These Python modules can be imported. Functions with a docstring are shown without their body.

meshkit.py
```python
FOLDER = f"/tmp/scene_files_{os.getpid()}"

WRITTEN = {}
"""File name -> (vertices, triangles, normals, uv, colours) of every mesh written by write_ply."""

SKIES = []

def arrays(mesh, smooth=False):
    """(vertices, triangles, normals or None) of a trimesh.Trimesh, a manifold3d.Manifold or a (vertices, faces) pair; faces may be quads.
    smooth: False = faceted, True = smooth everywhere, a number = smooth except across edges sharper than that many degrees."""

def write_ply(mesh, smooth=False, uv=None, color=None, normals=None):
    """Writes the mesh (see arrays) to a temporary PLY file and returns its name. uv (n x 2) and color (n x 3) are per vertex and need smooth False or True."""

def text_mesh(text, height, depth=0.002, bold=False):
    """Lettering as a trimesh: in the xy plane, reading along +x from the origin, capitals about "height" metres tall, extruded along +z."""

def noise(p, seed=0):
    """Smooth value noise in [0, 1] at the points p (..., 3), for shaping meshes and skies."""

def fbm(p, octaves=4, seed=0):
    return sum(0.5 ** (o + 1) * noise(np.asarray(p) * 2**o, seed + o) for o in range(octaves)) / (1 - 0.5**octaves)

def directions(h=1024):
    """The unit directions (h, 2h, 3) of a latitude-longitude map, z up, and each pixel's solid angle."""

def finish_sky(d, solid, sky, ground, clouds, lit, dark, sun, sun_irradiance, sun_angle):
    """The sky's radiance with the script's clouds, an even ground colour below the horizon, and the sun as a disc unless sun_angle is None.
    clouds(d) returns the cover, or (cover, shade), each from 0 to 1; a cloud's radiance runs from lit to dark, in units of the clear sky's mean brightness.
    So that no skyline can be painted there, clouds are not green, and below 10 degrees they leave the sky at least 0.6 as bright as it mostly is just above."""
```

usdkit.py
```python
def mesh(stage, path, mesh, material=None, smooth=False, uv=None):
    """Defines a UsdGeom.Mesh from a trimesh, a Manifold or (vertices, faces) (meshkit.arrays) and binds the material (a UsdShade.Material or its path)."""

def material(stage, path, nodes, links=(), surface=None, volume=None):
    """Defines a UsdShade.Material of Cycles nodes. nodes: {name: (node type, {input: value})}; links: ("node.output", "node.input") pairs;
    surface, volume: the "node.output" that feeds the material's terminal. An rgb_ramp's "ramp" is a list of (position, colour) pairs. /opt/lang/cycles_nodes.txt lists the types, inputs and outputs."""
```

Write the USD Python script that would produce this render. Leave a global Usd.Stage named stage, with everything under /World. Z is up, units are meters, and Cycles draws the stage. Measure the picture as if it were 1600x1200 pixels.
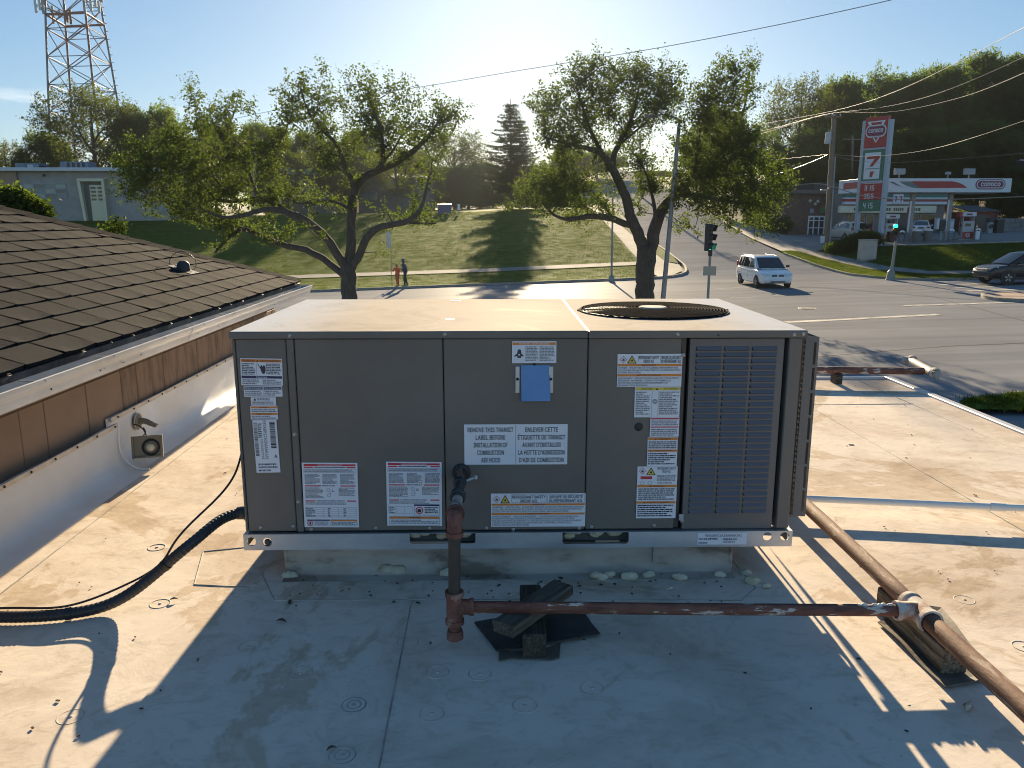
import math, random
import numpy as np, trimesh, usdkit, meshkit
import shapely
from shapely.geometry import Polygon, LineString, Point, box as sbox
from pxr import Usd, UsdGeom, UsdLux, UsdShade, Sdf, Gf, Vt

random.seed(7)
RNG = np.random.default_rng(7)
stage = Usd.Stage.CreateInMemory()
UsdGeom.SetStageUpAxis(stage, UsdGeom.Tokens.z)
WORLD = UsdGeom.Xform.Define(stage, '/World')
UsdGeom.Scope.Define(stage, '/World/Looks')

# ------------------------------------------------------------------ camera, sky, sun, exposure
CAMZ, PITCH, YAW, FPX = 1.43, math.radians(11.82), math.radians(1.04), 1223.6   # roof membrane is z = 0
SUN_EL, SUN_AZ = math.radians(16.2), math.radians(1.9)      # azimuth measured from +y towards +x
SUN_INT, SKY_STR, EXPOSURE = 1.25, 0.067, 1.5
cam = UsdGeom.Camera.Define(stage, '/World/camera')
cam.CreateHorizontalApertureAttr(36.0); cam.CreateVerticalApertureAttr(27.0)
cam.CreateFocalLengthAttr(36.0 * FPX / 1600.0)
cam.CreateClippingRangeAttr(Gf.Vec2f(0.05, 5000))
cam.CreateExposureAttr(EXPOSURE)
cam.AddTranslateOp().Set(Gf.Vec3d(0, 0, CAMZ))
cam.AddRotateZOp().Set(-math.degrees(YAW)); cam.AddRotateXOp().Set(90 - math.degrees(PITCH))
SUN_DIR = np.array([math.sin(SUN_AZ) * math.cos(SUN_EL), math.cos(SUN_AZ) * math.cos(SUN_EL), math.sin(SUN_EL)])
sun = UsdLux.DistantLight.Define(stage, '/World/sun')
sun.CreateNormalizeAttr(True); sun.CreateIntensityAttr(SUN_INT); sun.CreateAngleAttr(0.53)
sun.CreateColorAttr(Gf.Vec3f(1.0, 0.80, 0.53))
sun.AddRotateZOp().Set(-math.degrees(SUN_AZ)); sun.AddRotateXOp().Set(-(90 - math.degrees(SUN_EL)) + 0.0)
# a light shines along -z: rotate -z onto -SUN_DIR
sky_mat = usdkit.material(stage, '/World/Looks/sky_air', {
    'sky': ('sky_texture', {'sky_type': 'single_scattering', 'sun_disc': False, 'sun_elevation': SUN_EL, 'sun_rotation': SUN_AZ,
                            'altitude': 200.0, 'air_density': 1.0, 'aerosol_density': 0.28, 'ozone_density': 1.5}),
    'tc': ('texture_coordinate', {}),
    'sep': ('separate_xyz', {}),
    'map': ('mapping', {'scale': (1.6, 1.6, 11.0), 'location': (3.1, 0.4, 0.2)}),
    'n': ('noise_texture', {'scale': 1.7, 'detail': 7.0, 'roughness': 0.58}),
    'r': ('rgb_ramp', {'ramp': [(0.0, (0, 0, 0)), (0.56, (0, 0, 0)), (0.72, (1, 1, 1)), (1.0, (1, 1, 1))]}),
    'low': ('map_range', {'from_min': 0.21, 'from_max': 0.05, 'to_min': 0.0, 'to_max': 0.8, 'clamp': True}),
    'mul': ('math', {'math_type': 'multiply'}),
    'mx': ('mix', {'mix_type': 'mix', 'color2': (9.0, 8.6, 8.0)}),
    'tintr': ('rgb_ramp', {'ramp': [(0.0, (0.80, 0.92, 1.12)), (0.08, (0.80, 0.93, 1.12)), (0.25, (0.80, 0.96, 1.12)), (1.0, (0.8, 0.96, 1.1))]}),
    'gm': ('gamma', {'gamma': 0.65}), 'hs': ('hsv', {'saturation': 1.45}),
    'tint': ('mix', {'mix_type': 'multiply', 'fac': 1.0}),
    'bg': ('background_shader', {'strength': SKY_STR})},
    [('tc.generated', 'map.vector'), ('map.vector', 'n.vector'), ('n.fac', 'r.fac'), ('tc.generated', 'sep.vector'), ('sep.z', 'low.value'),
     ('r.color', 'mul.value1'), ('low.result', 'mul.value2'), ('mul.value', 'mx.fac'), ('sep.z', 'tintr.fac'), ('tintr.color', 'tint.color2'), ('sky.color', 'gm.color'), ('gm.color', 'hs.color'), ('hs.color', 'tint.color1'), ('tint.color', 'mx.color1'), ('mx.color', 'bg.color')], surface='bg.background')
sky = UsdLux.DomeLight.Define(stage, '/World/sky')
UsdShade.MaterialBindingAPI.Apply(sky.GetPrim()).Bind(sky_mat)
sky.GetPrim().SetCustomDataByKey('kind', 'structure')
sky.GetPrim().SetCustomDataByKey('label', 'pale blue evening sky with a white glow around the low sun')
sky.GetPrim().SetCustomDataByKey('category', 'sky')

# ------------------------------------------------------------------ pixel helpers (1600x1200 photograph -> rays)
_cy, _sy, _cp, _sp = math.cos(YAW), math.sin(YAW), math.cos(PITCH), math.sin(PITCH)
def ray(px, py):
    u, v = (px - 800) / FPX, -(py - 600) / FPX
    fh, up = _cp + v * _sp, -_sp + v * _cp
    return np.array([u * _cy + fh * _sy, -u * _sy + fh * _cy, up])
def at_y(px, py, y):
    d = ray(px, py); k = y / d[1]
    return np.array([d[0] * k, y, CAMZ + d[2] * k])
def at_z(px, py, z):
    d = ray(px, py); k = (z - CAMZ) / d[2]
    return np.array([d[0] * k, d[1] * k, z])
def at_x(px, py, x):
    d = ray(px, py); k = x / d[0]
    return np.array([x, d[1] * k, CAMZ + d[2] * k])
def mpp(y):                      # metres per photograph pixel at depth y
    return y / FPX

# ------------------------------------------------------------------ terrain
def sst(x, a, b):
    t = np.clip((np.asarray(x, float) - a) / (b - a), 0, 1); return t * t * (3 - 2 * t)
def relu(x, w=1.5):
    x = np.asarray(x, float); return 0.5 * (x + np.sqrt(x * x + w * w)) - 0.5 * w * np.exp(-np.abs(x) / w) * 0
def T(x, y):
    x, y = np.asarray(x, float), np.asarray(y, float)
    drop = 4.3 - 0.028 * np.clip(x, -40, 60)
    left = 0.147 * (relu(y - 55, 3) - relu(y - 91, 3)) + 0.02 * relu(y - 91, 3)
    street = 0.10 * relu(y - 53, 2) + 0.03 * relu(y - 78, 4) - 0.10 * relu(y - 190, 10)
    right = 1.35 * sst(y, 49, 60) + 0.02 * relu(y - 60, 2) + 0.16 * (relu(y - 96, 4) - relu(y - 150, 8))
    a, b = sst(x, 9.5, 14.5), sst(x, 24.5, 31)
    rise = left * (1 - a) + street * a * (1 - b) + right * b
    return 1.43 - drop + rise
def G(px, py, y0=20.0, y1=400.0):  # pixel ray onto the terrain
    d = ray(px, py); ks = np.linspace(y0, y1, 3000) / d[1]
    p = d[None] * ks[:, None]; h = CAMZ + p[:, 2] - T(p[:, 0], p[:, 1])
    i = int(np.argmax(h < 0)) if (h < 0).any() else len(h) - 1
    q = p[i]; return np.array([q[0], q[1], float(T(q[0], q[1]))])
def on_ground(px, y):              # ground point seen in column px at depth y
    d = ray(px, 400); x = d[0] / d[1] * y
    return np.array([x, y, float(T(x, y))])

# ------------------------------------------------------------------ materials
LOOKS = {}
def mat(name, color, rough=0.6, metal=0.0, spec=0.5, var=None, vscale=4.0, bump=0.0, bscale=40.0, stretch=(1, 1, 1), ramp=None, coat=0.0, island=0.0, detail=5.0, bdist=0.01, aniso=None, obj=False, rough2=None):
    """principled paint with noise variation (var = second colour, or ramp over the noise), bump and per-leaf variation"""
    if name in LOOKS: return LOOKS[name]
    n = {'p': ('principled_bsdf', {'roughness': rough, 'metallic': metal, 'specular_ior_level': spec, 'base_color': color, 'coat_weight': coat})}
    l = []
    if var is not None or ramp is not None or bump or rough2 is not None:
        n['g'] = ('texture_coordinate', {}) if obj else ('geometry', {})
        n['m'] = ('mapping', {'scale': stretch})
        l += [(('g.object' if obj else 'g.position'), 'm.vector')]
    if var is not None or ramp is not None:
        n['n'] = ('noise_texture', {'scale': vscale, 'detail': detail, 'roughness': 0.62})
        n['r'] = ('rgb_ramp', {'ramp': ramp or [(0.0, color), (0.38, color), (0.66, var), (1.0, var)]})
        l += [('m.vector', 'n.vector'), ('n.fac', 'r.fac')]
        out = 'r.color'
        if island:
            n['h'] = ('hsv', {}); n['gi'] = ('geometry', {}); n['mr'] = ('map_range', {'to_min': 1 - island, 'to_max': 1 + island})
            l += [('gi.random_per_island', 'mr.value'), ('mr.result', 'h.value'), (out, 'h.color')]; out = 'h.color'
        l += [(out, 'p.base_color')]
    elif island:
        n['h'] = ('hsv', {'color': color}); n['gi'] = ('geometry', {}); n['mr'] = ('map_range', {'to_min': 1 - island, 'to_max': 1 + island})
        l += [('gi.random_per_island', 'mr.value'), ('mr.result', 'h.value'), ('h.color', 'p.base_color')]
    if rough2 is not None:
        n['rn'] = ('noise_texture', {'scale': vscale * 1.7, 'detail': 4.0}); n['rr'] = ('map_range', {'from_min': 0.35, 'from_max': 0.65, 'to_min': rough, 'to_max': rough2, 'clamp': True})
        l += [('m.vector', 'rn.vector'), ('rn.fac', 'rr.value'), ('rr.result', 'p.roughness')]
    if bump:
        n['bn'] = ('noise_texture', {'scale': bscale, 'detail': 4.0, 'roughness': 0.6}); n['b'] = ('bump', {'strength': bump, 'distance': bdist})
        l += [('m.vector', 'bn.vector'), ('bn.fac', 'b.height'), ('b.normal', 'p.normal')]
    LOOKS[name] = usdkit.material(stage, '/World/Looks/' + name, n, l, surface='p.BSDF')
    return LOOKS[name]
def leaf_mat(name, c1, c2, trans=0.45, isl=0.35):
    if name in LOOKS: return LOOKS[name]
    tc = tuple(min(1.0, x * y) for x, y in zip(c1, (2.3, 2.1, 0.9)))
    td = tuple(min(1.0, x * y) for x, y in zip(c2, (2.3, 2.1, 0.9)))
    LOOKS[name] = usdkit.material(stage, '/World/Looks/' + name, {
        'g': ('geometry', {}), 'r': ('rgb_ramp', {'ramp': [(0, c1), (1, c2)]}), 'r2': ('rgb_ramp', {'ramp': [(0, tc), (1, td)]}),
        'p': ('principled_bsdf', {'roughness': 0.6, 'specular_ior_level': 0.15}), 't': ('translucent_bsdf', {}), 'm': ('mix_closure', {'fac': trans})},
        [('g.random_per_island', 'r.fac'), ('g.random_per_island', 'r2.fac'), ('r.color', 'p.base_color'), ('r2.color', 't.color'), ('p.BSDF', 'm.closure1'), ('t.BSDF', 'm.closure2')], surface='m.closure')
    return LOOKS[name]
def pane_mat(name, tint=(0.8, 0.85, 0.85), refl=1.5):
    if name in LOOKS: return LOOKS[name]
    LOOKS[name] = usdkit.material(stage, '/World/Looks/' + name, {
        'f': ('fresnel', {'IOR': refl}), 't': ('transparent_bsdf', {'color': tint}), 'gl': ('glossy_bsdf', {'roughness': 0.03, 'color': (1, 1, 1)}), 'm': ('mix_closure', {})},
        [('f.fac', 'm.fac'), ('t.BSDF', 'm.closure1'), ('gl.BSDF', 'm.closure2')], surface='m.closure')
    return LOOKS[name]

# ------------------------------------------------------------------ objects
USED = {}
def numbered(parent, name):
    key = (parent, name); k = USED.get(key, 0); USED[key] = k + 1
    return f'{parent}/{name}' if k == 0 else f'{parent}/{name}_{k:03d}'
def tag(p, label=None, cat=None, group=None, kind=None):
    p = p.GetPrim() if hasattr(p, 'GetPrim') else p
    for k, v in (('label', label), ('category', cat), ('group', group), ('kind', kind)):
        if v: p.SetCustomDataByKey(k, v)
    return p
def pathof(p):
    if p is None: return '/World'
    return str((p.GetPrim() if hasattr(p, 'GetPrim') else p).GetPath())
def thing(name, label, cat, loc=(0, 0, 0), rz=0.0, group=None, kind=None):
    x = UsdGeom.Xform.Define(stage, numbered('/World', name))
    x.AddTranslateOp().Set(Gf.Vec3d(*map(float, loc)))
    if rz: x.AddRotateZOp().Set(float(rz))
    return tag(x, label, cat, group, kind)
def obj(name, mesh, m, parent=None, smooth=False, label=None, cat=None, group=None, kind=None):
    if isinstance(mesh, MB): mesh = mesh.mesh()
    if isinstance(mesh, list): mesh = trimesh.util.concatenate(mesh)
    p = usdkit.mesh(stage, numbered(pathof(parent), name), mesh, m, smooth=smooth)
    return tag(p, label, cat, group, kind)
def copy_of(proto, name, label, cat, loc, rz=0.0, scale=None, group=None):
    x = UsdGeom.Xform.Define(stage, numbered('/World', name))
    x.GetPrim().GetReferences().AddInternalReference(pathof(proto)); x.GetPrim().SetInstanceable(True)
    x.ClearXformOpOrder()
    for nm in ('xformOp:translate', 'xformOp:rotateZ', 'xformOp:scale'):
        pass
    x.MakeMatrixXform().Set(Gf.Matrix4d(Gf.Matrix4d().SetScale(Gf.Vec3d(*(scale or (1, 1, 1)))) * Gf.Matrix4d().SetRotate(Gf.Rotation(Gf.Vec3d(0, 0, 1), float(rz))) * Gf.Matrix4d().SetTranslate(Gf.Vec3d(*map(float, loc)))))
    return tag(x, label, cat, group)

# ------------------------------------------------------------------ mesh helpers
def box(x0, x1, y0, y1, z0, z1):
    v = np.array([[x, y, z] for x in (x0, x1) for y in (y0, y1) for z in (z0, z1)], float)
    f = np.array([[0, 1, 3], [0, 3, 2], [4, 6, 7], [4, 7, 5], [0, 4, 5], [0, 5, 1], [2, 3, 7], [2, 7, 6], [0, 2, 6], [0, 6, 4], [1, 5, 7], [1, 7, 3]])
    return trimesh.Trimesh(v, f, process=False)
def hull(pts):
    return trimesh.convex.convex_hull(np.asarray(pts, float))
def cbox(x0, x1, y0, y1, z0, z1, c=0.004):
    c = min(c, (x1 - x0) * .45, (y1 - y0) * .45, (z1 - z0) * .45); p = []
    for x, sx in ((x0, 1), (x1, -1)):
        for y, sy in ((y0, 1), (y1, -1)):
            for z, sz in ((z0, 1), (z1, -1)):
                p += [(x + c * sx, y + c * sy, z), (x + c * sx, y, z + c * sz), (x, y + c * sy, z + c * sz)]
    return hull(p)
def frame_of(d):
    d = np.asarray(d, float); d = d / np.linalg.norm(d)
    a = np.array([0, 0, 1.0]) if abs(d[2]) < 0.9 else np.array([1.0, 0, 0])
    u = np.cross(a, d); u /= np.linalg.norm(u); return u, np.cross(d, u), d
def cyl(p0, p1, r0, r1=None, n=12, cap=True):
    return tube([p0, p1], [r0, r0 if r1 is None else r1], n, cap)
def tube(path, r, n=8, cap=True):
    P = np.asarray(path, float); m = len(P); r = np.full(m, r, float) if np.ndim(r) == 0 else np.asarray(r, float)
    d = np.gradient(P, axis=0) if m > 2 else np.repeat((P[1] - P[0])[None], 2, 0)
    d /= np.maximum(np.linalg.norm(d, axis=1, keepdims=True), 1e-9)
    u = np.zeros((m, 3)); u[0] = frame_of(d[0])[0]
    for i in range(1, m):
        w = u[i - 1] - d[i] * (u[i - 1] @ d[i]); u[i] = w / max(np.linalg.norm(w), 1e-9)
    v = np.cross(d, u); a = np.linspace(0, 2 * np.pi, n, endpoint=False)
    V = (P[:, None] + r[:, None, None] * (np.cos(a)[None, :, None] * u[:, None] + np.sin(a)[None, :, None] * v[:, None])).reshape(-1, 3)
    i, j = np.meshgrid(np.arange(m - 1), np.arange(n), indexing='ij'); j2 = (j + 1) % n
    q = np.stack([i * n + j, i * n + j2, (i + 1) * n + j2, (i + 1) * n + j], -1).reshape(-1, 4)
    F = np.vstack([q[:, [0, 1, 2]], q[:, [0, 2, 3]]])
    if cap:
        V = np.vstack([V, P[0], P[-1]]); k = np.arange(n); k2 = (k + 1) % n; c0, c1 = m * n, m * n + 1
        F = np.vstack([F, np.stack([np.full(n, c0), k2, k], 1), np.stack([np.full(n, c1), (m - 1) * n + k, (m - 1) * n + k2], 1)])
    return trimesh.Trimesh(V, F, process=False)
def lathe(prof, n=24, c=(0, 0, 0), axis='z'):
    m = trimesh.creation.revolve(np.asarray(prof, float), sections=n)
    if axis == 'y': m.apply_transform(trimesh.transformations.rotation_matrix(math.pi / 2, [1, 0, 0]))      # z -> -y
    if axis == 'x': m.apply_transform(trimesh.transformations.rotation_matrix(math.pi / 2, [0, 1, 0]))
    m.apply_translation(c); return m
def extrude(poly, h):
    poly = Polygon(poly) if not hasattr(poly, 'geom_type') else poly
    gs = [g for g in getattr(poly, 'geoms', [poly]) if g.area > 1e-9]
    return trimesh.util.concatenate([trimesh.creation.extrude_polygon(g, h, engine='earcut') for g in gs])
def xf(m, rz=0.0, loc=(0, 0, 0), M=None):
    m = m.copy()
    if M is not None: m.apply_transform(M)
    if rz: m.apply_transform(trimesh.transformations.rotation_matrix(rz, [0, 0, 1]))
    m.apply_translation(loc); return m
def upright(m, y):      # xy drawing extruded along +z  ->  x,z drawing on the plane y, thickness towards the viewer (-y)
    m = m.copy(); v = m.vertices.copy(); m.vertices = np.stack([v[:, 0], y - v[:, 2], v[:, 1]], 1); return m
def smooth_path(pts, n=24):
    P = np.asarray(pts, float); t = np.r_[0, np.cumsum(np.linalg.norm(np.diff(P, axis=0), axis=1))]
    from scipy.interpolate import PchipInterpolator, CubicSpline
    s = np.linspace(0, t[-1], n); return np.stack([CubicSpline(t, P[:, k])(s) for k in range(P.shape[1])], 1)
class MB:
    def __init__(self): self.p = []
    def add(self, *ms):
        for m in ms: self.p.append(m)
        return self
    def mesh(self): return trimesh.util.concatenate(self.p) if len(self.p) > 1 else self.p[0]
def sag(p0, p1, s, n=20):
    p0, p1 = np.asarray(p0, float), np.asarray(p1, float); t = np.linspace(0, 1, n)[:, None]
    P = p0 + (p1 - p0) * t; P[:, 2] -= 4 * s * (t * (1 - t))[:, 0]; return P
def drape(poly, off, cell=2.0, zf=None):
    """poly as a sheet lying `off` above the terrain"""
    zf = zf or T; V, F, n = [], [], 0
    x0, y0, x1, y1 = poly.bounds; shapely.prepare(poly)
    for i in range(int(math.floor(x0 / cell)), int(math.ceil(x1 / cell))):
        for j in range(int(math.floor(y0 / cell)), int(math.ceil(y1 / cell))):
            c = sbox(i * cell, j * cell, (i + 1) * cell, (j + 1) * cell)
            if shapely.contains_properly(poly, c):
                v = np.array([[i, j], [i + 1, j], [i + 1, j + 1], [i, j + 1]], float) * cell; f = np.array([[0, 1, 2], [0, 2, 3]])
            else:
                if not shapely.intersects(poly, c): continue
                g = poly.intersection(c); vs, fs, k = [], [], 0
                for q in getattr(g, 'geoms', [g]):
                    if q.geom_type != 'Polygon' or q.area < 1e-6: continue
                    a, b = trimesh.creation.triangulate_polygon(q, engine='earcut'); vs.append(a); fs.append(np.asarray(b) + k); k += len(a)
                if not vs: continue
                v, f = np.vstack(vs), np.vstack(fs)
            V.append(v); F.append(f + n); n += len(v)
    v, f = np.vstack(V), np.vstack(F)
    key, inv = np.unique(np.round(v, 4), axis=0, return_inverse=True); f = inv.ravel()[f]
    f = f[(f[:, 0] != f[:, 1]) & (f[:, 1] != f[:, 2]) & (f[:, 0] != f[:, 2])]
    a = key[f]; cr = (a[:, 1, 0] - a[:, 0, 0]) * (a[:, 2, 1] - a[:, 0, 1]) - (a[:, 1, 1] - a[:, 0, 1]) * (a[:, 2, 0] - a[:, 0, 0])
    f[cr < 0] = f[cr < 0][:, ::-1]
    return trimesh.Trimesh(np.c_[key, zf(key[:, 0], key[:, 1]) + off], f, process=False)
def kerb(line, w=0.15, top=0.14, bot=-0.1, step=1.0):
    L = LineString(line); n = max(2, int(L.length / step)); P = np.array([L.interpolate(k / n, normalized=True).coords[0] for k in range(n + 1)])
    d = np.gradient(P, axis=0); d /= np.linalg.norm(d, axis=1, keepdims=True); nn = np.stack([-d[:, 1], d[:, 0]], 1)
    a, b = P + nn * w / 2, P - nn * w / 2; za, zb = T(a[:, 0], a[:, 1]), T(b[:, 0], b[:, 1]); z = np.maximum(za, zb)
    ring = np.stack([np.c_[a, z + bot], np.c_[a, z + top - .02], np.c_[a * .85 + b * .15, z + top], np.c_[b * .85 + a * .15, z + top], np.c_[b, z + top - .02], np.c_[b, z + bot]], 1)
    m, k = ring.shape[:2]; F = []
    for i in range(m - 1):
        for j in range(k - 1):
            q = [i * k + j, i * k + j + 1, (i + 1) * k + j + 1, (i + 1) * k + j]; F += [[q[0], q[1], q[2]], [q[0], q[2], q[3]]]
    F += [[0, j, j + 1] for j in range(1, k - 1)] + [[(m - 1) * k, (m - 1) * k + j + 1, (m - 1) * k + j] for j in range(1, k - 1)]
    return trimesh.Trimesh(ring.reshape(-1, 3), F, process=False)
TXT = {}
def text(s, h, bold=False, width=None, align='l'):
    """lettering in the xy plane; capitals h high; optional fitted width; align l, c, r about x = 0"""
    if (s, bold) not in TXT: TXT[(s, bold)] = meshkit.text_mesh(s, 1.0, 0.01, bold)
    m = TXT[(s, bold)].copy(); x0, x1 = m.bounds[0][0], m.bounds[1][0]
    sx = h if width is None else width / (x1 - x0)
    v = m.vertices.copy(); v[:, 0] = (v[:, 0] - x0) * sx; v[:, 1] *= h; w = (x1 - x0) * sx
    v[:, 0] -= {'l': 0, 'c': w / 2, 'r': w}[align]; v[:, 2] = v[:, 2] / 0.01 * 0.0003; m.vertices = v
    return m
# ================================================================== the setting
M_ground = mat('earth', (0.09, 0.075, 0.05), 0.95, var=(0.06, 0.07, 0.03), vscale=0.3)
gx = np.r_[np.arange(-420, -120, 30), np.arange(-120, 120, 3), np.arange(120, 421, 30)]
gy = np.r_[np.arange(-120, 8, 16), np.arange(8, 170, 3), np.arange(170, 620, 30)]
X, Y = np.meshgrid(gx, gy, indexing='ij'); nx, ny = X.shape
i, j = np.meshgrid(np.arange(nx - 1), np.arange(ny - 1), indexing='ij'); a = i * ny + j
gm = trimesh.Trimesh(np.stack([X, Y, T(X, Y) - 0.16], -1).reshape(-1, 3), np.vstack([np.stack([a, a + ny, a + ny + 1], -1).reshape(-1, 3), np.stack([a, a + ny + 1, a + 1], -1).reshape(-1, 3)]), process=False)
obj('ground', gm, M_ground, smooth=True, kind='structure', label='earth under the streets, lawns and trees', cat='ground')

# white membrane roof we stand on
M_memb = usdkit.material(stage, '/World/Looks/membrane', {
    'g': ('geometry', {}), 'm1': ('mapping', {'scale': (1.0, 1.0, 1.0)}),
    'n1': ('noise_texture', {'scale': 1.25, 'detail': 7.0, 'roughness': 0.66, 'distortion': 0.5}),
    'r1': ('rgb_ramp', {'ramp': [(0, (0.43, 0.345, 0.25)), (0.40, (0.575, 0.48, 0.38)), (0.52, (0.70, 0.61, 0.505)), (1, (0.765, 0.69, 0.59))]}),
    'm2': ('mapping', {'scale': (2.6, 4.2, 4.0), 'rotation': (0, 0, 0.5)}),
    'n2': ('noise_texture', {'scale': 2.6, 'detail': 10.0, 'roughness': 0.78, 'distortion': 1.6}),
    'r2': ('rgb_ramp', {'ramp': [(0, (0.55, 0.5, 0.43)), (0.38, (0.74, 0.71, 0.66)), (0.5, (1, 1, 1)), (1, (1, 1, 1))]}),
    'n3': ('noise_texture', {'scale': 38.0, 'detail': 5.0, 'roughness': 0.7}),
    'r3': ('rgb_ramp', {'ramp': [(0, (0.4, 0.37, 0.33)), (0.29, (0.5, 0.48, 0.44)), (0.36, (1, 1, 1)), (1, (1, 1, 1))]}),
    'n4': ('noise_texture', {'scale': 0.75, 'detail': 6.0, 'roughness': 0.7, 'distortion': 1.5}),
    'r4': ('rgb_ramp', {'ramp': [(0, (1, 1, 1)), (0.535, (1, 1, 1)), (0.575, (0.74, 0.67, 0.57)), (0.65, (0.86, 0.80, 0.72)), (1, (0.7, 0.64, 0.55))]}),
    'x1': ('mix', {'mix_type': 'multiply', 'fac': 0.62}), 'x2': ('mix', {'mix_type': 'multiply', 'fac': 0.55}), 'x3': ('mix', {'mix_type': 'multiply', 'fac': 0.85}),
    'nb': ('noise_texture', {'scale': 5.0, 'detail': 9.0, 'roughness': 0.62, 'distortion': 0.4}), 'b': ('bump', {'strength': 0.3, 'distance': 0.012}),
    'nr': ('map_range', {'from_min': 0.3, 'from_max': 0.7, 'to_min': 0.6, 'to_max': 0.8, 'clamp': True}),
    'p': ('diffuse_bsdf', {}), 'gl': ('glossy_bsdf', {'color': (0.9, 0.92, 0.95)}), 'mxs': ('mix_closure', {'fac': 0.045})},
    [('g.position', 'm1.vector'), ('m1.vector', 'n1.vector'), ('n1.fac', 'r1.fac'), ('g.position', 'm2.vector'), ('m2.vector', 'n2.vector'), ('n2.fac', 'r2.fac'),
     ('g.position', 'n3.vector'), ('n3.fac', 'r3.fac'), ('g.position', 'n4.vector'), ('n4.fac', 'r4.fac'), ('r1.color', 'x1.color1'), ('r2.color', 'x1.color2'), ('x1.color', 'x2.color1'), ('r3.color', 'x2.color2'),
     ('x2.color', 'x3.color1'), ('r4.color', 'x3.color2'), ('x3.color', 'p.color'), ('g.position', 'nb.vector'), ('nb.fac', 'b.height'), ('b.normal', 'p.normal'), ('n2.fac', 'nr.value'), ('nr.result', 'gl.roughness'), ('b.normal', 'gl.normal'), ('p.BSDF', 'mxs.closure1'), ('gl.BSDF', 'mxs.closure2')], surface='mxs.closure')
M_memb_clean = mat('membrane_upturn', (0.80, 0.80, 0.79), 0.5, var=(0.70, 0.685, 0.65), vscale=1.6, bump=0.15, bscale=7, bdist=0.02)
RX0, RX1, RY0, RY1 = -2.25, 3.62, -3.5, 7.05
# gentle ponding relief: a fine grid for the top
gx = np.linspace(RX0, RX1, 118); gy = np.linspace(RY0, RY1, 212); X, Y = np.meshgrid(gx, gy, indexing='ij'); nx, ny = X.shape
Z = 0.006 * (meshkit.fbm(np.stack([X * 1.3, Y * 1.3, X * 0], -1), 3, 5) - 0.5)
a = (np.arange(nx - 1)[:, None] * ny + np.arange(ny - 1)[None]).ravel()
top = trimesh.Trimesh(np.stack([X, Y, Z], -1).reshape(-1, 3), np.vstack([np.stack([a, a + ny, a + ny + 1], -1), np.stack([a, a + ny + 1, a + 1], -1)]), process=False)
roof = UsdGeom.Xform.Define(stage, '/World/flat_roof'); tag(roof, 'stained white membrane flat roof around the air conditioning unit', 'roof', kind='structure')
obj('membrane', top, M_memb, roof, smooth=True)
M_fascia = mat('roof_edge_metal', (0.55, 0.54, 0.52), 0.45, metal=0.3)
obj('wall', box(RX0, RX1 - .02, RY0, RY1 - .02, float(T(3, 7)) - .3, -0.012), mat('shop_brick', (0.28, 0.2, 0.15), 0.85, var=(0.22, 0.15, 0.11)), roof)
obj('edge_trim', MB().add(cbox(RX1 - .05, RX1 + .015, RY0, RY1, -.12, .018, .006), cbox(0.9, RX1 - .052, RY1 - .05, RY1 + .01, -.12, .016, .006)), M_fascia, roof)
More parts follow.
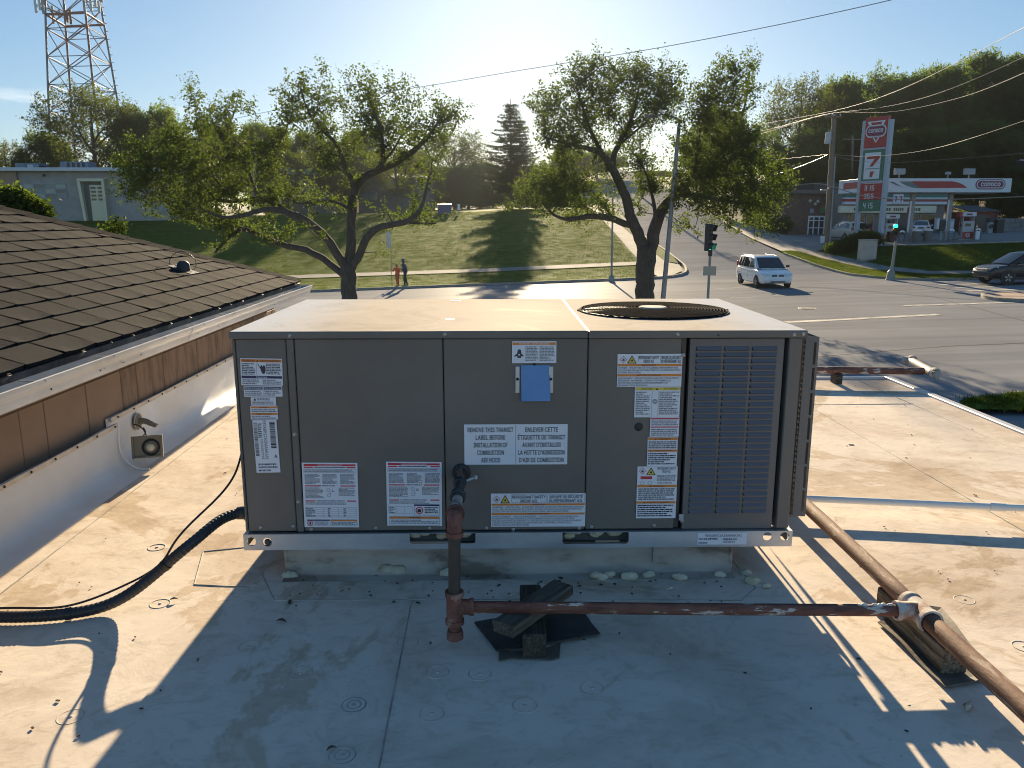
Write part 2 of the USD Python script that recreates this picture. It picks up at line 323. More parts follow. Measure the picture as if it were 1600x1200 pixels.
# welded laps: thin raised strips (the sheet above laps over the one below)
M_lap = M_memb
def lap(p0, p1, w=0.004, h=0.0035, zz=0.0022):
    p0, p1 = np.array(p0, float), np.array(p1, float); L = np.linalg.norm(p1 - p0); n = max(3, int(L / .12))
    P = p0 + (p1 - p0) * np.linspace(0, 1, n)[:, None]
    d = (p1 - p0) / L; q = np.array([-d[1], d[0]]); P = P + q * (0.006 * (meshkit.noise(np.c_[P * 2.2, np.zeros(n)], 3) - .5))[:, None]
    return tube(np.c_[P, np.full(n, zz - .002)], w, 6)
M_seam = mat('seam_dirt', (0.22, 0.20, 0.17), 0.8, var=(0.50, 0.47, 0.42), vscale=7)
seams = [((-.335, 2.785), (-.305, 0.6)), ((-.335, 2.785), (-.86, 2.79)), ((-.86, 2.79), (-.99, 3.05)), ((-.335, 2.785), (.93, 2.755)), ((.93, 2.755), (1.02, 2.86)), ((1.02, 2.86), (.99, 3.3)),
         ((2.43, 6.98), (2.5, 0.5)), ((1.25, 5.98), (3.3, 6.0)), ((3.28, 6.98), (3.3, 2.0)), ((-2.0, 6.2), (-1.93, 1.5)), ((-.86, 3.36), (-1.3, 3.25)), ((-1.3, 3.25), (-1.22, 2.93)), ((-1.22, 2.93), (-.99, 2.9))]
for s in seams: obj('seam', lap(*s, w=0.0028), M_seam, roof, smooth=True)
# fastener plates pressing through the membrane
M_plate = mat('plate_dirt', (0.44, 0.37, 0.295), 0.75, spec=.2, var=(0.58, 0.50, 0.40), vscale=20)
fpts = [(470, 1052, 1), (553, 1101, 2), (637, 890 + 113, 1), (535, 1180, 2), (684, 1050, 1), (750, 1053, 1), (675, 1115, 1), (820, 1102, 1), (1337, 1103, 1), (1420, 1102, 1), (1507, 937, 1), (250, 943, 1), (245, 855, 1), (1600, 1010, 1), (110, 1120, 1), (390, 1010, 1), (925, 1075, 1), (1050, 1010, 1)]
def ringm(r, t): return lathe([(r - t, -.002), (r - t * .5, .0004), (r, .0008), (r + t * .5, .0004), (r + t, -.002)], 30)
for px, py, k in fpts:
    p = at_z(px, py, 0); b = MB().add(ringm(0.036, .0042), lathe([(0.0001, .0022), (.005, .0016), (.008, -.001)], 10))
    if k == 2: b.add(ringm(0.02, .004))
    obj('fastener_plate', xf(b.mesh(), 0, (p[0], p[1], 0.0)), M_seam if k == 2 else M_plate, roof, smooth=True)
# dirt flecks and leaf crumbs blown over the membrane
fl = MB(); rr = np.random.default_rng(3)
for k in range(230):
    if k < 160: p = np.array([rr.uniform(-2.1, 3.5), rr.uniform(1.4, 6.8)])
    else: p = np.array([rr.uniform(-.9, .95), rr.uniform(2.72, 3.03)])
    if p[1] > 2.95 and -1.05 < p[0] < 1.25 and k < 160: continue
    s = rr.choice([.003, .004, .006, .011], p=[.4, .35, .2, .05]); a = rr.uniform(0, 6.3)
    m = trimesh.creation.box([s * rr.uniform(1, 3.2), s, .003]); fl.add(xf(m, a, (p[0], p[1], .004)))
obj('leaf_crumbs', fl, mat('crumbs', (0.05, 0.04, 0.03), 0.9), kind='stuff', label='dark leaf crumbs and grit scattered over the white roof membrane', cat='debris')
for (px, py, s, rz, lab) in [(272, 938, .03, .3, 'small dark twig lying on the sunlit membrane left of the unit'), (440, 972, .04, -.2, 'dark curled leaf stem in the shade below the unit left corner'), (1513, 1106, .05, .8, 'pale curled leaf beside the shadow of the rusty main pipe'), (518, 1172, .03, .6, 'short black twig near the bottom seam of the roof')]:
    p = at_z(px, py, .004); pth = smooth_path([(-s * .5, 0, .003), (-s * .1, s * .12, .008), (s * .5, -s * .05, .003)], 8)
    m = tube(pth, [s * .02, s * .07, s * .1, s * .12, s * .12, s * .1, s * .06, s * .02], 6) if 'leaf beside' not in lab else hull([(-s * .5, 0, 0), (0, s * .3, .006), (0, -s * .25, .004), (s * .5, 0, .012), (0, 0, .012)])
    obj('fallen_twig' if 'leaf beside' not in lab else 'fallen_leaf', xf(m, rz, p), mat('twig_bark', (.045, .035, .028), .8) if 'leaf beside' not in lab else mat('dry_leaf', (.5, .45, .36), .7), label=lab, cat='twig' if 'leaf beside' not in lab else 'leaf', smooth=True)

# membrane upturn on the neighbouring wall (cove at the foot, bar at the top)
flash = UsdGeom.Xform.Define(stage, '/World/roof_upturn'); tag(flash, 'white membrane turned up the tan tile wall on the left', 'flashing', kind='structure')
def upturn(y0, y1, x, ztop, step=0.05):
    ys = np.arange(y0, y1 + 1e-6, step); prof = []
    for u in np.linspace(0, 1, 7):      # cove of radius .07
        t = u * math.pi / 2; prof.append((0.09 * (1 - math.sin(t)) , 0.09 * (1 - math.cos(t))))
    prof += [(0.002, zz) for zz in np.linspace(0.12, ztop, 6)]
    prof = [(0.16, 0.0015)] + [(a + 0.0, b + .002) for a, b in prof]
    P = np.array(prof); V = np.zeros((len(ys), len(P), 3))
    n = meshkit.fbm(np.stack(np.broadcast_arrays(ys[:, None] * 2.3, P[None, :, 1] * 5 + 3, np.zeros((1, 1))), -1), 3, 11) - .5
    V[:, :, 0] = x + P[None, :, 0] + n * 0.022 * (P[None, :, 1] > .01); V[:, :, 1] = ys[:, None]; V[:, :, 2] = P[None, :, 1]
    k = len(P); a = (np.arange(len(ys) - 1)[:, None] * k + np.arange(k - 1)[None]).ravel()
    return trimesh.Trimesh(V.reshape(-1, 3), np.vstack([np.stack([a, a + k, a + k + 1], -1), np.stack([a, a + k + 1, a + 1], -1)])[:, ::-1], process=False)
obj('membrane_sheet', upturn(4.37, 9.2, -2.235, .315), M_memb_clean, flash, smooth=True)
obj('membrane_sheet', upturn(0.6, 4.41, -2.20, .285), M_memb_clean, flash, smooth=True)
obj('lap_edge', tube(smooth_path([(-2.192, 4.412, .285), (-2.19, 4.40, .2), (-2.185, 4.405, .1), (-2.12, 4.41, .02), (-2.04, 4.42, .004)], 14), .006, 6), M_memb_clean, flash, smooth=True)
M_bar = mat('bar_metal', (0.62, 0.58, 0.52), 0.5, metal=0.4, var=(0.5, 0.45, 0.4), vscale=14)
M_blackscrew = mat('screw_dark', (0.03, 0.03, 0.03), 0.45, metal=0.6)
for (y0, y1, x, z) in ((4.40, 9.0, -2.226, .305), (0.8, 4.40, -2.192, .275)):
    obj('termination_bar', cbox(x - .004, x + .004, y0, y1, z - .013, z + .013, .002), M_bar, flash)
    for y in np.arange(y0 + .08, y1, .205): obj('screw', lathe([(0, .006), (.004, .005), (.0065, .001), (.0065, 0)], 10, (x + .005, y, z), 'x'), M_blackscrew, flash)

# ------------------------------------------------------------------ streets, kerbs, lawns
M_asph = usdkit.material(stage, '/World/Looks/asphalt', {
    'g': ('geometry', {}), 'm1': ('mapping', {'scale': (0.05, 0.9, 1)}), 'n1': ('noise_texture', {'scale': 1.0, 'detail': 6.0, 'roughness': 0.6}),
    'r1': ('rgb_ramp', {'ramp': [(0, (0.155, 0.158, 0.168)), (0.42, (0.20, 0.204, 0.215)), (0.6, (0.25, 0.254, 0.264)), (1, (0.285, 0.288, 0.295))]}),
    'n2': ('noise_texture', {'scale': 0.22, 'detail': 5.0, 'roughness': 0.6}), 'r2': ('rgb_ramp', {'ramp': [(0, (0.72, 0.72, 0.73)), (0.45, (0.9, 0.9, 0.9)), (0.62, (1, 1, 1)), (1, (1, 1, 1))]}),
    'x': ('mix', {'mix_type': 'multiply', 'fac': 1.0}), 'n3': ('noise_texture', {'scale': 45.0, 'detail': 3.0}), 'b': ('bump', {'strength': 0.35, 'distance': 0.01}),
    'p': ('diffuse_bsdf', {}), 'gl': ('glossy_bsdf', {'roughness': 0.55, 'color': (0.9, 0.9, 0.9)}), 'mxs': ('mix_closure', {'fac': 0.05})},
    [('g.position', 'm1.vector'), ('m1.vector', 'n1.vector'), ('n1.fac', 'r1.fac'), ('g.position', 'n2.vector'), ('n2.fac', 'r2.fac'), ('r1.color', 'x.color1'), ('r2.color', 'x.color2'), ('x.color', 'p.color'), ('g.position', 'n3.vector'), ('n3.fac', 'b.height'), ('b.normal', 'p.normal'), ('b.normal', 'gl.normal'), ('p.BSDF', 'mxs.closure1'), ('gl.BSDF', 'mxs.closure2')], surface='mxs.closure')
M_conc = mat('concrete', (0.28, 0.26, 0.23), 0.85, spec=.15, var=(0.20, 0.187, 0.165), vscale=1.2, bump=.2, bscale=30)
M_kerb = mat('kerb_concrete', (0.33, 0.30, 0.26), 0.85, spec=.15, var=(0.22, 0.2, 0.17), vscale=2.5)
M_lawn = usdkit.material(stage, '/World/Looks/lawn', {
    'g': ('geometry', {}), 'm1': ('mapping', {'scale': (0.12, 0.8, 0.5)}), 'n1': ('noise_texture', {'scale': 1.0, 'detail': 8.0, 'roughness': 0.65, 'distortion': .3}),
    'r1': ('rgb_ramp', {'ramp': [(0, (0.050, 0.082, 0.011)), (0.36, (0.072, 0.110, 0.014)), (0.5, (0.100, 0.135, 0.019)), (0.66, (0.122, 0.146, 0.027)), (1, (0.145, 0.145, 0.04))]}),
    'n3': ('noise_texture', {'scale': 9.0, 'detail': 6.0, 'roughness': .7}), 'b': ('bump', {'strength': 0.6, 'distance': 0.06}),
    'p': ('principled_bsdf', {'roughness': 0.9, 'specular_ior_level': 0.03})},
    [('g.position', 'm1.vector'), ('m1.vector', 'n1.vector'), ('n1.fac', 'r1.fac'), ('r1.color', 'p.base_color'), ('g.position', 'n3.vector'), ('n3.fac', 'b.height'), ('b.normal', 'p.normal')], surface='p.BSDF')
street_kerb_L = [(-120, 50.2), (-30, 50.8), (-12, 51.3), (4, 52.6), (10.2, 53.0), (12.3, 53.9), (13.4, 55.6), (13.9, 58.5), (14.1, 66), (14.0, 80), (14.2, 95), (15.5, 120), (18, 150), (22, 185)]
street_kerb_R = [(34, 185), (29, 150), (26.3, 120), (24.8, 96), (23.9, 82), (23.2, 72), (22.9, 63), (23.1, 57), (23.5, 52), (24.2, 49.3), (25.6, 47.4), (29, 46.3), (40, 45.4), (70, 44.5), (130, 43.5)]
road_poly = Polygon([(-120, 7.2)] + street_kerb_L + street_kerb_R + [(130, 7.2)])
obj('street', drape(road_poly, 0.0, 2.0), M_asph, smooth=True, kind='structure', label='worn grey asphalt street crossing with the hill street', cat='street')
lawn_poly = Polygon([(-120, 50.2), (-30, 50.8), (-12, 51.3), (4, 52.6), (10.2, 53.0), (10.9, 55), (10.9, 60), (10.8, 92), (12, 120), (-5, 130), (-120, 130)])
path_poly = LineString([(-90, 56.5), (-30, 57.4), (0, 58.3), (11.2, 59.3)]).buffer(0.65, cap_style='flat')
obj('hillside_lawn', drape(lawn_poly, 0.12, 2.0), M_lawn, smooth=True, kind='structure', label='sloping mown lawn below the school buildings', cat='lawn')
obj('lawn_path', drape(path_poly, 0.165, 1.5), M_conc, smooth=True, kind='structure', label='narrow pale concrete path crossing the lawn', cat='path')
walk_poly = Polygon([(10.9, 53.3), (12.1, 54.1), (13.1, 55.8), (13.5, 58.5), (12.75, 60), (12.7, 80), (12.9, 96), (14, 120), (12.2, 120), (11.0, 95), (10.85, 60), (10.85, 55)])
obj('sidewalk', drape(walk_poly, 0.13, 1.5), M_conc, smooth=True, kind='structure', label='concrete sidewalk climbing the hill street beside the lawn', cat='sidewalk')
verge_poly = Polygon([(12.75, 60.2), (13.6, 59.3), (13.95, 63), (13.9, 80), (14.1, 96), (15.3, 120), (14.1, 120), (12.95, 96), (12.75, 80)])
obj('verge', drape(verge_poly, 0.125, 1.5), M_lawn, smooth=True, kind='structure', label='strip of grass between hill street kerb and sidewalk', cat='verge')
obj('kerb', kerb(street_kerb_L), M_kerb, kind='structure', label='concrete kerb along the lawn side of the crossing', cat='kerb', smooth=40)
obj('kerb', kerb(street_kerb_R[:5]), M_kerb, kind='structure', label='concrete kerb on the wooded side of the hill street', cat='kerb', smooth=40)
obj('kerb', kerb(street_kerb_R[6:]), M_kerb, kind='structure', label='concrete kerb in front of the grass bank of the filling station', cat='kerb', smooth=40)
bank_poly = Polygon([(23.2, 64), (22.95, 63), (23.15, 57), (23.55, 52), (24.25, 49.4), (25.6, 47.5), (29, 46.4), (40, 45.5), (70, 44.6), (130, 43.6), (130, 60), (70, 60), (31.5, 60.2), (28.5, 62.5)])
obj('grass_bank', drape(bank_poly, 0.11, 1.5), M_lawn, smooth=True, kind='structure', label='grass bank between the kerb and the filling station forecourt', cat='lawn')
bw = LineString([(24.6, 66), (25.2, 60), (26.2, 54), (28, 50.6), (34, 49.4), (45, 48.7), (75, 47.8), (130, 46.5)]).buffer(0.7, cap_style='flat').intersection(bank_poly)
obj('sidewalk', drape(bw, 0.15, 1.5), M_conc, smooth=True, kind='structure', label='concrete sidewalk through the grass bank below the filling station', cat='sidewalk')
M_fore = mat('forecourt', (0.24, 0.22, 0.20), 0.75, var=(0.17, 0.16, 0.15), vscale=0.6, bump=.2, bscale=30)
fore_poly = Polygon([(23.15, 64.2), (28.5, 62.6), (31.5, 60.4), (70, 60.2), (70, 92), (25.3, 92), (23.9, 82), (23.25, 72)])
obj('forecourt', drape(fore_poly, 0.06, 2.0), M_fore, smooth=True, kind='structure', label='grey paved forecourt of the filling station', cat='pavement')
obj('kerb', kerb([(31.3, 60.2), (50, 60.1), (72, 60.0)], 0.22, 0.26, -.05), M_kerb, kind='structure', label='pale concrete edge on top of the grass bank at the forecourt', cat='kerb', smooth=40)
strip_poly = Polygon([(9.8, 15.9), (10.3, 16.8), (12, 17.2), (16, 17.3), (30, 17.3), (30, 15.7), (12, 15.5)])
obj('verge', drape(strip_poly, 0.12, 1.0), M_lawn, smooth=True, kind='structure', label='shaded strip of grass just beyond the corner of the flat roof', cat='verge')
obj('kerb', kerb([(9.7, 15.8), (10.2, 16.9), (12, 17.3), (16, 17.4), (31, 17.4)]), M_kerb, kind='structure', label='kerb along the shaded grass strip near the flat roof', cat='kerb', smooth=40)
isl = Polygon([(23.7, 37.9), (23.1, 36.8), (23.2, 35.6), (24.2, 34.6), (26.5, 34.0), (34, 33.8), (34, 37.9), (26, 38.2)])
obj('traffic_island', drape(isl, 0.14, 1.0), mat('island_brick', (0.30, 0.22, 0.17), 0.8, var=(0.30, 0.18, 0.13), vscale=4), kind='structure', label='traffic island of reddish paving at the right edge of the crossing', cat='island')
obj('kerb', kerb(list(isl.exterior.coords), .2, .16), M_kerb, kind='structure', label='rounded kerb of the reddish traffic island', cat='kerb', smooth=40)
# painted lines on the asphalt
M_paint = mat('road_paint', (0.50, 0.48, 0.44), 0.7, spec=.15, var=(0.20, 0.19, 0.18), vscale=2.2)
def stripe(a, b, w):
    A, B = G(*a), G(*b); return LineString([A[:2], B[:2]]).buffer(w / 2, cap_style='flat')
lines = [((1228, 504), (1466, 491.5), .42, 'long worn white stop line across the near lane'), ((1411, 478), (1592, 472.5), .36, 'white line ahead of the reddish traffic island')]
for k, (a, b) in enumerate([((1437, 436.5), (1530, 434.5)), ((1452, 441), (1562, 438)), ((1468, 445.5), (1600, 442)), ((1490, 450), (1640, 446)), ((1512, 455), (1680, 449.5))]): lines.append((a, b, .42, None))
for a, b, w, lab in lines:
    k = 'crosswalk bars in front of the dark car' if lab is None else None
    obj('road_marking', drape(stripe(a, b, w), 0.008, 1.0), M_paint, kind='structure', label=lab or 'worn white crosswalk bar in front of the dark crossover car', cat='road marking', group=k)
M_patch = mat('tar_seal', (0.045, 0.044, 0.043), 0.6)
cr = MB()
for pts in [[(1140, 466), (1300, 458), (1440, 452), (1600, 447)], [(1242, 560), (1350, 552), (1480, 541), (1600, 536)], [(1120, 452), (1240, 444)], [(1270, 412), (1350, 438), (1450, 462), (1600, 502)]]:
    P = [G(*p)[:2] for p in pts]; cr.add(drape(LineString(P).buffer(.05), 0.006, 1.0))
obj('tar_seam', cr, M_patch, kind='structure', label='dark tar seams across the asphalt of the crossing', cat='road marking')

M_ap = usdkit.material(stage, '/World/Looks/asphalt_patch', {'g': ('geometry', {}), 'n': ('noise_texture', {'scale': 3.0, 'detail': 6.0}), 'r': ('rgb_ramp', {'ramp': [(0, (.14, .145, .155)), (.5, (.175, .18, .19)), (1, (.22, .225, .235))]}), 'd': ('diffuse_bsdf', {})}, [('g.position', 'n.vector'), ('n.fac', 'r.fac'), ('r.color', 'd.color')], surface='d.BSDF')
for q, pts in enumerate([[(1135, 402), (1150, 400), (1168, 408), (1150, 411)]]):
    obj('asphalt_patch', drape(Polygon([G(*p)[:2] for p in pts]), 0.005, 1.0), M_ap, kind='structure', label='small dark repair patch on the hill street', cat='road patch')
mh = G(1262, 482); mht = thing('manhole_cover', 'round iron manhole cover in the asphalt of the crossing', 'manhole', mh); obj('cover', lathe([(0, .012), (.30, .012), (.31, .006)], 28), mat('iron_cover', (.05, .045, .04), .6, metal=.5, bump=.5, bscale=30), mht); obj('rim', lathe([(.32, .004), (.33, .012), (.40, .012), (.42, .002)], 28), M_patch, mht)
# ================================================================== the packaged rooftop unit
UX0, UX1, FY, BY = -1.016, 1.184, 2.96, 4.18           # outline of the lid; FY = face of the panels
ZT = CAMZ - 0.4116; ZR1 = ZT - 0.8104; ZR0 = ZT - 0.8787   # lid top, top and bottom of the base rail
M_taupe = mat('unit_paint', (0.132, 0.115, 0.099), 0.36, spec=0.4, var=(0.155, 0.136, 0.117), vscale=2.4, bump=0.10, bscale=2.3, bdist=.03, rough2=0.42)
M_taupe2 = mat('unit_paint_grille', (0.125, 0.116, 0.108), 0.42, var=(0.135, 0.126, 0.117), vscale=2)
M_dark = mat('dark_recess', (0.012, 0.012, 0.013), 0.6)
M_galv = mat('galvanised', (0.52, 0.53, 0.54), 0.38, metal=0.85, var=(0.40, 0.42, 0.44), vscale=7, stretch=(.4, 1, 1), rough2=0.55)
M_screw = mat('screw_zinc', (0.42, 0.40, 0.38), 0.35, metal=0.9)
M_topfilm = usdkit.material(stage, '/World/Looks/lid_top', {
    'g': ('geometry', {}), 'n1': ('noise_texture', {'scale': 2.2, 'detail': 8.0, 'roughness': 0.7, 'distortion': 0.8}),
    'r1': ('rgb_ramp', {'ramp': [(0, (0.30, 0.265, 0.21)), (0.40, (0.39, 0.345, 0.28)), (0.47, (0.48, 0.425, 0.35)), (0.56, (0.53, 0.47, 0.39)), (1, (0.60, 0.54, 0.46))]}),
    'm2': ('mapping', {'scale': (2.5, 9, 1), 'rotation': (0, 0, .35)}), 'n2': ('noise_texture', {'scale': 3.0, 'detail': 9.0, 'roughness': 0.72, 'distortion': 2.0}), 'b': ('bump', {'strength': 0.25, 'distance': 0.004}),
    'sx': ('separate_xyz', {}), 'ab': ('math', {'math_type': 'subtract', 'value2': 0.084}), 'ab2': ('math', {'math_type': 'absolute'}), 'ed': ('map_range', {'from_min': 0.70, 'from_max': 1.02, 'clamp': True}), 'n5': ('noise_texture', {'scale': 5.0, 'detail': 8.0, 'roughness': 0.7, 'distortion': 2.5}), 'r5': ('rgb_ramp', {'ramp': [(0, (0, 0, 0)), (0.40, (0, 0, 0)), (0.47, (1, 1, 1)), (1, (1, 1, 1))]}), 'fm': ('math', {'math_type': 'multiply'}), 'fx': ('mix', {'color2': (0.50, 0.54, 0.60)}),
    'rr': ('map_range', {'from_min': 0.3, 'from_max': 0.7, 'to_min': 0.6, 'to_max': 0.8, 'clamp': True}), 'p': ('diffuse_bsdf', {}), 'gl': ('glossy_bsdf', {'color': (0.9, 0.88, 0.85)}), 'mxs': ('mix_closure', {'fac': 0.04})},
    [('g.position', 'n1.vector'), ('n1.fac', 'r1.fac'), ('g.position', 'sx.vector'), ('sx.x', 'ab.value1'), ('ab.value', 'ab2.value1'), ('ab2.value', 'ed.value'), ('m2.vector', 'n5.vector'), ('n5.fac', 'r5.fac'), ('ed.result', 'fm.value1'), ('r5.color', 'fm.value2'), ('fm.value', 'fx.fac'), ('r1.color', 'fx.color1'), ('fx.color', 'p.color'), ('g.position', 'm2.vector'), ('m2.vector', 'n2.vector'), ('n2.fac', 'b.height'), ('b.normal', 'p.normal'), ('n1.fac', 'rr.value'), ('rr.result', 'gl.roughness'), ('b.normal', 'gl.normal'), ('p.BSDF', 'mxs.closure1'), ('gl.BSDF', 'mxs.closure2')], surface='mxs.closure')
unit = thing('rooftop_air_conditioner', 'large dark taupe packaged air conditioning unit covered with warning labels on the roof', 'air conditioner')
def F(px, py, y=FY): p = at_y(px, py, y); return p[0], p[2]
# body behind the panels
obj('casing', box(UX0 + .02, 0.63, FY + .03, BY - .02, ZR1, ZT - .004), M_dark, unit)
obj('casing', MB().add(box(.632, UX1 - .03, FY + .12, BY - .02, ZR1, ZT - .14), box(.632, UX1 - .03, FY + .12, FY + .14, ZT - .138, ZT - .004)), M_dark, unit)
obj('side_panel', cbox(UX0 + .006, UX0 + .019, FY + .03, BY - .012, ZR1 + .002, ZT - .03, .003), M_taupe, unit)
obj('side_panel', cbox(UX1 - .029, UX1 - .016, FY + .06, BY - .012, ZR1 + .002, ZT - .03, .003), M_taupe, unit)
obj('rear_panel', cbox(UX0 + .02, UX1 - .03, BY - .018, BY - .006, ZR1 + .002, ZT - .03, .003), M_taupe, unit)
xs = F(919, 520)[0]
_f = at_z(1020, 485.5, ZT); fan_c = (_f[0], _f[1], ZT); FR = 0.34
def lid(x0, x1, name):
    g = obj(name, cbox(x0, x1, FY - .012, BY, ZT - .028, ZT - .0015, .003), M_taupe, unit)
    return g
def lid_top(x0, x1, hole=None):
    P = sbox(x0 + .004, FY - .008, x1 - .004, BY - .004)
    if hole: P = P.difference(Point(*fan_c[:2]).buffer(FR, 64))
    m = extrude(P, .0012); m.apply_translation([0, 0, ZT - .0013]); return m
lid(UX0, xs - .0015, 'lid_flange')
# the fan-side lid is a frame with a round opening
ring = sbox(xs + .0015, FY - .012, UX1, BY).difference(Point(*fan_c[:2]).buffer(FR - .004, 64))
m = extrude(ring, .0265); m.apply_translation([0, 0, ZT - .028]); obj('lid_flange', m, M_taupe, unit)
obj('lid_top', lid_top(UX0, xs - .0015), M_topfilm, unit)
obj('lid_top', lid_top(xs + .0015, UX1, True), M_topfilm, unit)
# fan under a wire guard
M_wire = mat('guard_wire', (0.008, 0.008, 0.009), 0.9, spec=.04)
guard = obj('fan_guard', MB().add(*[xf(trimesh.creation.torus(r, .0019, 64, 6), 0, (fan_c[0], fan_c[1], ZT + .008 + .008 * (1 - (r / FR) ** 2))) for r in np.linspace(.085, FR - .008, 19)]), M_wire, unit, smooth=True)
obj('guard_rod', MB().add(*[tube([(fan_c[0] + r * math.cos(a), fan_c[1] + r * math.sin(a), ZT + .004 + .008 * (1 - (r / FR) ** 2)) for r in np.linspace(.06, FR + .012, 8)], .0035, 6) for a in np.arange(0, 2 * math.pi, math.pi / 4)]), M_wire, guard)
obj('guard_rim', lathe([(FR - .006, .001), (FR - .004, .006), (FR + .003, .005), (FR + .005, .001)], 64, fan_c), M_wire, guard, smooth=30)
obj('motor_plate', lathe([(0, .020), (.060, .020), (.066, .016), (.066, .012)], 32, fan_c), mat('hub_dull', (.30, .29, .27), .8, spec=.05), unit, smooth=30)
obj('fan_shroud', lathe([(FR - .006, 0), (FR - .008, -.13)], 64, fan_c), mat('shroud', (0.02, 0.02, 0.022), .5), unit, smooth=True)
bl = MB()
for k in range(4):
    a = k * math.pi / 2 + .35; P = []
    for r in np.linspace(.07, FR - .03, 8):
        for da, dz in ((-.42, -.02), (.42, -.09)): P.append((fan_c[0] + r * math.cos(a + da * (1 - .25 * r / FR)), fan_c[1] + r * math.sin(a + da * (1 - .25 * r / FR)), ZT - .03 + dz))
    f = []
    for i in range(7): f += [[2 * i, 2 * i + 1, 2 * i + 3], [2 * i, 2 * i + 3, 2 * i + 2]]
    bl.add(trimesh.Trimesh(P, f, process=False))
obj('fan_blades', bl, mat('fan_metal', (0.25, 0.25, 0.25), .4, metal=.7), unit)
# small bits of tape on the lid
for px, py, w in ((703, 499, .035), (712, 470, .05)):
    p = at_z(px, py, ZT); obj('tape_scrap', xf(trimesh.creation.box([w, .018, .0012]), .15, (p[0], p[1], ZT + .0012)), mat('tape', (0.35, .36, .36), .3, metal=.5), unit)
# front panels: (px left, px right) measured at row 540 and kept vertical
def panel(x0, x1, z0, z1, name='access_panel', m=None, y=FY, th=.02):
    return obj(name, cbox(x0, x1, y, y + th, z0, z1, .0035), m or M_taupe, unit)
zt, zb = ZT - .030, ZR1 + .004
fx = lambda px, row=540: F(px, row)[0]
e = [UX0 + .006, fx(367), fx(447), fx(459), fx(692), fx(919), fx(1065)]
panel(e[0], e[1] - .001, zb, zt, 'corner_post'); panel(e[1] + .002, e[2] - .002, zb, zt); panel(e[2] + .001, e[3] - .001, zb - .002, zt, 'corner_post', y=FY - .003)
panel(e[3] + .002, e[4] - .002, zb, zt); panel(e[4] + .002, e[5] - .002, zb, zt, y=FY - .0015); panel(e[5] + .002, e[6], zb, zt)
# coil corner at the right: recess, louvred grille panel, outer post
gx0, gx1 = fx(1079), fx(1226); px0 = fx(1231)
obj('recess_post', cbox(e[6] + .001, gx0 - .012, FY + .012, FY + .05, zb, zt, .003), mat('post_dark', (0.05, 0.046, 0.042), .4), unit)
panel(px0 + .004, UX1 - .014, zb, zt, 'corner_post', y=FY - .004, th=.07)
ga = F(1079, 528); gb = F(1226, 828)
GZ1, GZ0 = ZT - .034, ZR1 + .002
P = sbox(gx0, GZ0, gx1, GZ1); holes = []; cols = 3; rows = 28
u0, u1 = gx0 + .018, gx1 - .022; z0g, z1g = GZ0 + .062, GZ1 - .026; cw = (u1 - u0) / 3; rh = (z1g - z0g) / rows
for c in range(cols):
    for r in range(rows):
        holes.append((u0 + c * cw + .005, u0 + (c + 1) * cw - .005, z0g + r * rh + .004, z0g + (r + 1) * rh - .003))
P = P.difference(shapely.union_all([sbox(a, c, b, d) for a, b, c, d in holes]))
gp = obj('grille_panel', upright(extrude(P, .0022), FY + .006), M_taupe2, unit)
obj('panel_flange', MB().add(cbox(gx0, gx0 + .004, FY + .0065, FY + .03, GZ0, GZ1, .001), cbox(gx1 - .004, gx1, FY + .0065, FY + .03, GZ0, GZ1, .001), cbox(gx0 + .005, gx1 - .005, FY + .0065, FY + .03, GZ1 - .004, GZ1, .001), cbox(gx0 + .005, gx1 - .005, FY + .0065, FY + .03, GZ0, GZ0 + .004, .001)), M_taupe2, gp)
for a, b, c, d in holes:            # pressed louvre lips: each a small hood leaning out of its opening
    v = [(a, FY + .0035, d), (b, FY + .0035, d), (a + .004, FY - .0055, c + .0035), (b - .004, FY - .0055, c + .0035), (a, FY + .005, d - .001), (b, FY + .005, d - .001), (a + .004, FY - .004, c + .0028), (b - .004, FY - .004, c + .0028)]
    f = [[0, 2, 3], [0, 3, 1], [4, 5, 7], [4, 7, 6], [2, 6, 7], [2, 7, 3], [0, 1, 5], [0, 5, 4], [0, 4, 6], [0, 6, 2], [1, 3, 7], [1, 7, 5]]
    obj('louvre', trimesh.Trimesh(v, f, process=False), LOOKS.get('louvre') or mat('louvre', (0.105, 0.104, 0.122), 0.38), gp)
obj('coil_fins', box(gx0 + .005, gx1 - .005, FY + .032, FY + .05, GZ0 + .005, GZ1 - .005), mat('coil', (0.075, 0.07, 0.09), .35, metal=.3), unit)
# slotted coil guard on the right side
ux, uw = UX1 + .004, .052
def slotted(x0, x1, z0, z1, sx0, sx1, n, gap):
    P = sbox(x0, z0, x1, z1); hh = (z1 - z0 - .03) / n
    return P.difference(shapely.union_all([sbox(sx0, z0 + .015 + k * hh + gap / 2, sx1, z0 + .015 + (k + 1) * hh - gap / 2) for k in range(n)]))
ggz0, ggz1 = F(1262, 808)[1], F(1262, 527)[1]
cg = obj('coil_guard', upright(extrude(slotted(ux, ux + uw, ggz0, ggz1, ux + .033, ux + .043, 7, .012), .0025), FY + .012), M_taupe2, unit)
obj('guard_slats', upright(extrude(slotted(ux, ux + .03, ggz0 + .002, ggz1 - .002, ux + .008, ux + .022, 31, .009), .0025), FY + .05), M_taupe2, cg)
sp = sbox(FY + .014, ggz0, BY - .05, ggz1).difference(shapely.union_all([sbox(FY + .05 + .1 * k, ggz0 + .03 + .023 * r, FY + .135 + .1 * k, ggz0 + .044 + .023 * r) for k in range(10) for r in range(int((ggz1 - ggz0 - .05) / .023))]))
m = extrude(sp, .002); v = m.vertices.copy(); m.vertices = np.stack([ux + uw - v[:, 2] - .001, v[:, 0], v[:, 1]], 1); m.invert(); obj('guard_side', m, M_taupe2, cg)
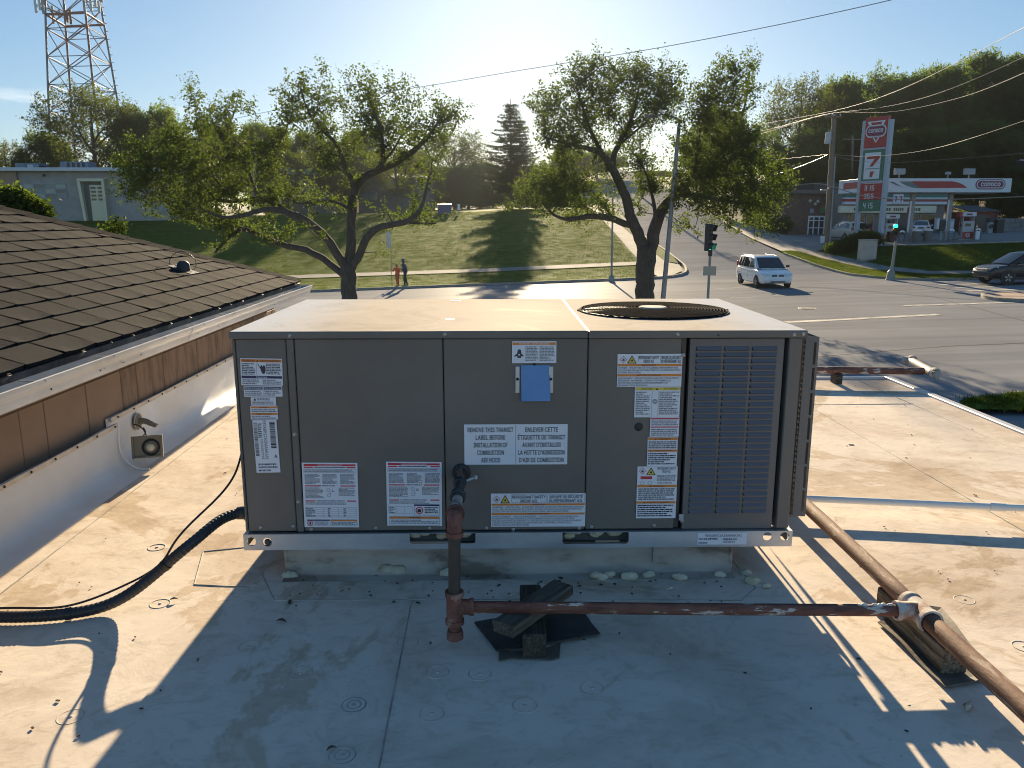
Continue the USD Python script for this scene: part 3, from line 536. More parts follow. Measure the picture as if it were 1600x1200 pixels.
# screws
for px, py in [(453, 524), (695, 522), (1058, 522), (1240, 522), (1254, 521), (460, 679), (466, 785), (458, 823), (407, 825), (486, 828), (587, 826), (671, 826), (760, 826), (802, 828), (905, 826), (924, 824), (1022, 822), (1068, 555), (1066, 815)]:
    x, z = F(px, py, FY - .006); yy = FY - .013 if py < 530 else FY - .003
    obj('screw', lathe([(0, .004), (.0035, .0036), (.0055, .0012), (.0075, .0006), (.0075, 0)], 12, (x, yy, z), 'y'), M_screw, unit, smooth=35)
x, z = F(1121, 523); obj('screw_hole', lathe([(0, .0006), (.004, .0006), (.004, 0)], 10, (x, FY - .0125, z), 'y'), M_dark, unit)
x, z = F(998, 667); obj('rubber_plug', lathe([(0, .006), (.011, .0055), (.016, .003), (.0175, 0)], 28, (x, FY + .001, z), 'y'), mat('rubber', (.015, .015, .015), .55), unit, smooth=True)
b = MB(); x, z = F(1065, 808); b.add(cbox(x - .012, x + .008, FY - .004, FY + .004, z - .014, z + .014, .002)); obj('latch_clip', b, M_galv, unit)
# base rail: folded galvanised channel with lifting slots and rigging holes
rx0, rx1 = UX0 - .0, UX1 + .0
def rr(x0, x1, z0, z1, r): return sbox(x0 + r, z0 + r, x1 - r, z1 - r).buffer(r)
slots = []
for a, b in ((640, 743), (879, 982)):
    xa, zz1 = F(a, 831, FY - .016); xb, zz0 = F(b, 849, FY - .016); slots.append(rr(xa, xb, zz0, zz1, .012))
holesr = []
for px, py in ((393, 846), (418, 847), (1199, 838), (1226, 838)):
    x, z = F(px, py, FY - .016); holesr.append((x, z))
RP = sbox(rx0, ZR0, rx1, ZR1 - .002).difference(shapely.union_all(slots + [Point(x, z).buffer(.018) for x, z in holesr]))
rail = obj('base_rail', upright(extrude(RP, .003), FY - .014), M_galv, unit)
obj('rail_flange', MB().add(cbox(rx0, rx1, FY - .0138, FY + .03, ZR0, ZR0 + .003, .001), cbox(rx0, rx1, FY - .0138, FY + .03, ZR1 - .0045, ZR1 - .002, .001)), M_galv, rail)
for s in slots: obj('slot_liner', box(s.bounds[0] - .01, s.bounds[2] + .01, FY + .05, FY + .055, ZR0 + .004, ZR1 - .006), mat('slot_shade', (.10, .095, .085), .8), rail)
obj('side_rail', box(rx0, rx0 + .003, FY + .03, BY - .02, ZR0, ZR1 - .002), M_galv, unit); obj('side_rail', box(rx1 - .003, rx1, FY + .03, BY - .02, ZR0, ZR1 - .002), M_galv, unit)
obj('rear_rail', box(rx0, rx1, BY - .018, BY - .015, ZR0, ZR1 - .002), M_galv, unit)
for k, (x, z) in enumerate(holesr):
    if k in (1,): obj('bolt_head', lathe([(0, .012), (.008, .011), (.012, .006), (.013, 0)], 16, (x, FY - .012, z), 'y'), mat('bolt_plastic', (.05, .055, .05), .5), rail, smooth=30)
# hanging blue tape flap between two clips
m_b = mat('blue_tape', (0.10, 0.23, 0.47), 0.55, var=(0.12, 0.26, 0.5), vscale=6)
xa, za = F(814, 571, FY - .01); xb, zb_ = F(859, 626, FY - .01); n = 9; V = []
for i, t in enumerate(np.linspace(0, 1, n)):
    for s in (0, 1): V.append((xa + (xb - xa) * s + .002 * t, FY - .006 - .012 * t * t, za + (zb_ - za) * t))
f = [];
for i in range(n - 1): f += [[2 * i, 2 * i + 1, 2 * i + 3], [2 * i, 2 * i + 3, 2 * i + 2]]
V = np.array(V); W_ = V + [0, .0012, 0]; F2 = [[a + 2 * n, c + 2 * n, b + 2 * n] for a, b, c in f]
obj('blue_flap', trimesh.Trimesh(np.vstack([V, W_]), f + F2, process=False), m_b, unit)
for (a, b, c, d) in ((805, 572, 812, 614), (857, 572, 864, 614)):
    x0, z1 = F(a, b); x1, z0 = F(c, d); cl = obj('clip_bracket', cbox(x0, x1, FY - .007, FY - .001, z0, z1, .002), M_galv, unit)
    obj('screw', lathe([(0, .005), (.004, .0045), (.006, .001), (.006, 0)], 12, ((x0 + x1) / 2, FY - .0068, (z0 + z1) / 2 + .003), 'y'), M_blackscrew, cl, smooth=35)
x, z = F(835, 569); obj('screw', lathe([(0, .006), (.004, .0055), (.0065, .001), (.0065, 0)], 12, (x, FY - .001, z), 'y'), M_blackscrew, unit, smooth=35)

# ------------------------------------------------------------------ stickers on the unit
COL = {'w': (0.66, 0.67, 0.70), 'k': (0.03, 0.03, 0.045), 'g': (0.16, 0.16, 0.19), 'o': (0.62, 0.20, 0.035), 'r': (0.50, 0.03, 0.05), 'y': (0.62, 0.46, 0.05), 'b': (0.02, 0.025, 0.09), 'd': (0.24, 0.25, 0.29)}
def lmat(c): return mat({'w': 'sticker_white', 'k': 'ink_black', 'g': 'ink_grey', 'o': 'ink_orange', 'r': 'ink_red', 'y': 'ink_yellow', 'b': 'ink_blue', 'd': 'ink_light'}[c], COL[c], 0.4)
PNAME = {'k': 'lettering', 'g': 'small_print', 'o': 'orange_band', 'r': 'red_band', 'y': 'yellow_band', 'b': 'dark_band', 'd': 'ruled_lines', 'w': 'white_patch'}
LR = np.random.default_rng(11)
SC = mpp(FY + .04)
def sticker(rect, items, lab, y=FY, name='warning_label', parent=None, tilt=0.0, cat=None):
    """rect = px corners (x0, y0, x1, y1); items are drawn in px relative to the photograph"""
    x0, z1 = F(rect[0], rect[1], y); x1, z0 = F(rect[2], rect[3], y)
    sx = (x1 - x0) / (rect[2] - rect[0]); sz = (z1 - z0) / (rect[3] - rect[1])
    X = lambda px: x0 + (px - rect[0]) * sx
    Zz = lambda py: z1 - (py - rect[1]) * sz
    y = y - .0022
    piv = ((x0 + x1) / 2, y, (z0 + z1) / 2)
    R = trimesh.transformations.rotation_matrix(tilt, [0, -1, 0], piv)
    b = upright(extrude(rr(x0, x1, z0, z1, .0015), .0008), y); b.apply_transform(R)
    lb = obj(name, b, lmat('w'), parent or unit, label=lab)
    layers = {}
    def put(c, m, lev=1):
        m = upright(m, y - .0009 - .0004 * (lev - 1)); m.apply_transform(R); layers.setdefault((c, lev), []).append(m)
    for it in items:
        k = it[0]
        if k == 'bar':      # colour, x0, y0, x1, y1
            put(it[1], extrude(sbox(X(it[2]), Zz(it[5]), X(it[4]), Zz(it[3])), .0003), it[6] if len(it) > 6 else 1)
        elif k == 'txt':    # colour, x, baseline y, cap height px, string, align, width px
            c, px, py, h, s, al = it[1:7]; w = it[7] * sx if len(it) > 7 and it[7] else None
            m = text(s, h * sz, h > 4, w, al); m.apply_translation([X(px), Zz(py), 0]); put(c, m, 2)
        elif k == 'dash':   # colour, x0, y0, x1, y1, lines: unreadable small print
            c, a, b_, d, e_, nl = it[1:7]; ph = (e_ - b_) / nl; polys = []
            for q in range(nl):
                x = a; end = d - (LR.uniform(0, .5) * (d - a) if LR.random() < .3 else LR.uniform(0, 2.5))
                while x < end - .8:
                    w = min(LR.choice([1.2, 2.2, 3.2, 4.6, 6.0]), end - x)
                    polys.append(sbox(X(x), Zz(b_ + q * ph + ph * .66), X(x + w), Zz(b_ + q * ph + ph * .12))); x += w + .75
            put(c, trimesh.util.concatenate([extrude(p, .0003) for p in polys]), 2)
        elif k == 'tri':    # warning triangle colour, cx, cy, size
            c, a, b_, s = it[1:5]; P = Polygon([(X(a - s * .58), Zz(b_ + s * .5)), (X(a + s * .58), Zz(b_ + s * .5)), (X(a), Zz(b_ - s * .5))])
            if len(it) > 5: put('k', extrude(P.buffer(s * .06 * sx), .0003), 1); put(c, extrude(P.buffer(-s * .05 * sx), .0003), 2)
            else: put(c, extrude(P, .0003), 2)
        elif k == 'flame':
            c, a, b_, s = it[1:5]; P = Polygon([(X(a + u * s), Zz(b_ - v * s)) for u, v in ((-.32, -.4), (-.36, -.1), (-.2, .12), (-.12, -.02), (.02, .5), (.14, .2), (.22, .28), (.36, -.1), (.3, -.4))])
            put(c, extrude(P, .0003), 3)
        elif k == 'dia':
            a, b_, s = it[1:4]; P = Polygon([(X(a), Zz(b_ - s)), (X(a + s), Zz(b_)), (X(a), Zz(b_ + s)), (X(a - s), Zz(b_))]); put('r', extrude(P.difference(P.buffer(-s * .12 * sx)), .0003), 1)
        elif k == 'ring':
            c, a, b_, r, w = it[1:6]; P = Point(X(a), Zz(b_)).buffer(r * sx).difference(Point(X(a), Zz(b_)).buffer((r - w) * sx)); put(c, extrude(P, .0003), 2)
        elif k == 'poly':
            c, pts = it[1:3]; put(c, extrude(Polygon([(X(a), Zz(b_)) for a, b_ in pts]), .0003), it[3] if len(it) > 3 else 2)
        elif k == 'frame':
            c, a, b_, d, e_ = it[1:6]; P = sbox(X(a), Zz(e_), X(d), Zz(b_)); put(c, extrude(P.difference(P.buffer(-.45 * sx)), .0003), 1)
        elif k == 'code':   # bar code: x0 y0 x1 y1 horizontal? (bars across y)
            c, a, b_, d, e_, vert = it[1:7]; polys = []; t = 0; L = (e_ - b_) if vert else (d - a)
            while t < L - .3:
                w = LR.choice([.5, .8, 1.2, 1.7]); w = min(w, L - t)
                polys.append(sbox(X(a), Zz(b_ + t + w), X(d), Zz(b_ + t)) if vert else sbox(X(a + t), Zz(e_), X(a + t + w), Zz(b_))); t += w + LR.choice([.5, .8, 1.1])
            put(c, trimesh.util.concatenate([extrude(p, .0003) for p in polys]), 2)
        elif k == 'vtxt':   # lettering turned to read downwards
            c, px, py, h, s, w = it[1:7]; m = text(s, h * sx, False, w * sz, 'l'); v = m.vertices.copy(); m.vertices = np.stack([v[:, 1] + X(px), Zz(py) - v[:, 0], v[:, 2]], 1); put(c, m, 2)
    for (c, lev), ms in sorted(layers.items()): obj(PNAME[c], trimesh.util.concatenate(ms), lmat(c), lb)
    return lb
# transit label
sticker((725, 663, 886, 725), [('bar', 'k', 805.2, 664, 805.7, 724)] + [('txt', 'k', 766, 674.5 + 11.7 * k, 6.6, s, 'c', w) for k, (s, w) in enumerate([('REMOVE THIS TRANSIT', 71), ('LABEL BEFORE', 46), ('INSTALLATION OF', 53), ('COMBUSTION', 42), ('AIR HOOD', 30)])]
        + [('txt', 'k', 845.5, 674.5 + 11.7 * k, 6.6, s, 'c', w) for k, (s, w) in enumerate([('ENLEVER CETTE', 51), ('ÉTIQUETTE DE TRANSIT', 74), ("AVANT D'INSTALLER", 60), ("LA HOTTE D'ADMISSION", 73), ("D'AIR DE COMBUSTION", 70)])], 'white two-column transit label in English and French', name='transit_label')
def refrig(x0, y0, x1, y1, small=False):
    return [('dia', x0 + 9, y0 + 8.5, 5.6), ('flame', 'k', x0 + 9, y0 + 8.5, 5), ('tri', 'y', x0 + 22, y0 + 8.5, 11, 1), ('flame', 'k', x0 + 22, y0 + 9.5, 4.5)]
# lower label on the middle panel
r = (767, 771, 914, 822)
sticker(r, refrig(*r) + [('frame', 'g', 799, 772.5, 853, 785), ('frame', 'g', 854.5, 772.5, 912.5, 785), ('txt', 'k', 826, 778.4, 4.2, 'REFRIGERANT SAFETY', 'c', 52), ('txt', 'k', 826, 784.4, 4.2, 'GROUP A2L', 'c', 27), ('txt', 'k', 883.5, 778.4, 4.2, 'GROUPE DE SÉCURITÉ', 'c', 52), ('txt', 'k', 883.5, 784.4, 4.2, 'DU RÉFRIGÉRANT A2L', 'c', 52),
    ('bar', 'o', 768, 786.3, 913, 789.3), ('txt', 'k', 841, 788.9, 2.2, 'WARNING', 'c', 20), ('bar', 'o', 768, 800.6, 913, 803.5), ('txt', 'k', 841, 803.1, 2.2, 'AVERTISSEMENT', 'c', 34)]
    + [('txt', 'k', 769, 792.8 + 3.3 * k, 2.3, s, 'l', w) for k, (s, w) in enumerate([('WARNING - RISK OF FIRE - AUXILIARY DEVICES WHICH MAY BE IGNITION SOURCES', 142), ('SHALL NOT BE INSTALLED IN THE DUCTWORK, OTHER THAN AUXILIARY DEVICES', 139), ('LISTED FOR USE WITH THE SPECIFIC APPLIANCE. SEE INSTRUCTIONS.', 119)])]
    + [('txt', 'k', 769, 807.1 + 3.25 * k, 2.3, s, 'l', w) for k, (s, w) in enumerate([("AVERTISSEMENT - RISQUE D'INCENDIE - LES DISPOSITIFS AUXILIAIRES QUI", 134), ("PEUVENT ÊTRE DES SOURCES D'INFLAMMATION NE DOIVENT PAS ÊTRE", 128), ("INSTALLÉS DANS LES GAINES, À L'EXCEPTION DES DISPOSITIFS AUXILIAIRES", 138), ("HOMOLOGUÉS POUR UNE UTILISATION AVEC L'APPAREIL SPÉCIFIQUE.", 124), ('CONSULTEZ LES INSTRUCTIONS.', 58)])], 'wide refrigerant safety label below the transit label')
# upper right refrigerant label
r = (965, 553, 1064, 604)
sticker(r, refrig(*r) + [('bar', 'g', 996.5, 556, 996.9, 566), ('bar', 'g', 1030, 556, 1030.4, 566), ('txt', 'k', 1013, 560.8, 4.6, 'REFRIGERANT SAFETY', 'c', 31), ('txt', 'k', 1013, 566.6, 4.6, 'GROUP A2L', 'c', 16), ('txt', 'k', 1047, 560.8, 4.6, 'GROUPE DE SÉCURITÉ', 'c', 31), ('txt', 'k', 1047, 566.6, 4.6, 'DU RÉFRIGÉRANT A2L', 'c', 31),
    ('bar', 'o', 965.5, 568.4, 1063.5, 572), ('tri', 'k', 1004, 570.3, 2.6), ('txt', 'k', 1015, 571.6, 2.6, 'WARNING', 'c', 18), ('bar', 'o', 965.5, 584, 1063.5, 587.6), ('tri', 'k', 997, 585.9, 2.6), ('txt', 'k', 1016, 587.2, 2.6, 'AVERTISSEMENT', 'c', 34)]
    + [('txt', 'k', 966.5, 575.6 + 3.6 * k, 2.5, s, 'l', w) for k, (s, w) in enumerate([('WARNING - RISK OF FIRE DUE TO FLAMMABLE REFRIGERANT USED.', 92), ('FOLLOW HANDLING INSTRUCTIONS CAREFULLY IN COMPLIANCE WITH', 95), ('NATIONAL REGULATIONS.', 35)])]
    + [('txt', 'k', 966.5, 591.6 + 3.7 * k, 2.5, s, 'l', w) for k, (s, w) in enumerate([("AVERTISSEMENT - RISQUE D'INCENDIE CAUSÉ PAR L'UTILISATION DE", 93), ('RÉFRIGÉRANT INFLAMMABLE. SUIVRE ATTENTIVEMENT LES', 81), ('INSTRUCTIONS DE MANIPULATION CONFORMÉMENT AUX', 77), ('RÉGLEMENTATIONS NATIONALES.', 46)])], 'upper refrigerant safety label with two orange bands')
sticker((992, 604.6, 1061, 651.5), [('bar', 'y', 993, 605.2, 1060.5, 609.5), ('txt', 'k', 1010, 608.7, 3, 'CAUTION', 'c', 16), ('tri', 'k', 1025.5, 607.4, 3.4), ('txt', 'k', 1046, 608.7, 3, 'ATTENTION', 'c', 20), ('bar', 'g', 1018, 610, 1018.4, 651), ('bar', 'g', 1028, 610, 1028.4, 651), ('ring', 'g', 1023, 627, 3.8, 1), ('ring', 'g', 1023, 627, 2, .8), ('dash', 'g', 994, 611.5, 1016, 648, 13), ('dash', 'g', 1029.5, 611.5, 1059.5, 648, 13)], 'white caution label with a yellow top band')
sticker((1016, 652, 1060, 682), [('bar', 'r', 1017, 653, 1059, 655), ('bar', 'r', 1017, 666, 1059, 667.8), ('dash', 'g', 1018, 656.5, 1058.5, 665, 3), ('dash', 'g', 1018, 669.5, 1058.5, 681, 4)], 'small white label with two thin red bands')
sticker((1012, 683, 1057, 728), [('bar', 'o', 1012.5, 683.6, 1056.5, 687.3), ('tri', 'k', 1024, 685.5, 2.6), ('txt', 'k', 1037, 686.8, 2.5, 'WARNING', 'c', 18), ('bar', 'o', 1012.5, 702, 1056.5, 705.4), ('tri', 'k', 1017, 703.8, 2.6), ('txt', 'k', 1037, 704.9, 2.4, 'AVERTISSEMENT', 'c', 32), ('dash', 'k', 1013.5, 689, 1056, 701, 4), ('dash', 'k', 1013.5, 707, 1056, 726, 6)], 'narrow white label with two orange bands above the lowest one')
sticker((996, 728.6, 1055, 809), [('dia', 1003.5, 735.5, 5.2), ('flame', 'k', 1003.5, 735.5, 5), ('tri', 'y', 1016, 736, 10.5, 1), ('flame', 'k', 1016, 737, 4.5), ('bar', 'r', 1001, 743.6, 1018, 748), ('txt', 'k', 1039, 733.6, 4, 'REFRIGERANT SAFETY', 'c', 27), ('txt', 'k', 1039, 738.4, 4, 'GROUP A2L', 'c', 13), ('txt', 'k', 1039, 745.8, 4, 'GROUPE DE SÉCURITÉ', 'c', 27), ('txt', 'k', 1039, 751, 4, 'DU RÉFRIGÉRANT A2L', 'c', 27), ('frame', 'g', 1001, 752, 1006, 756), ('frame', 'g', 1012, 752, 1018, 756), ('dash', 'g', 1026, 753, 1050, 755.5, 1),
    ('bar', 'o', 996.5, 757, 1054.5, 760.6), ('tri', 'k', 1016, 758.9, 2.6), ('txt', 'k', 1028, 760.2, 2.5, 'WARNING', 'c', 18), ('bar', 'o', 996, 782.4, 1054, 786), ('tri', 'k', 1008, 784.2, 2.6), ('txt', 'k', 1028, 785.6, 2.5, 'AVERTISSEMENT', 'c', 34), ('dash', 'k', 998.5, 762, 1052, 781, 6), ('dash', 'k', 998, 787.5, 1052, 807, 6)], 'tall lowest refrigerant label with a red box and two orange bands')
# label over the blue flap
sticker((800, 533, 869, 567), [('bar', 'o', 801, 535, 868, 538.8), ('txt', 'w', 835, 538.2, 2.6, 'WARNING  AVERTISSEMENT', 'c', 48), ('poly', 'k', [(803, 556), (807.5, 552.5), (808.6, 549.5), (809.2, 546.3), (812, 545.2), (814, 546.8), (814, 549.6), (814.8, 552.3), (818, 555), (817.4, 556.6), (814.6, 555.8), (814.2, 558.8), (808.4, 558.8), (808.2, 555.6), (803.4, 557)]), ('poly', 'w', [(810, 552.6), (812.6, 552.6), (812.6, 555), (810, 555)], 3), ('dash', 'g', 821, 541, 841, 564, 10), ('dash', 'g', 843.5, 541, 867, 564, 10), ('bar', 'g', 842, 541, 842.3, 565)], 'small warning label with a black figure above the blue flap', y=FY - .0015)
# left panel stack
sticker((375, 560, 443, 602), [('bar', 'o', 376, 561.3, 442, 565.8), ('txt', 'k', 389, 565.2, 3.2, 'WARNING', 'c', 20), ('tri', 'k', 403, 563.6, 3), ('txt', 'k', 424, 565.2, 3.2, 'AVERTISSEMENT', 'c', 33), ('bar', 'b', 376, 587, 442, 591), ('txt', 'w', 409, 590.4, 2.8, 'Important', 'c', 18), ('bar', 'g', 401, 566.5, 401.4, 586), ('poly', 'k', [(408, 571), (410, 570), (411, 573), (413, 570), (415, 572), (416, 576), (414.5, 583), (411, 584), (408.5, 580), (407, 575)]), ('poly', 'k', [(403, 568), (404, 568.3), (406.5, 573), (409, 574), (408.5, 575), (405.6, 574)]), ('dash', 'k', 377, 567.5, 399.5, 586, 7), ('dash', 'k', 416.5, 567.5, 441, 585, 7), ('dash', 'g', 377, 592.5, 408, 601, 3), ('dash', 'g', 410, 592.5, 441, 601, 3)], 'warning label with a black hand symbol and an orange top band', tilt=-.02)
sticker((381, 603.5, 442, 619.5), [('bar', 'b', 382, 604.8, 411, 608.8), ('bar', 'b', 412.5, 604.8, 441, 608.8), ('txt', 'w', 396.5, 608.1, 2.4, 'Notice to installer', 'c', 26), ('txt', 'w', 427, 608.1, 2.4, "Avis à l'installateur", 'c', 26), ('bar', 'g', 411.6, 609, 412, 619), ('dash', 'g', 383, 610, 410, 618.5, 3), ('dash', 'g', 413.5, 610, 440, 618.5, 3)], 'white label with two black title bars')
sticker((392, 620.5, 432, 633.5), [('tri', 'k', 398.5, 623.6, 4), ('txt', 'k', 412, 625.3, 3.6, 'WARNING', 'c', 20), ('dash', 'g', 394, 627, 430.5, 632.5, 2)], 'plain white label with the word WARNING')
sticker((391, 634, 435, 655), [('bar', 'o', 392, 634.8, 434.5, 637.6), ('txt', 'k', 413, 637.3, 2.1, 'WARNING', 'c', 14), ('bar', 'o', 392, 645, 434.5, 648), ('txt', 'k', 413, 647.6, 2.1, 'AVERTISSEMENT', 'c', 26), ('dash', 'g', 393, 638.8, 433.5, 644.5, 2), ('dash', 'g', 393, 649, 433.5, 654.5, 2)], 'small white label with two orange bands above the bar code')
sticker((395, 656, 438, 738), [('code', 'k', 396.5, 660, 403, 712, True), ('code', 'k', 425, 659, 434.5, 700, True), ('vtxt', 'k', 413.5, 657, 5.6, 'KE048H12A2AAAAA1A1', 60), ('vtxt', 'k', 407, 686, 4, 'N1D4057791', 31), ('dash', 'k', 404, 661, 411, 684, 8), ('txt', 'k', 432, 715, 5, 'A', 'c'), ('code', 'k', 399.5, 723.5, 432, 726, False), ('code', 'k', 399.5, 728, 434, 730.6, False), ('code', 'k', 399.5, 733, 421, 735.5, False)], 'tall white shipping label with bar codes', tilt=.015, name='bar_code_label')
def instr(x0, y0, x1, y1, second):
    a = [('bar', 'r', x0 + 3, y0 + 2, x1 - 3, y0 + 5), ('txt', 'w', (x0 + x1) / 2, y0 + 4.5, 1.8, 'WARNING', 'c', 40), ('bar', 'r', x0 + 3, y0 + 6.2, x0 + 18, y0 + 8), ('bar', 'r', x1 - 18, y0 + 6.2, x1 - 3, y0 + 8), ('dash', 'k', x0 + 20, y0 + 6, x1 - 20, y0 + 8.4, 1), ('frame', 'd', x0 + 2.5, y0 + 9.5, x1 - 2.5, y0 + 15.5), ('dash', 'g', x0 + 4, y0 + 10.3, x1 - 4, y0 + 15, 2)]
    for c in range(3): a.append(('dash', 'g', x0 + 4 + c * 29, y0 + 17, x0 + 29 + c * 29, y0 + 33, 9))
    a += [('bar', 'r', x0 + 4, y0 + 34.6, x0 + 30, y0 + 36.4), ('bar', 'r', x1 - 29, y0 + 34.6, x1 - 4, y0 + 36.4), ('dash', 'k', x0 + 32, y0 + 34.4, x1 - 32, y0 + 36.6, 1), ('dash', 'g', x0 + 4, y0 + 38, x0 + 35, y0 + 55, 9), ('dash', 'g', x1 - 32, y0 + 38, x1 - 4, y0 + 51, 7), ('ring', 'g', x0 + 42, y0 + 42, 3, .6), ('ring', 'g', x0 + 43, y0 + 50, 3, .6), ('bar', 'g', x0 + 45.5, y0 + 44, x0 + 46, y0 + 48), ('dash', 'g', x0 + 47.5, y0 + 41, x0 + 53, y0 + 45, 2),
          ('bar', 'r', x0 + 4, y0 + 58, x0 + 20, y0 + 59.8), ('bar', 'r', x1 - 19, y0 + 58, x1 - 4, y0 + 59.8), ('dash', 'k', x0 + 22, y0 + 57.8, x1 - 22, y0 + 60, 1), ('dash', 'g', x0 + 4, y0 + 61, x1 - 18, y0 + 65, 2)]
    if not second:
        a += [('frame', 'd', x0 + 3, y0 + 69, x1 - 3, y0 + 84), ('bar', 'd', x0 + 32, y0 + 69, x0 + 32.4, y0 + 84), ('bar', 'd', x0 + 57, y0 + 69, x0 + 57.4, y0 + 84)] + [('bar', 'd', x0 + 3, y0 + 69 + 3 * k, x1 - 3, y0 + 69.3 + 3 * k) for k in range(1, 5)] + [('dash', 'g', x0 + 4, y0 + 69.5, x0 + 20, y0 + 84, 5), ('dash', 'g', x0 + 40, y0 + 69.5, x0 + 45, y0 + 84, 5), ('dash', 'g', x0 + 66, y0 + 69.5, x0 + 71, y0 + 84, 5),
              ('bar', 'b', x0 + 5, y0 + 88, x0 + 43, y0 + 90), ('ring', 'r', x0 + 10, y0 + 93.5, 4.6, 1.2), ('bar', 'k', x0 + 8.5, y0 + 92, x0 + 11.5, y0 + 95.5, 2), ('dash', 'g', x0 + 17, y0 + 91, x0 + 42, y0 + 96.5, 3), ('frame', 'g', x0 + 5, y0 + 88, x0 + 43, y0 + 98), ('bar', 'o', x0 + 44.5, y0 + 88, x1 - 3, y0 + 90.5), ('frame', 'g', x0 + 44.5, y0 + 88, x1 - 3, y0 + 98), ('dash', 'g', x0 + 46, y0 + 91.5, x1 - 4, y0 + 96.5, 3)]
    else:
        a += [('frame', 'd', x0 + 3, y0 + 69, x0 + 41, y0 + 80), ('bar', 'd', x0 + 16, y0 + 69, x0 + 16.4, y0 + 80), ('bar', 'd', x0 + 28, y0 + 69, x0 + 28.4, y0 + 80), ('dash', 'g', x0 + 4, y0 + 69.5, x0 + 14, y0 + 80, 4), ('bar', 'b', x0 + 44, y0 + 65.5, x1 - 4, y0 + 68), ('frame', 'b', x0 + 44, y0 + 65.5, x1 - 4, y0 + 82.5), ('ring', 'r', x0 + 52.5, y0 + 75, 6.2, 1.6), ('poly', 'k', [(x0 + 49, y0 + 76), (x0 + 50, y0 + 73), (x0 + 54, y0 + 72.5), (x0 + 56, y0 + 76), (x0 + 54, y0 + 78), (x0 + 50, y0 + 78)]), ('dash', 'k', x0 + 61, y0 + 69.5, x1 - 6, y0 + 80, 4),
              ('bar', 'o', x0 + 4, y0 + 84.6, x1 - 4, y0 + 88.2), ('txt', 'k', (x0 + x1) / 2, y0 + 87.6, 2.4, 'WARNING', 'c', 18), ('frame', 'b', x0 + 4, y0 + 84.6, x1 - 4, y0 + 98.5), ('dash', 'g', x0 + 6, y0 + 89.5, x1 - 6, y0 + 96.5, 3)]
    return a
sticker((471, 723, 562, 823), instr(471, 723, 562, 823, False), 'large safety instruction label with a ruled table', name='instruction_label', tilt=-.012)
sticker((602.5, 721.5, 691.5, 821), instr(602.5, 721.5, 691.5, 821, True), 'large safety instruction label with a round red prohibition sign', name='instruction_label', tilt=-.012)
sticker((1090, 832, 1166, 850), [('txt', 'k', 1102, 838.2, 3.8, 'KE048H12A2AAAAA1A1', 'l', 56), ('code', 'k', 1092, 840, 1121, 842.6, False), ('code', 'k', 1092, 846, 1106, 848.6, False), ('code', 'k', 1129, 840.5, 1150, 843.5, False), ('dash', 'g', 1130, 845, 1148, 848, 1)], 'white serial number sticker on the galvanised base rail', y=FY - .0165, name='serial_label', parent=rail)

# ------------------------------------------------------------------ curb under the unit with foam
curb = thing('roof_curb', 'low white membrane-wrapped curb carrying the air conditioning unit', 'curb')
cx0, cx1, cyf = -.875, .965, 3.035
m = trimesh.creation.box([cx1 - cx0, .9, ZR0 - .004]); m.apply_translation([(cx0 + cx1) / 2, cyf + .45, (ZR0 - .004) / 2])
prof = [(0, ZR0 - .003), (-.002, .06), (-.006, .03), (-.02, .012), (-.05, .004), (-.09, .0015)]
xsn = np.linspace(cx0, cx1, 60); V = np.zeros((60, len(prof), 3)); nz = meshkit.fbm(np.stack(np.broadcast_arrays(xsn[:, None] * 4, np.array([p[1] for p in prof])[None] * 9, np.zeros((1, 1))), -1), 3, 4) - .5
for k, (dy, z) in enumerate(prof): V[:, k] = np.c_[xsn, cyf + dy + nz[:, k] * .012, np.full(60, z)]
k = len(prof); a = (np.arange(59)[:, None] * k + np.arange(k - 1)[None]).ravel()
skin = trimesh.Trimesh(V.reshape(-1, 3), np.vstack([np.stack([a, a + k + 1, a + k], -1), np.stack([a, a + 1, a + k + 1], -1)])[:, ::-1], process=False)
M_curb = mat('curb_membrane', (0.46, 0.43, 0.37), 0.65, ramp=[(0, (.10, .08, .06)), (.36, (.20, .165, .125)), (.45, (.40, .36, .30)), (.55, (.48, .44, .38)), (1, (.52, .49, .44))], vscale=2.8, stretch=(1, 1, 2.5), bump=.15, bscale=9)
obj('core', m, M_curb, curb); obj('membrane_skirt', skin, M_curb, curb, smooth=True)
for (px, py, w, h) in [(382, 0, 0, 0)][:0]: pass
for xa in (cx0 - .004, cx1 - .002): obj('corner_boot', cbox(xa - .006, xa + .012, cyf - .006, cyf + .88, .0, ZR0 - .01, .006), M_curb, curb)
for xa in (.64, ): obj('patch', upright(extrude(rr(xa, xa + .13, .03, ZR0 - .015, .02), .003), cyf - .009), M_curb, curb)
obj('gasket', MB().add(*[cbox(x, x + w, cyf - .012, cyf + .01, ZR0 - .012, ZR0 - .0035, .003) for x, w in ((-.55, .12), (-.2, .3), (.2, .2), (.5, .42))]), mat('gasket', (.06, .055, .05), .9), curb)
M_foam = mat('spray_foam', (0.55, 0.52, 0.40), 0.7, var=(0.42, 0.37, 0.24), vscale=14, bump=.3, bscale=40)
def blob(c, r, seed, n=3):
    rb = np.random.default_rng(seed); ms = []
    for k in range(n):
        s = trimesh.creation.icosphere(2, 1.0); d = s.vertices; nn = meshkit.fbm(d * 1.7 + seed + k, 3, seed); s.vertices = d * (r * (.55 + .75 * nn))[:, None] * [1.25, .8, .75]
        s.apply_translation(np.array(c) + rb.uniform(-1, 1, 3) * [r * 1.1, r * .2, r * .2]); ms.append(s)
    return trimesh.util.concatenate(ms)
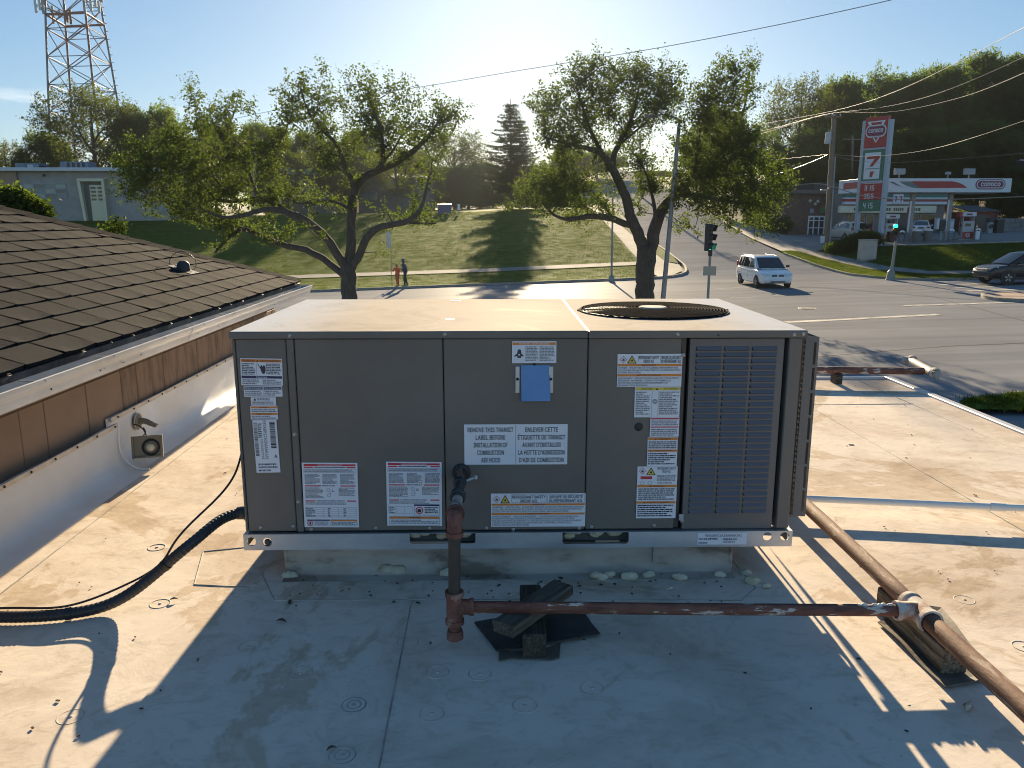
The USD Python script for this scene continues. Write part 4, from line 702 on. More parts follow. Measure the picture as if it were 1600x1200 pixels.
for q, (px, py, r) in enumerate([(455, 897, .024), (615, 892, .03), (702, 893, .028), (938, 900, .022), (954, 897, .018), (988, 898, .026), (1012, 897, .02), (1062, 901, .02), (1046, 919, .007), (1130, 896, .018)]):
    p = at_z(px, py, .012); obj('foam_blob', blob(p, r, 20 + q, 2), M_foam, curb, smooth=True)
for q, (px, py, r) in enumerate([(1168, 908, .028), (1158, 893, .02), (1196, 915, .015)]):
    p = at_z(px, py, .012); obj('foam_lump', blob(p, r, 50 + q, 1), M_foam, smooth=True, label=['largest pale foam lump right of the curb corner', 'middle pale foam lump close against the curb corner', 'small pale foam lump farthest right of the curb'][q], cat='foam')
for s_ in range(2):
    for q in range(6):
        sl = slots[s_]; x = sl.bounds[0] + .02 + (sl.bounds[2] - sl.bounds[0] - .04) * q / 5
        obj('slot_foam', blob((x, FY + .03, ZR0 + .042 + .008 * (q % 2)), .021, 70 + q + 10 * s_, 1), M_foam, rail, smooth=True)
# ================================================================== things on the roof
def rust(name, a, b, c, sc=9, st=(1, 1, 1)):
    return mat(name, a, 0.75, ramp=[(0, a), (0.40, a), (0.50, b), (0.575, b), (0.605, c), (1, c)], vscale=sc, stretch=st, detail=8, bump=.35, bscale=45, bdist=.004)
M_rust = rust('pipe_rust', (0.10, 0.035, 0.022), (0.17, 0.065, 0.04), (0.52, 0.45, 0.38), 7, (1.2, 5, 5))
M_rust2 = rust('pipe_rust_pale', (0.12, 0.052, 0.030), (0.19, 0.098, 0.060), (0.36, 0.27, 0.20), 6, (6, 1.0, 6))
M_primer = rust('fitting_primer', (0.30, 0.14, 0.09), (0.50, 0.44, 0.38), (0.60, 0.56, 0.50), 14)
M_oldpipe = mat('riser_steel', (0.045, 0.036, 0.028), .6, var=(0.075, 0.05, 0.035), vscale=9, stretch=(2, 2, .6), bump=.2, bscale=40)
M_brown = rust('elbow_rust', (0.12, 0.045, 0.03), (0.20, 0.075, 0.05), (0.30, 0.17, 0.12), 16)
gp_ = thing('gas_pipe', 'rusty gas pipe running to the unit with a riser, drip leg and tees', 'pipe')
MX, MZ, PR = 1.435, 0.122, 0.0305           # main run along the roof, two inch pipe
obj('main_run', tube(smooth_path([(MX - .02, 6.4, MZ), (MX - .012, 5.0, MZ), (MX, 3.4, MZ + .004), (MX, 2.485, MZ)], 30), PR, 16), M_rust2, gp_, smooth=True)
obj('main_run', tube(smooth_path([(MX, 2.375, MZ), (MX + .004, 1.6, MZ), (MX + .012, .5, MZ)], 16), PR, 16), M_rust2, gp_, smooth=True)
BX, BYY = -0.150, 2.44                        # riser column
zl, zr = 0.150, 0.128
obj('branch_run', tube([(BX + .03, BYY, zl), ((BX + MX) / 2, BYY - .004, (zl + zr) / 2 - .002), (MX - .05, 2.43, zr)], .0205, 14), M_rust, gp_, smooth=True)
t = obj('tee', MB().add(cyl((MX, 2.49, MZ), (MX, 2.37, MZ), .037, n=20), cyl((MX, 2.43, zr), (MX - .075, 2.43, zr), .030, n=18)), M_primer, gp_, smooth=40)
for y in (2.495, 2.365): obj('tee_band', lathe([(.034, -.008), (.0415, -.008), (.0415, .008), (.034, .008)], 24, (MX, y, MZ), 'y'), M_primer, t, smooth=40)
obj('tee_band', lathe([(.026, -.007), (.0335, -.007), (.0335, .007), (.026, .007)], 20, (MX - .078, 2.43, zr), 'x'), M_primer, t, smooth=40)
cau = MB()
for q in range(6): cau.add(blob((MX - .1 - .022 * q, 2.43, zr + .02), .009, 90 + q, 1))
obj('white_sealant', cau, mat('sealant', (.6, .57, .52), .6), t, smooth=True)
obj('riser', tube([(BX, BYY, zl + .045), (BX + .004, BYY, .44)], .0205, 16), M_oldpipe, gp_, smooth=True)
t2 = obj('tee', MB().add(cyl((BX, BYY, zl + .05), (BX, BYY, zl - .05), .0275, n=20), cyl((BX, BYY, zl), (BX + .055, BYY, zl), .026, n=18)), M_brown, gp_, smooth=40)
for z in (zl + .05, zl - .052): obj('tee_band', lathe([(.024, -.008), (.032, -.008), (.032, .008), (.024, .008)], 20, (BX, BYY, z)), M_brown, t2, smooth=40)
obj('tee_band', lathe([(.022, -.007), (.030, -.007), (.030, .007), (.022, .007)], 20, (BX + .058, BYY, zl), 'x'), M_brown, t2, smooth=40)
obj('drip_leg', cyl((BX, BYY, zl - .05), (BX, BYY, .06), .0205, n=16), M_brown, gp_, smooth=40)
obj('drip_cap', lathe([(0, .030), (.022, .031), (.0285, .036), (.0285, .055), (.0255, .058), (.0255, .066), (.0205, .067)], 22, (BX, BYY, 0)), M_brown, gp_, smooth=35)
# elbow and the run into the unit: shut-off cock, union, gas port
zt_ = .462
obj('elbow', MB().add(tube(smooth_path([(BX + .004, BYY, .415), (BX + .004, BYY + .002, .44), (BX + .004, BYY + .022, zt_), (BX + .004, BYY + .05, zt_ + .002)], 10), .025, 16), lathe([(.022, -.01), (.0295, -.01), (.0315, .008), (.022, .008)], 20, (BX + .004, BYY, .415)), lathe([(.022, -.008), (.0315, -.008), (.0315, .008), (.022, .008)], 20, (BX + .004, BYY + .055, zt_), 'y')), M_brown, gp_, smooth=40)
obj('nipple', cyl((BX + .004, BYY + .05, zt_), (BX + .004, BYY + .20, zt_ - .004), .0195, n=16), rust('nipple_paint', (.16, .09, .06), (.40, .36, .31), (.55, .52, .48), 16), gp_, smooth=40)
M_iron = mat('black_iron', (0.04, 0.045, 0.05), .5, metal=.5, var=(.07, .065, .06), vscale=20)
u = obj('union', MB().add(lathe([(.02, -.03), (.026, -.03), (.024, -.014), (.030, -.012), (.030, .012), (.025, .014), (.025, .03), (.02, .03)], 8, (BX + .004, BYY + .235, zt_ - .004), 'y'), cyl((BX + .004, BYY + .2, zt_ - .004), (BX + .004, BYY + .36, zt_ - .006), .0185, n=14)), M_iron, gp_, smooth=30)
v = obj('shutoff_valve', MB().add(lathe([(.018, -.035), (.023, -.03), (.026, 0), (.023, .03), (.018, .035)], 16, (BX + .004, BYY + .40, zt_ - .006), 'y'), cyl((BX + .004, BYY + .4, zt_ + .0), (BX + .004, BYY + .4, zt_ + .045), .012, n=12), cbox(BX - .002, BX + .01, BYY + .375, BYY + .425, zt_ + .045, zt_ + .056, .003)), M_iron, gp_, smooth=35)
obj('valve_handle', MB().add(cyl((BX + .03, BYY + .385, zt_ + .004), (BX + .062, BYY + .38, zt_ + .018), .005, n=8), lathe([(0, .008), (.007, .006), (.007, -.006), (0, -.008)], 10, (BX + .064, BYY + .38, zt_ + .019))), M_galv, v, smooth=40)
obj('port_grommet', lathe([(.019, .012), (.03, .011), (.036, .004), (.036, 0)], 24, (BX + .004, FY - .001, zt_ - .006), 'y'), mat('rubber', (.015, .015, .015), .55), gp_, smooth=True)
obj('nipple', cyl((BX + .004, BYY + .43, zt_ - .006), (BX + .004, FY + .03, zt_ - .006), .0185, n=14), M_iron, gp_, smooth=40)

# wooden supports
def wood(name, a, b, vert=1.0):
    return usdkit.material(stage, '/World/Looks/' + name, {'g': ('texture_coordinate', {}), 'm': ('mapping', {'scale': (1.2, 26, 26)}), 'n': ('noise_texture', {'scale': 3.0, 'detail': 7.0, 'roughness': .65, 'distortion': .6}), 'r': ('rgb_ramp', {'ramp': [(0, a), (.42, a), (.62, b), (1, b)]}), 'b': ('bump', {'strength': .6, 'distance': .004}), 'p': ('principled_bsdf', {'roughness': .85, 'specular_ior_level': .2})},
        [('g.object', 'm.vector'), ('m.vector', 'n.vector'), ('n.fac', 'r.fac'), ('r.color', 'p.base_color'), ('n.fac', 'b.height'), ('b.normal', 'p.normal')], surface='p.BSDF')
M_wood1 = wood('old_wood_dark', (0.045, 0.036, 0.027), (0.10, 0.082, 0.062)); M_wood2 = wood('old_wood_grey', (0.07, 0.058, 0.045), (0.15, 0.13, 0.10)); M_wood3 = wood('sleeper_wood', (0.07, 0.058, 0.042), (0.21, 0.18, 0.135))
def timber(L, w, h, seed, crack=True):      # a weathered length of timber along x with uneven edges and a check along the face
    rb = np.random.default_rng(seed); n = 14; P = []
    xs_ = np.linspace(-L / 2, L / 2, n); sec = []
    for k, x in enumerate(xs_):
        j = lambda: rb.normal(0, .0012); c = .004
        sec.append([(x, -w / 2 + c + j(), 0), (x, w / 2 - c + j(), 0), (x, w / 2 + j(), c), (x, w / 2 + j(), h * .52), (x, w / 2 - (.004 if 1 < k < n - 2 else 0), h * .55), (x, w / 2 + j(), h * .58), (x, w / 2 + j(), h - c), (x, w / 2 - c, h + j()), (x, -w / 2 + c, h + j()), (x, -w / 2 + j(), h - c), (x, -w / 2 + j(), h * .45), (x, -w / 2 + (.005 if crack and 1 < k < n - 2 else 0), h * .42), (x, -w / 2 + j(), h * .39), (x, -w / 2 + j(), c)])
    V = np.array(sec); m, k = V.shape[:2]; F = []
    for a in range(m - 1):
        for b in range(k):
            b2 = (b + 1) % k; F += [[a * k + b, (a + 1) * k + b2, (a + 1) * k + b], [a * k + b, a * k + b2, (a + 1) * k + b2]]
    F += [[0, b + 1, b] for b in range(1, k - 1)] + [[(m - 1) * k, (m - 1) * k + b, (m - 1) * k + b + 1] for b in range(1, k - 1)]
    return trimesh.Trimesh(V.reshape(-1, 3), F, process=False)
def put_thing(name, mesh, m, loc, rz, lab, cat, tilt=None, smooth=False):
    t = thing(name, lab, cat, loc, rz); obj('timber' if 'block' in name else 'sheet', mesh, m, t, smooth=smooth); return t
put_thing('wood_block', timber(.36, .078, .083, 1), M_wood1, (.118, 2.545, .006), 90, 'dark weathered timber block pointing towards the viewer, lowest of the two under the pipe', 'wood block')
tb = timber(.37, .085, .042, 2, False)
put_thing('wood_block', tb, M_wood2, (.125, 2.51, .0895), 53, 'weathered timber offcut lying crosswise on top of the dark block under the pipe', 'wood block')
tb = timber(.43, .082, .088, 3)
put_thing('wood_block', tb, M_wood3, (1.452, 2.455, .008), 90.5, 'long cracked timber sleeper under the rusty pipe tee at the right', 'wood block')
def pad(pts, seed, curl=.012, th=.004):
    P = Polygon(pts); n = 26; x0, y0, x1, y1 = P.bounds
    m = drape(P, 0, .03, zf=lambda x, y: .002 + curl * np.clip(1 - (np.array([P.exterior.distance(Point(a, b)) for a, b in zip(x, y)]) / .05), 0, 1) ** 2 * meshkit.noise(np.stack([x * 7, y * 7, 0 * x], -1), seed))
    b = m.copy(); b.vertices[:, 2] += th; b2 = m.copy(); b2.invert(); e_ = trimesh.Trimesh(np.vstack([m.vertices, b.vertices]), np.vstack([b2.faces, b.faces + len(m.vertices)]), process=False)
    bd = m.edges_sorted[trimesh.grouping.group_rows(m.edges_sorted, require_count=1)]; N = len(m.vertices)
    side = np.vstack([[[a, c, c + N], [a, c + N, a + N]] for a, c in bd]); return trimesh.Trimesh(e_.vertices, np.vstack([e_.faces, side]), process=False)
M_pad = mat('rubber_pad', (0.026, 0.028, 0.030), 0.6, var=(0.05, 0.05, 0.05), vscale=8)
M_pad2 = mat('rubber_pad_dusty', (0.075, 0.066, 0.055), 0.75, var=(0.15, 0.13, 0.10), vscale=7)
def zpts(l): return [tuple(at_z(px, py, .0)[:2]) for px, py in l]
tag(obj('rubber_pad', pad(zpts([(741, 975), (818, 966), (905, 957), (912, 960), (924, 978), (938, 996), (880, 1006), (850, 1010), (776, 1021)]), 1), M_pad), 'dark rubber pad under the two crossed timber blocks', 'pad')
tag(obj('rubber_pad', pad(zpts([(780, 1019), (840, 1020), (876, 1006), (874, 1030), (860, 1033), (800, 1031), (779, 1035)]), 2, .004, .002), mat('rubber_scrap', (.10, .085, .065), .8, var=(.16, .14, .11), vscale=6)), 'smaller worn brown pad peeping out below the dark rubber pad', 'pad')
tag(obj('rubber_pad', pad(zpts([(1371, 976), (1440, 950), (1470, 955), (1556, 1062), (1540, 1068), (1476, 1079)]), 3, .02), M_pad2), 'dusty rubber pad with curled edges under the cracked sleeper', 'pad')

# black flexible conduit and thin cable to the left side of the unit
cz = [(378, 803, .255, 3.02), (362, 806, .24, 3.0)]
pth = [np.array([UX0 - .005, 3.02, .268]), np.array([UX0 - .05, 3.005, .268])]
for px, py, z in [(310, 840, .235), (283, 862, .195), (255, 886, .135), (225, 911, .085), (195, 932, .048), (160, 948, .028), (120, 957, .025), (60, 963, .025), (0, 964, .025), (-80, 962, .025)]: pth.append(at_z(px, py, z))
P = smooth_path(pth, 700); s_ = np.r_[0, np.cumsum(np.linalg.norm(np.diff(P, axis=0), axis=1))]
r_ = .0208 + .0006 * np.sin(s_ / .0085 * math.pi)
M_cond = mat('conduit_black', (0.018, 0.018, 0.019), 0.42)
cd = thing('electrical_conduit', 'thick black corrugated conduit curving from the unit across the roof', 'conduit')
obj('hose', tube(P, r_, 14), M_cond, cd, smooth=50)
obj('connector', MB().add(lathe([(.02, -.03), (.026, -.03), (.026, 0), (.033, .004), (.033, .02), (.02, .022)], 18, (UX0 - .012, 3.02, .268), 'x')), M_cond, cd, smooth=35)
for f_ in (.32, .63, .93):
    i0 = int(f_ * 699); obj('tape_wrap', tube(P[i0:i0 + 13], .0232, 14), mat('black_tape', (.012, .012, .012), .35), cd, smooth=True)
kp = [at_y(371, 690, 3.1), at_y(358, 735, 3.02), at_y(335, 790, 2.96)]
i1, i2, i3 = int(.33 * 699), int(.64 * 699), int(.94 * 699)
w = [np.array([UX0 - .004, 3.2, .60]), np.array([UX0 - .03, 3.12, .53]), np.array([UX0 - .05, 3.06, .43]), P[i1 - 22] + [0, .012, .05], P[i1 + 4] + [0, .008, .026], P[(i1 + i2) // 2] + [-.004, .03, .035], P[i2 + 5] + [0, .01, .026], P[(i2 + i3) // 2] + [0, .03, .02], P[i3 + 3] + [0, .008, .024], P[699] + [0, .01, .022]]
tag(obj('thin_cable', tube(smooth_path(w, 120), .0042, 8), mat('cable_brown', (.03, .018, .014), .45), smooth=True), 'thin dark cable strapped along the black corrugated conduit', 'cable')

# far roof pipe with its elbow, and the pale drain pipe
fp = thing('vent_pipe', 'rusty pipe along the far edge of the roof ending in a pale elbow', 'pipe')
a = at_y(1255, 598, 6.95); zf = .12
e0 = at_y(1440, 607, 6.75)
obj('run', tube([(.2, 7.0, zf), (1.5, 6.93, zf), (e0[0], 6.75, zf)], .032, 14), M_rust, fp, smooth=True)
c0 = at_y(1420, 594, 7.25); c1 = at_y(1458, 606, 6.62)
obj('elbow', tube([(c0[0] - .05, c0[1] + .05, zf), (c0[0], c0[1], zf), (c1[0], c1[1], zf), (c1[0] + .015, c1[1] - .03, zf)], .04, 18), mat('pipe_grey', (.40, .37, .33), .6, var=(.30, .25, .2), vscale=6), fp, smooth=40)
for i_, p in enumerate((c0, c1)): obj('collar', lathe([(.036, -.018), (.045, -.018), (.045, .018), (.036, .018)], 18, (p[0] + (.0 if i_ else .01), p[1], zf + .01), 'y'), M_primer, fp, smooth=40)
for sx_, sy_ in ((2.0, 6.86), (3.0, 6.76), (.9, 6.9)): obj('saddle', cbox(sx_, sx_ + .06, sy_, sy_ + .12, .002, zf - .03, .004), M_wood1, fp)
dp = thing('drain_pipe', 'pale plastic drain pipe lying behind the rusty pipe on the right of the roof', 'pipe')
p0, p1 = at_z(1262, 779, .075), at_z(1600, 794, .075); d_ = (p1 - p0)
obj('run', tube([p0 - d_ * .35, p0, (p0 + p1) / 2, p1, p1 + d_ * .55], .017, 14), mat('pvc', (.62, .61, .58), .4), dp, smooth=True)
q = p0 + d_ * .88; obj('coupling', tube([q - d_ * .035, q + d_ * .035], .0205, 14), LOOKS['pvc'], dp, smooth=40)
for f_ in (-.1, 1.3): q = p0 + d_ * f_; obj('block', cbox(q[0] - .04, q[0] + .04, q[1] - .03, q[1] + .03, .002, .058, .004), M_wood2, dp)

# old floodlight and its wall fixture
fl_ = thing('floodlight', 'old tan square floodlight with a round lens leaning at the foot of the white wall', 'floodlight', (-2.075, 4.50, .118), 16)
M_tan = mat('light_body', (.25, .215, .15), .6, var=(.17, .145, .1), vscale=9)
fr = sbox(-.085, -.066, .085, .066).difference(sbox(-.074, -.056, .074, .056)); m = extrude(fr, .022)
R_ = trimesh.transformations.rotation_matrix(math.radians(78), [1, 0, 0])
obj('frame', xf(m, M=R_), M_tan, fl_)
obj('reflector', xf(extrude(sbox(-.076, -.058, .076, .058), .006), M=R_), mat('reflector', (.22, .19, .14), .45, metal=.3), fl_)
g_ = MB(); obj('reflector_hood', xf(lathe([(.036, .004), (.038, .018), (.05, .0065)], 28, (.018, -.004, .003)), M=R_), M_dark, fl_, smooth=True)
obj('lamp_lens', xf(lathe([(0, .03), (.016, .026), (.024, .012), (.026, .004)], 24, (.016, -.004, .004)), M=R_), mat('lens_milky', (.55, .52, .40), .3), fl_, smooth=True)
obj('bottom_hinge', xf(cbox(-.078, .0, -.08, -.062, .018, .034, .004), M=R_), mat('hinge', (.5, .46, .38), .5), fl_)
obj('housing', xf(hull([(-.06, -.05, 0), (.06, -.05, 0), (.06, .05, 0), (-.06, .05, 0), (-.04, -.04, -.05), (.04, -.04, -.05), (.04, .04, -.05), (-.04, .04, -.05)]), M=R_), M_tan, fl_)
obj('cord', tube(smooth_path([(-.01, .05, .055), (-.03, .06, .10), (-.08, .09, .12)], 10), .004, 6), mat('cable_brown', (.03, .018, .014), .45), fl_, smooth=True)
wf = thing('wall_fixture', 'round tan wall fixture on the white membrane above the floodlight', 'fixture', (-2.222, 4.72, .215))
obj('base_plate', lathe([(0, .012), (.032, .012), (.045, .006), (.046, 0)], 28, (0, 0, 0), 'x'), M_tan, wf, smooth=35)
obj('gasket_ring', lathe([(.046, .004), (.053, .004), (.054, 0)], 28, (0, 0, 0), 'x'), mat('gasket_pale', (.45, .41, .33), .7), wf, smooth=35)
obj('swivel_arm', tube(smooth_path([(.012, 0, .0), (.05, -.005, .002), (.085, -.01, -.012), (.10, -.01, -.018)], 8), [.021, .02, .018, .018, .017, .016, .016, .013], 12), M_tan, wf, smooth=True)
obj('thumb_screw', hull([(.10, -.03, -.03), (.12, -.03, -.03), (.10, .015, -.022), (.12, .012, -.022), (.1, -.01, -.008), (.118, -.008, -.01)]), M_tan, wf)
obj('hanging_cord', tube(smooth_path([(.03, .0, -.04), (.05, -.02, -.06), (.06, -.08, -.07), (.07, -.13, -.075)], 10), .004, 6), LOOKS['cable_brown'], wf, smooth=True)

# ================================================================== the neighbouring building with the shingled roof
nb = thing('neighbouring_house', 'building on the left with a dark shingled hip roof and a tan tile wall', 'house')
M_tile = mat('wall_tile', (0.29, 0.205, 0.15), 0.75, var=(0.23, 0.16, 0.115), vscale=2.2, stretch=(1, 1, 1.5), bump=.15, bscale=60)
M_tile2 = mat('wall_tile_stained', (0.36, 0.25, 0.18), 0.75, ramp=[(0, (.12, .082, .058)), (.38, (.15, .105, .075)), (.55, (.25, .175, .128)), (1, (.30, .22, .165))], vscale=4.0, stretch=(1, 3.2, .7), bump=.2, bscale=50)
WXp = -2.25; EZ, EX, TH = .806, -2.07, math.radians(21); tn = math.tan(TH); HY = 8.25
obj('wall', MB().add(box(-12, WXp - .03, -8, HY - .3, float(T(-8, 7)) - .5, .72)), mat('backing_wall', (.10, .08, .065), .9), nb)
y = 1.6; q = 0
while y < HY - .3:
    L_ = .40 if q % 3 else .205; L_ = min(L_, HY - .3 - y)
    for z0, z1 in ((.245, .555), (.562, .70)): obj('wall_tile', cbox(WXp - .029, WXp + RNG.uniform(-.0015, .0015), y + .004, y + L_ - .004, z0, z1, .003), M_tile if y < 4.35 else M_tile2, nb)
    y += L_; q += 1
obj('mortar', box(WXp - .0299, WXp - .006, 1.6, HY - .3, .24, .70), mat('mortar', (.2, .15, .11), .9), nb)
# roof planes (solid wedge) under the shingles
ridge_t = 3.4; zr_ = EZ + ridge_t * tn - .0
A = [(EX, -8, EZ), (EX, HY, EZ), (EX - ridge_t, HY - ridge_t, zr_), (EX - ridge_t, -8, zr_)]
Bp = [(EX - 2 * ridge_t, HY, EZ), (EX - 2 * ridge_t, -8, EZ)]
V = np.array(A + Bp); V2 = V.copy(); V2[:, 2] -= .03; V = np.vstack([V - [0, 0, .014], V2 - [0, 0, .014]])
Fc = [[0, 1, 2], [0, 2, 3], [1, 4, 2], [2, 4, 5], [2, 5, 3], [6, 8, 7], [6, 9, 8], [7, 8, 10], [8, 11, 10], [8, 9, 11], [0, 6, 7], [0, 7, 1], [1, 7, 10], [1, 10, 4]]
obj('roof_deck', trimesh.Trimesh(V, Fc, process=False), mat('roof_felt', (.012, .012, .012), .9), nb)
def shmat(k, c, d): return mat('shingle_tone_' + k, c, .95, spec=.06, var=d, vscale=85, detail=2, bump=.9, bscale=160, bdist=.004)
S_M = [shmat('charcoal', (.0078, .0092, .0118), (.0185, .021, .0268)), shmat('brown', (.0088, .0098, .012), (.020, .0224, .0275)), shmat('grey', (.0076, .009, .0117), (.0177, .0204, .0262)), shmat('faded', (.0100, .0112, .0138), (.0222, .0248, .0305))]
ex, wd = .168, .285; sn, cs = math.sin(TH), math.cos(TH); rs = np.random.default_rng(5)
def shingle(s0, s1, y0, y1, lift, hipclip=True):
    """one tab: butt edge at s0 (lower), thickness shown at the butt, slightly curled lower corners"""
    hip = lambda s: HY - (s * cs)
    ya1, yb1 = min(y1, hip(s0) ), min(y1, hip(s1))
    if ya1 - y0 < .03: return None
    yb1 = max(yb1, y0 + .001); n = 4; P = []
    for (s, h, yy1) in ((s0, .0095, ya1), ((s0 + s1) / 2, .0065, (ya1 + yb1) / 2), (s1, .002, yb1)):
        for t in np.linspace(0, 1, n):
            c = lift * (abs(t - .5) * 2) ** 3 * (1 if s == s0 else .25 if s < s1 else 0); bend = .006 * math.sin(t * 3.1) * (s == s0)
            P.append((EX - s * cs + sn * (h + c), y0 + (yy1 - y0) * t + (.012 * lift / .004 if s == s0 else 0) * 0, EZ + s * sn + cs * (h + c) + bend * .2))
    for t in np.linspace(0, 1, n): P.append((EX - s0 * cs - 0, y0 + (ya1 - y0) * t, EZ + s0 * sn - .003))
    f = []
    for r in range(2):
        for k in range(n - 1): a = r * n + k; f += [[a, a + 1, a + n + 1], [a, a + n + 1, a + n]]
    for k in range(n - 1): f += [[3 * n + k, 3 * n + k + 1, k + 1], [3 * n + k, k + 1, k]]
    m = trimesh.Trimesh(P, f, process=False)
    return m
course = 0; s = -.012; spare = MB()
while s < ridge_t / cs - .05:
    y = 1.4 + (course % 2) * wd * .5 + rs.uniform(-.05, .05); hy = HY - s * cs
    while y < hy - .02:
        w_ = wd * rs.uniform(.9, 1.1); xx = EX - s * cs
        m = shingle(s, s + ex + .012, y + .007, y + w_ - .007, rs.choice([.002, .004, .006, .009]))
        if m is not None:
            vis = y + w_ > abs(xx) / .70
            if vis: obj('shingle', m, S_M[rs.integers(4)], nb)
            else: spare.add(m)
        y += w_
    s += ex; course += 1
obj('shingles', spare, S_M[0], nb, kind='stuff')
# hip caps
k = 0; t = 0.0
while t < ridge_t - .05:
    t1 = t + .13; pts = []
    for tt, up in ((t, .022), (t1 + .03, .014)):
        c = np.array([EX - tt, HY - tt, EZ + tt * tn]); a_ = np.array([0, -1, 0.]) * .115; b_ = np.array([-1., 0, 0]) * .115
        pts += [c + a_ + [0, 0, up - .008], c + [0, 0, up + .012], c + b_ + [0, 0, up - .008], c + a_ + [0, 0, up - .016], c + [0, 0, up + .002], c + b_ + [0, 0, up - .016]]
    f = [[0, 1, 7], [0, 7, 6], [1, 2, 8], [1, 8, 7], [0, 3, 4], [0, 4, 1], [1, 4, 5], [1, 5, 2], [0, 6, 9], [0, 9, 3], [2, 5, 11], [2, 11, 8]]
    obj('hip_cap', trimesh.Trimesh(pts, f, process=False), S_M[k % 4], nb); t = t1; k += 1
# gutter: white K-style trough with end cap and dirt inside
gxo = -1.95; gz = .762
K = [(-2.065, gz), (-2.068, gz), (-2.068, gz - .093), (-1.985, gz - .093), (-1.978, gz - .075), (-1.972, gz - .05), (-1.956, gz - .03), (-1.950, gz - .016), (gxo, gz), (gxo - .012, gz), (gxo - .012, gz - .004), (gxo - .006, gz - .004), (-1.954, gz - .016), (-1.960, gz - .028), (-1.976, gz - .049), (-1.982, gz - .075), (-1.988, gz - .090), (-2.065, gz - .090)]
M_gut = mat('gutter_white', (.68, .67, .64), .4, var=(.50, .48, .44), vscale=3, stretch=(1, .6, 2), bump=.05, bscale=6)
gut = None
for (ya, yb) in ((-1.0, 5.02), (5.02, 8.32)):
    m = extrude(Polygon(K), yb - ya); v = m.vertices.copy(); m.vertices = np.stack([v[:, 0], yb - v[:, 2], v[:, 1]], 1); gut = obj('gutter', m, M_gut, nb)
m = extrude(Polygon([K[1], K[2], K[3], K[4], K[5], K[6], K[7], K[8]]), .003); v = m.vertices.copy(); m.vertices = np.stack([v[:, 0], 8.324 - v[:, 2], v[:, 1]], 1); obj('end_cap', m, M_gut, gut)
m = extrude(Polygon([(a * 1.0 + (.0022 if a > -1.99 else 0), b - .0005) for a, b in K[3:9]] + [(gxo - .01, gz - .02), (-1.97, gz - .06)]), .03)
v = m.vertices.copy(); m.vertices = np.stack([v[:, 0], 5.035 - v[:, 2], v[:, 1]], 1); obj('joint_sleeve', m, M_gut, gut)
for y in np.arange(2.1, 8.3, .62): obj('gutter_spike', MB().add(lathe([(0, .004), (.005, .003), (.006, 0)], 10, (gxo + .001, y, gz - .008), 'x'), cbox(-2.06, gxo - .014, y - .006, y + .006, gz - .012, gz - .008, .001)), M_galv, gut)
rg = np.random.default_rng(8); lit = MB()
for q in range(420):
    y = rg.uniform(2.4, 8.25); x = rg.uniform(-2.06, -1.975); z = gz - .075 + rg.uniform(0, .03); a = rg.uniform(0, 6.28); s_ = rg.uniform(.006, .02)
    lit.add(xf(hull([(-s_, 0, 0), (s_, 0, .003), (0, s_ * .5, .004), (0, -s_ * .4, .006)]), a, (x, y, z)))
lit.add(box(-2.063, -1.99, 2.0, 8.3, gz - .089, gz - .074))
obj('gutter_litter', lit, mat('litter', (.03, .026, .022), .9), gut, kind='stuff')
obj('drip_edge', cbox(-2.069, -2.062, -1, HY + .02, EZ - .05, EZ - .018, .001), mat('flash_metal', (.10, .105, .11), .6, metal=.2, var=(.03, .03, .03), vscale=10), gut)
obj('fascia_board', cbox(-2.11, -2.0702, -1, HY + .03, EZ - .13, EZ - .018, .003), mat('fascia_paint', (.20, .19, .18), .6), nb)
obj('soffit', box(WXp, -2.11, -1, HY - .3, EZ - .128, EZ - .110), mat('soffit_paint', (.42, .40, .37), .6), nb)
obj('frieze_board', cbox(WXp + .001, WXp + .03, -1, HY - .3, .635, .685, .003), M_gut, nb)
# vent with a wire loop on the shingles
pv = at_y(287, 421, 5.6)
for _ in range(8):      # slide along the ray until it sits on the slope
    s_ = (EX - pv[0]) / cs; zz = EZ + (EX - pv[0]) * tn + .01; dr = ray(287, 421); f0 = lambda k: CAMZ + dr[2] * k - (EZ + (EX - dr[0] * k) * tn + .01)
ks = np.linspace(3, 9, 4000); kk = ks[np.argmin(np.abs([f0(k) for k in ks]))]; pv = np.array([dr[0] * kk, dr[1] * kk, CAMZ + dr[2] * kk])
rv = thing('roof_vent', 'small black dome vent with a wire loop on the shingled slope', 'vent', pv)
obj('flange', xf(trimesh.creation.box([.2, .18, .006]), M=trimesh.transformations.rotation_matrix(TH, [0, 1, 0])), M_cond, rv)
obj('dome', lathe([(.052, -.01), (.052, .03), (.045, .055), (.028, .07), (0, .074)], 20), mat('vent_black', (.02, .02, .02), .6, bump=.5, bscale=60), rv, smooth=True)
obj('wire_loop', tube(smooth_path([(-.07, -.06, .0), (-.085, -.03, .10), (-.03, .0, .145), (.05, .04, .12), (.08, .06, .02), (.05, .05, -.01)], 24), .0028, 6), M_cond, rv, smooth=True)
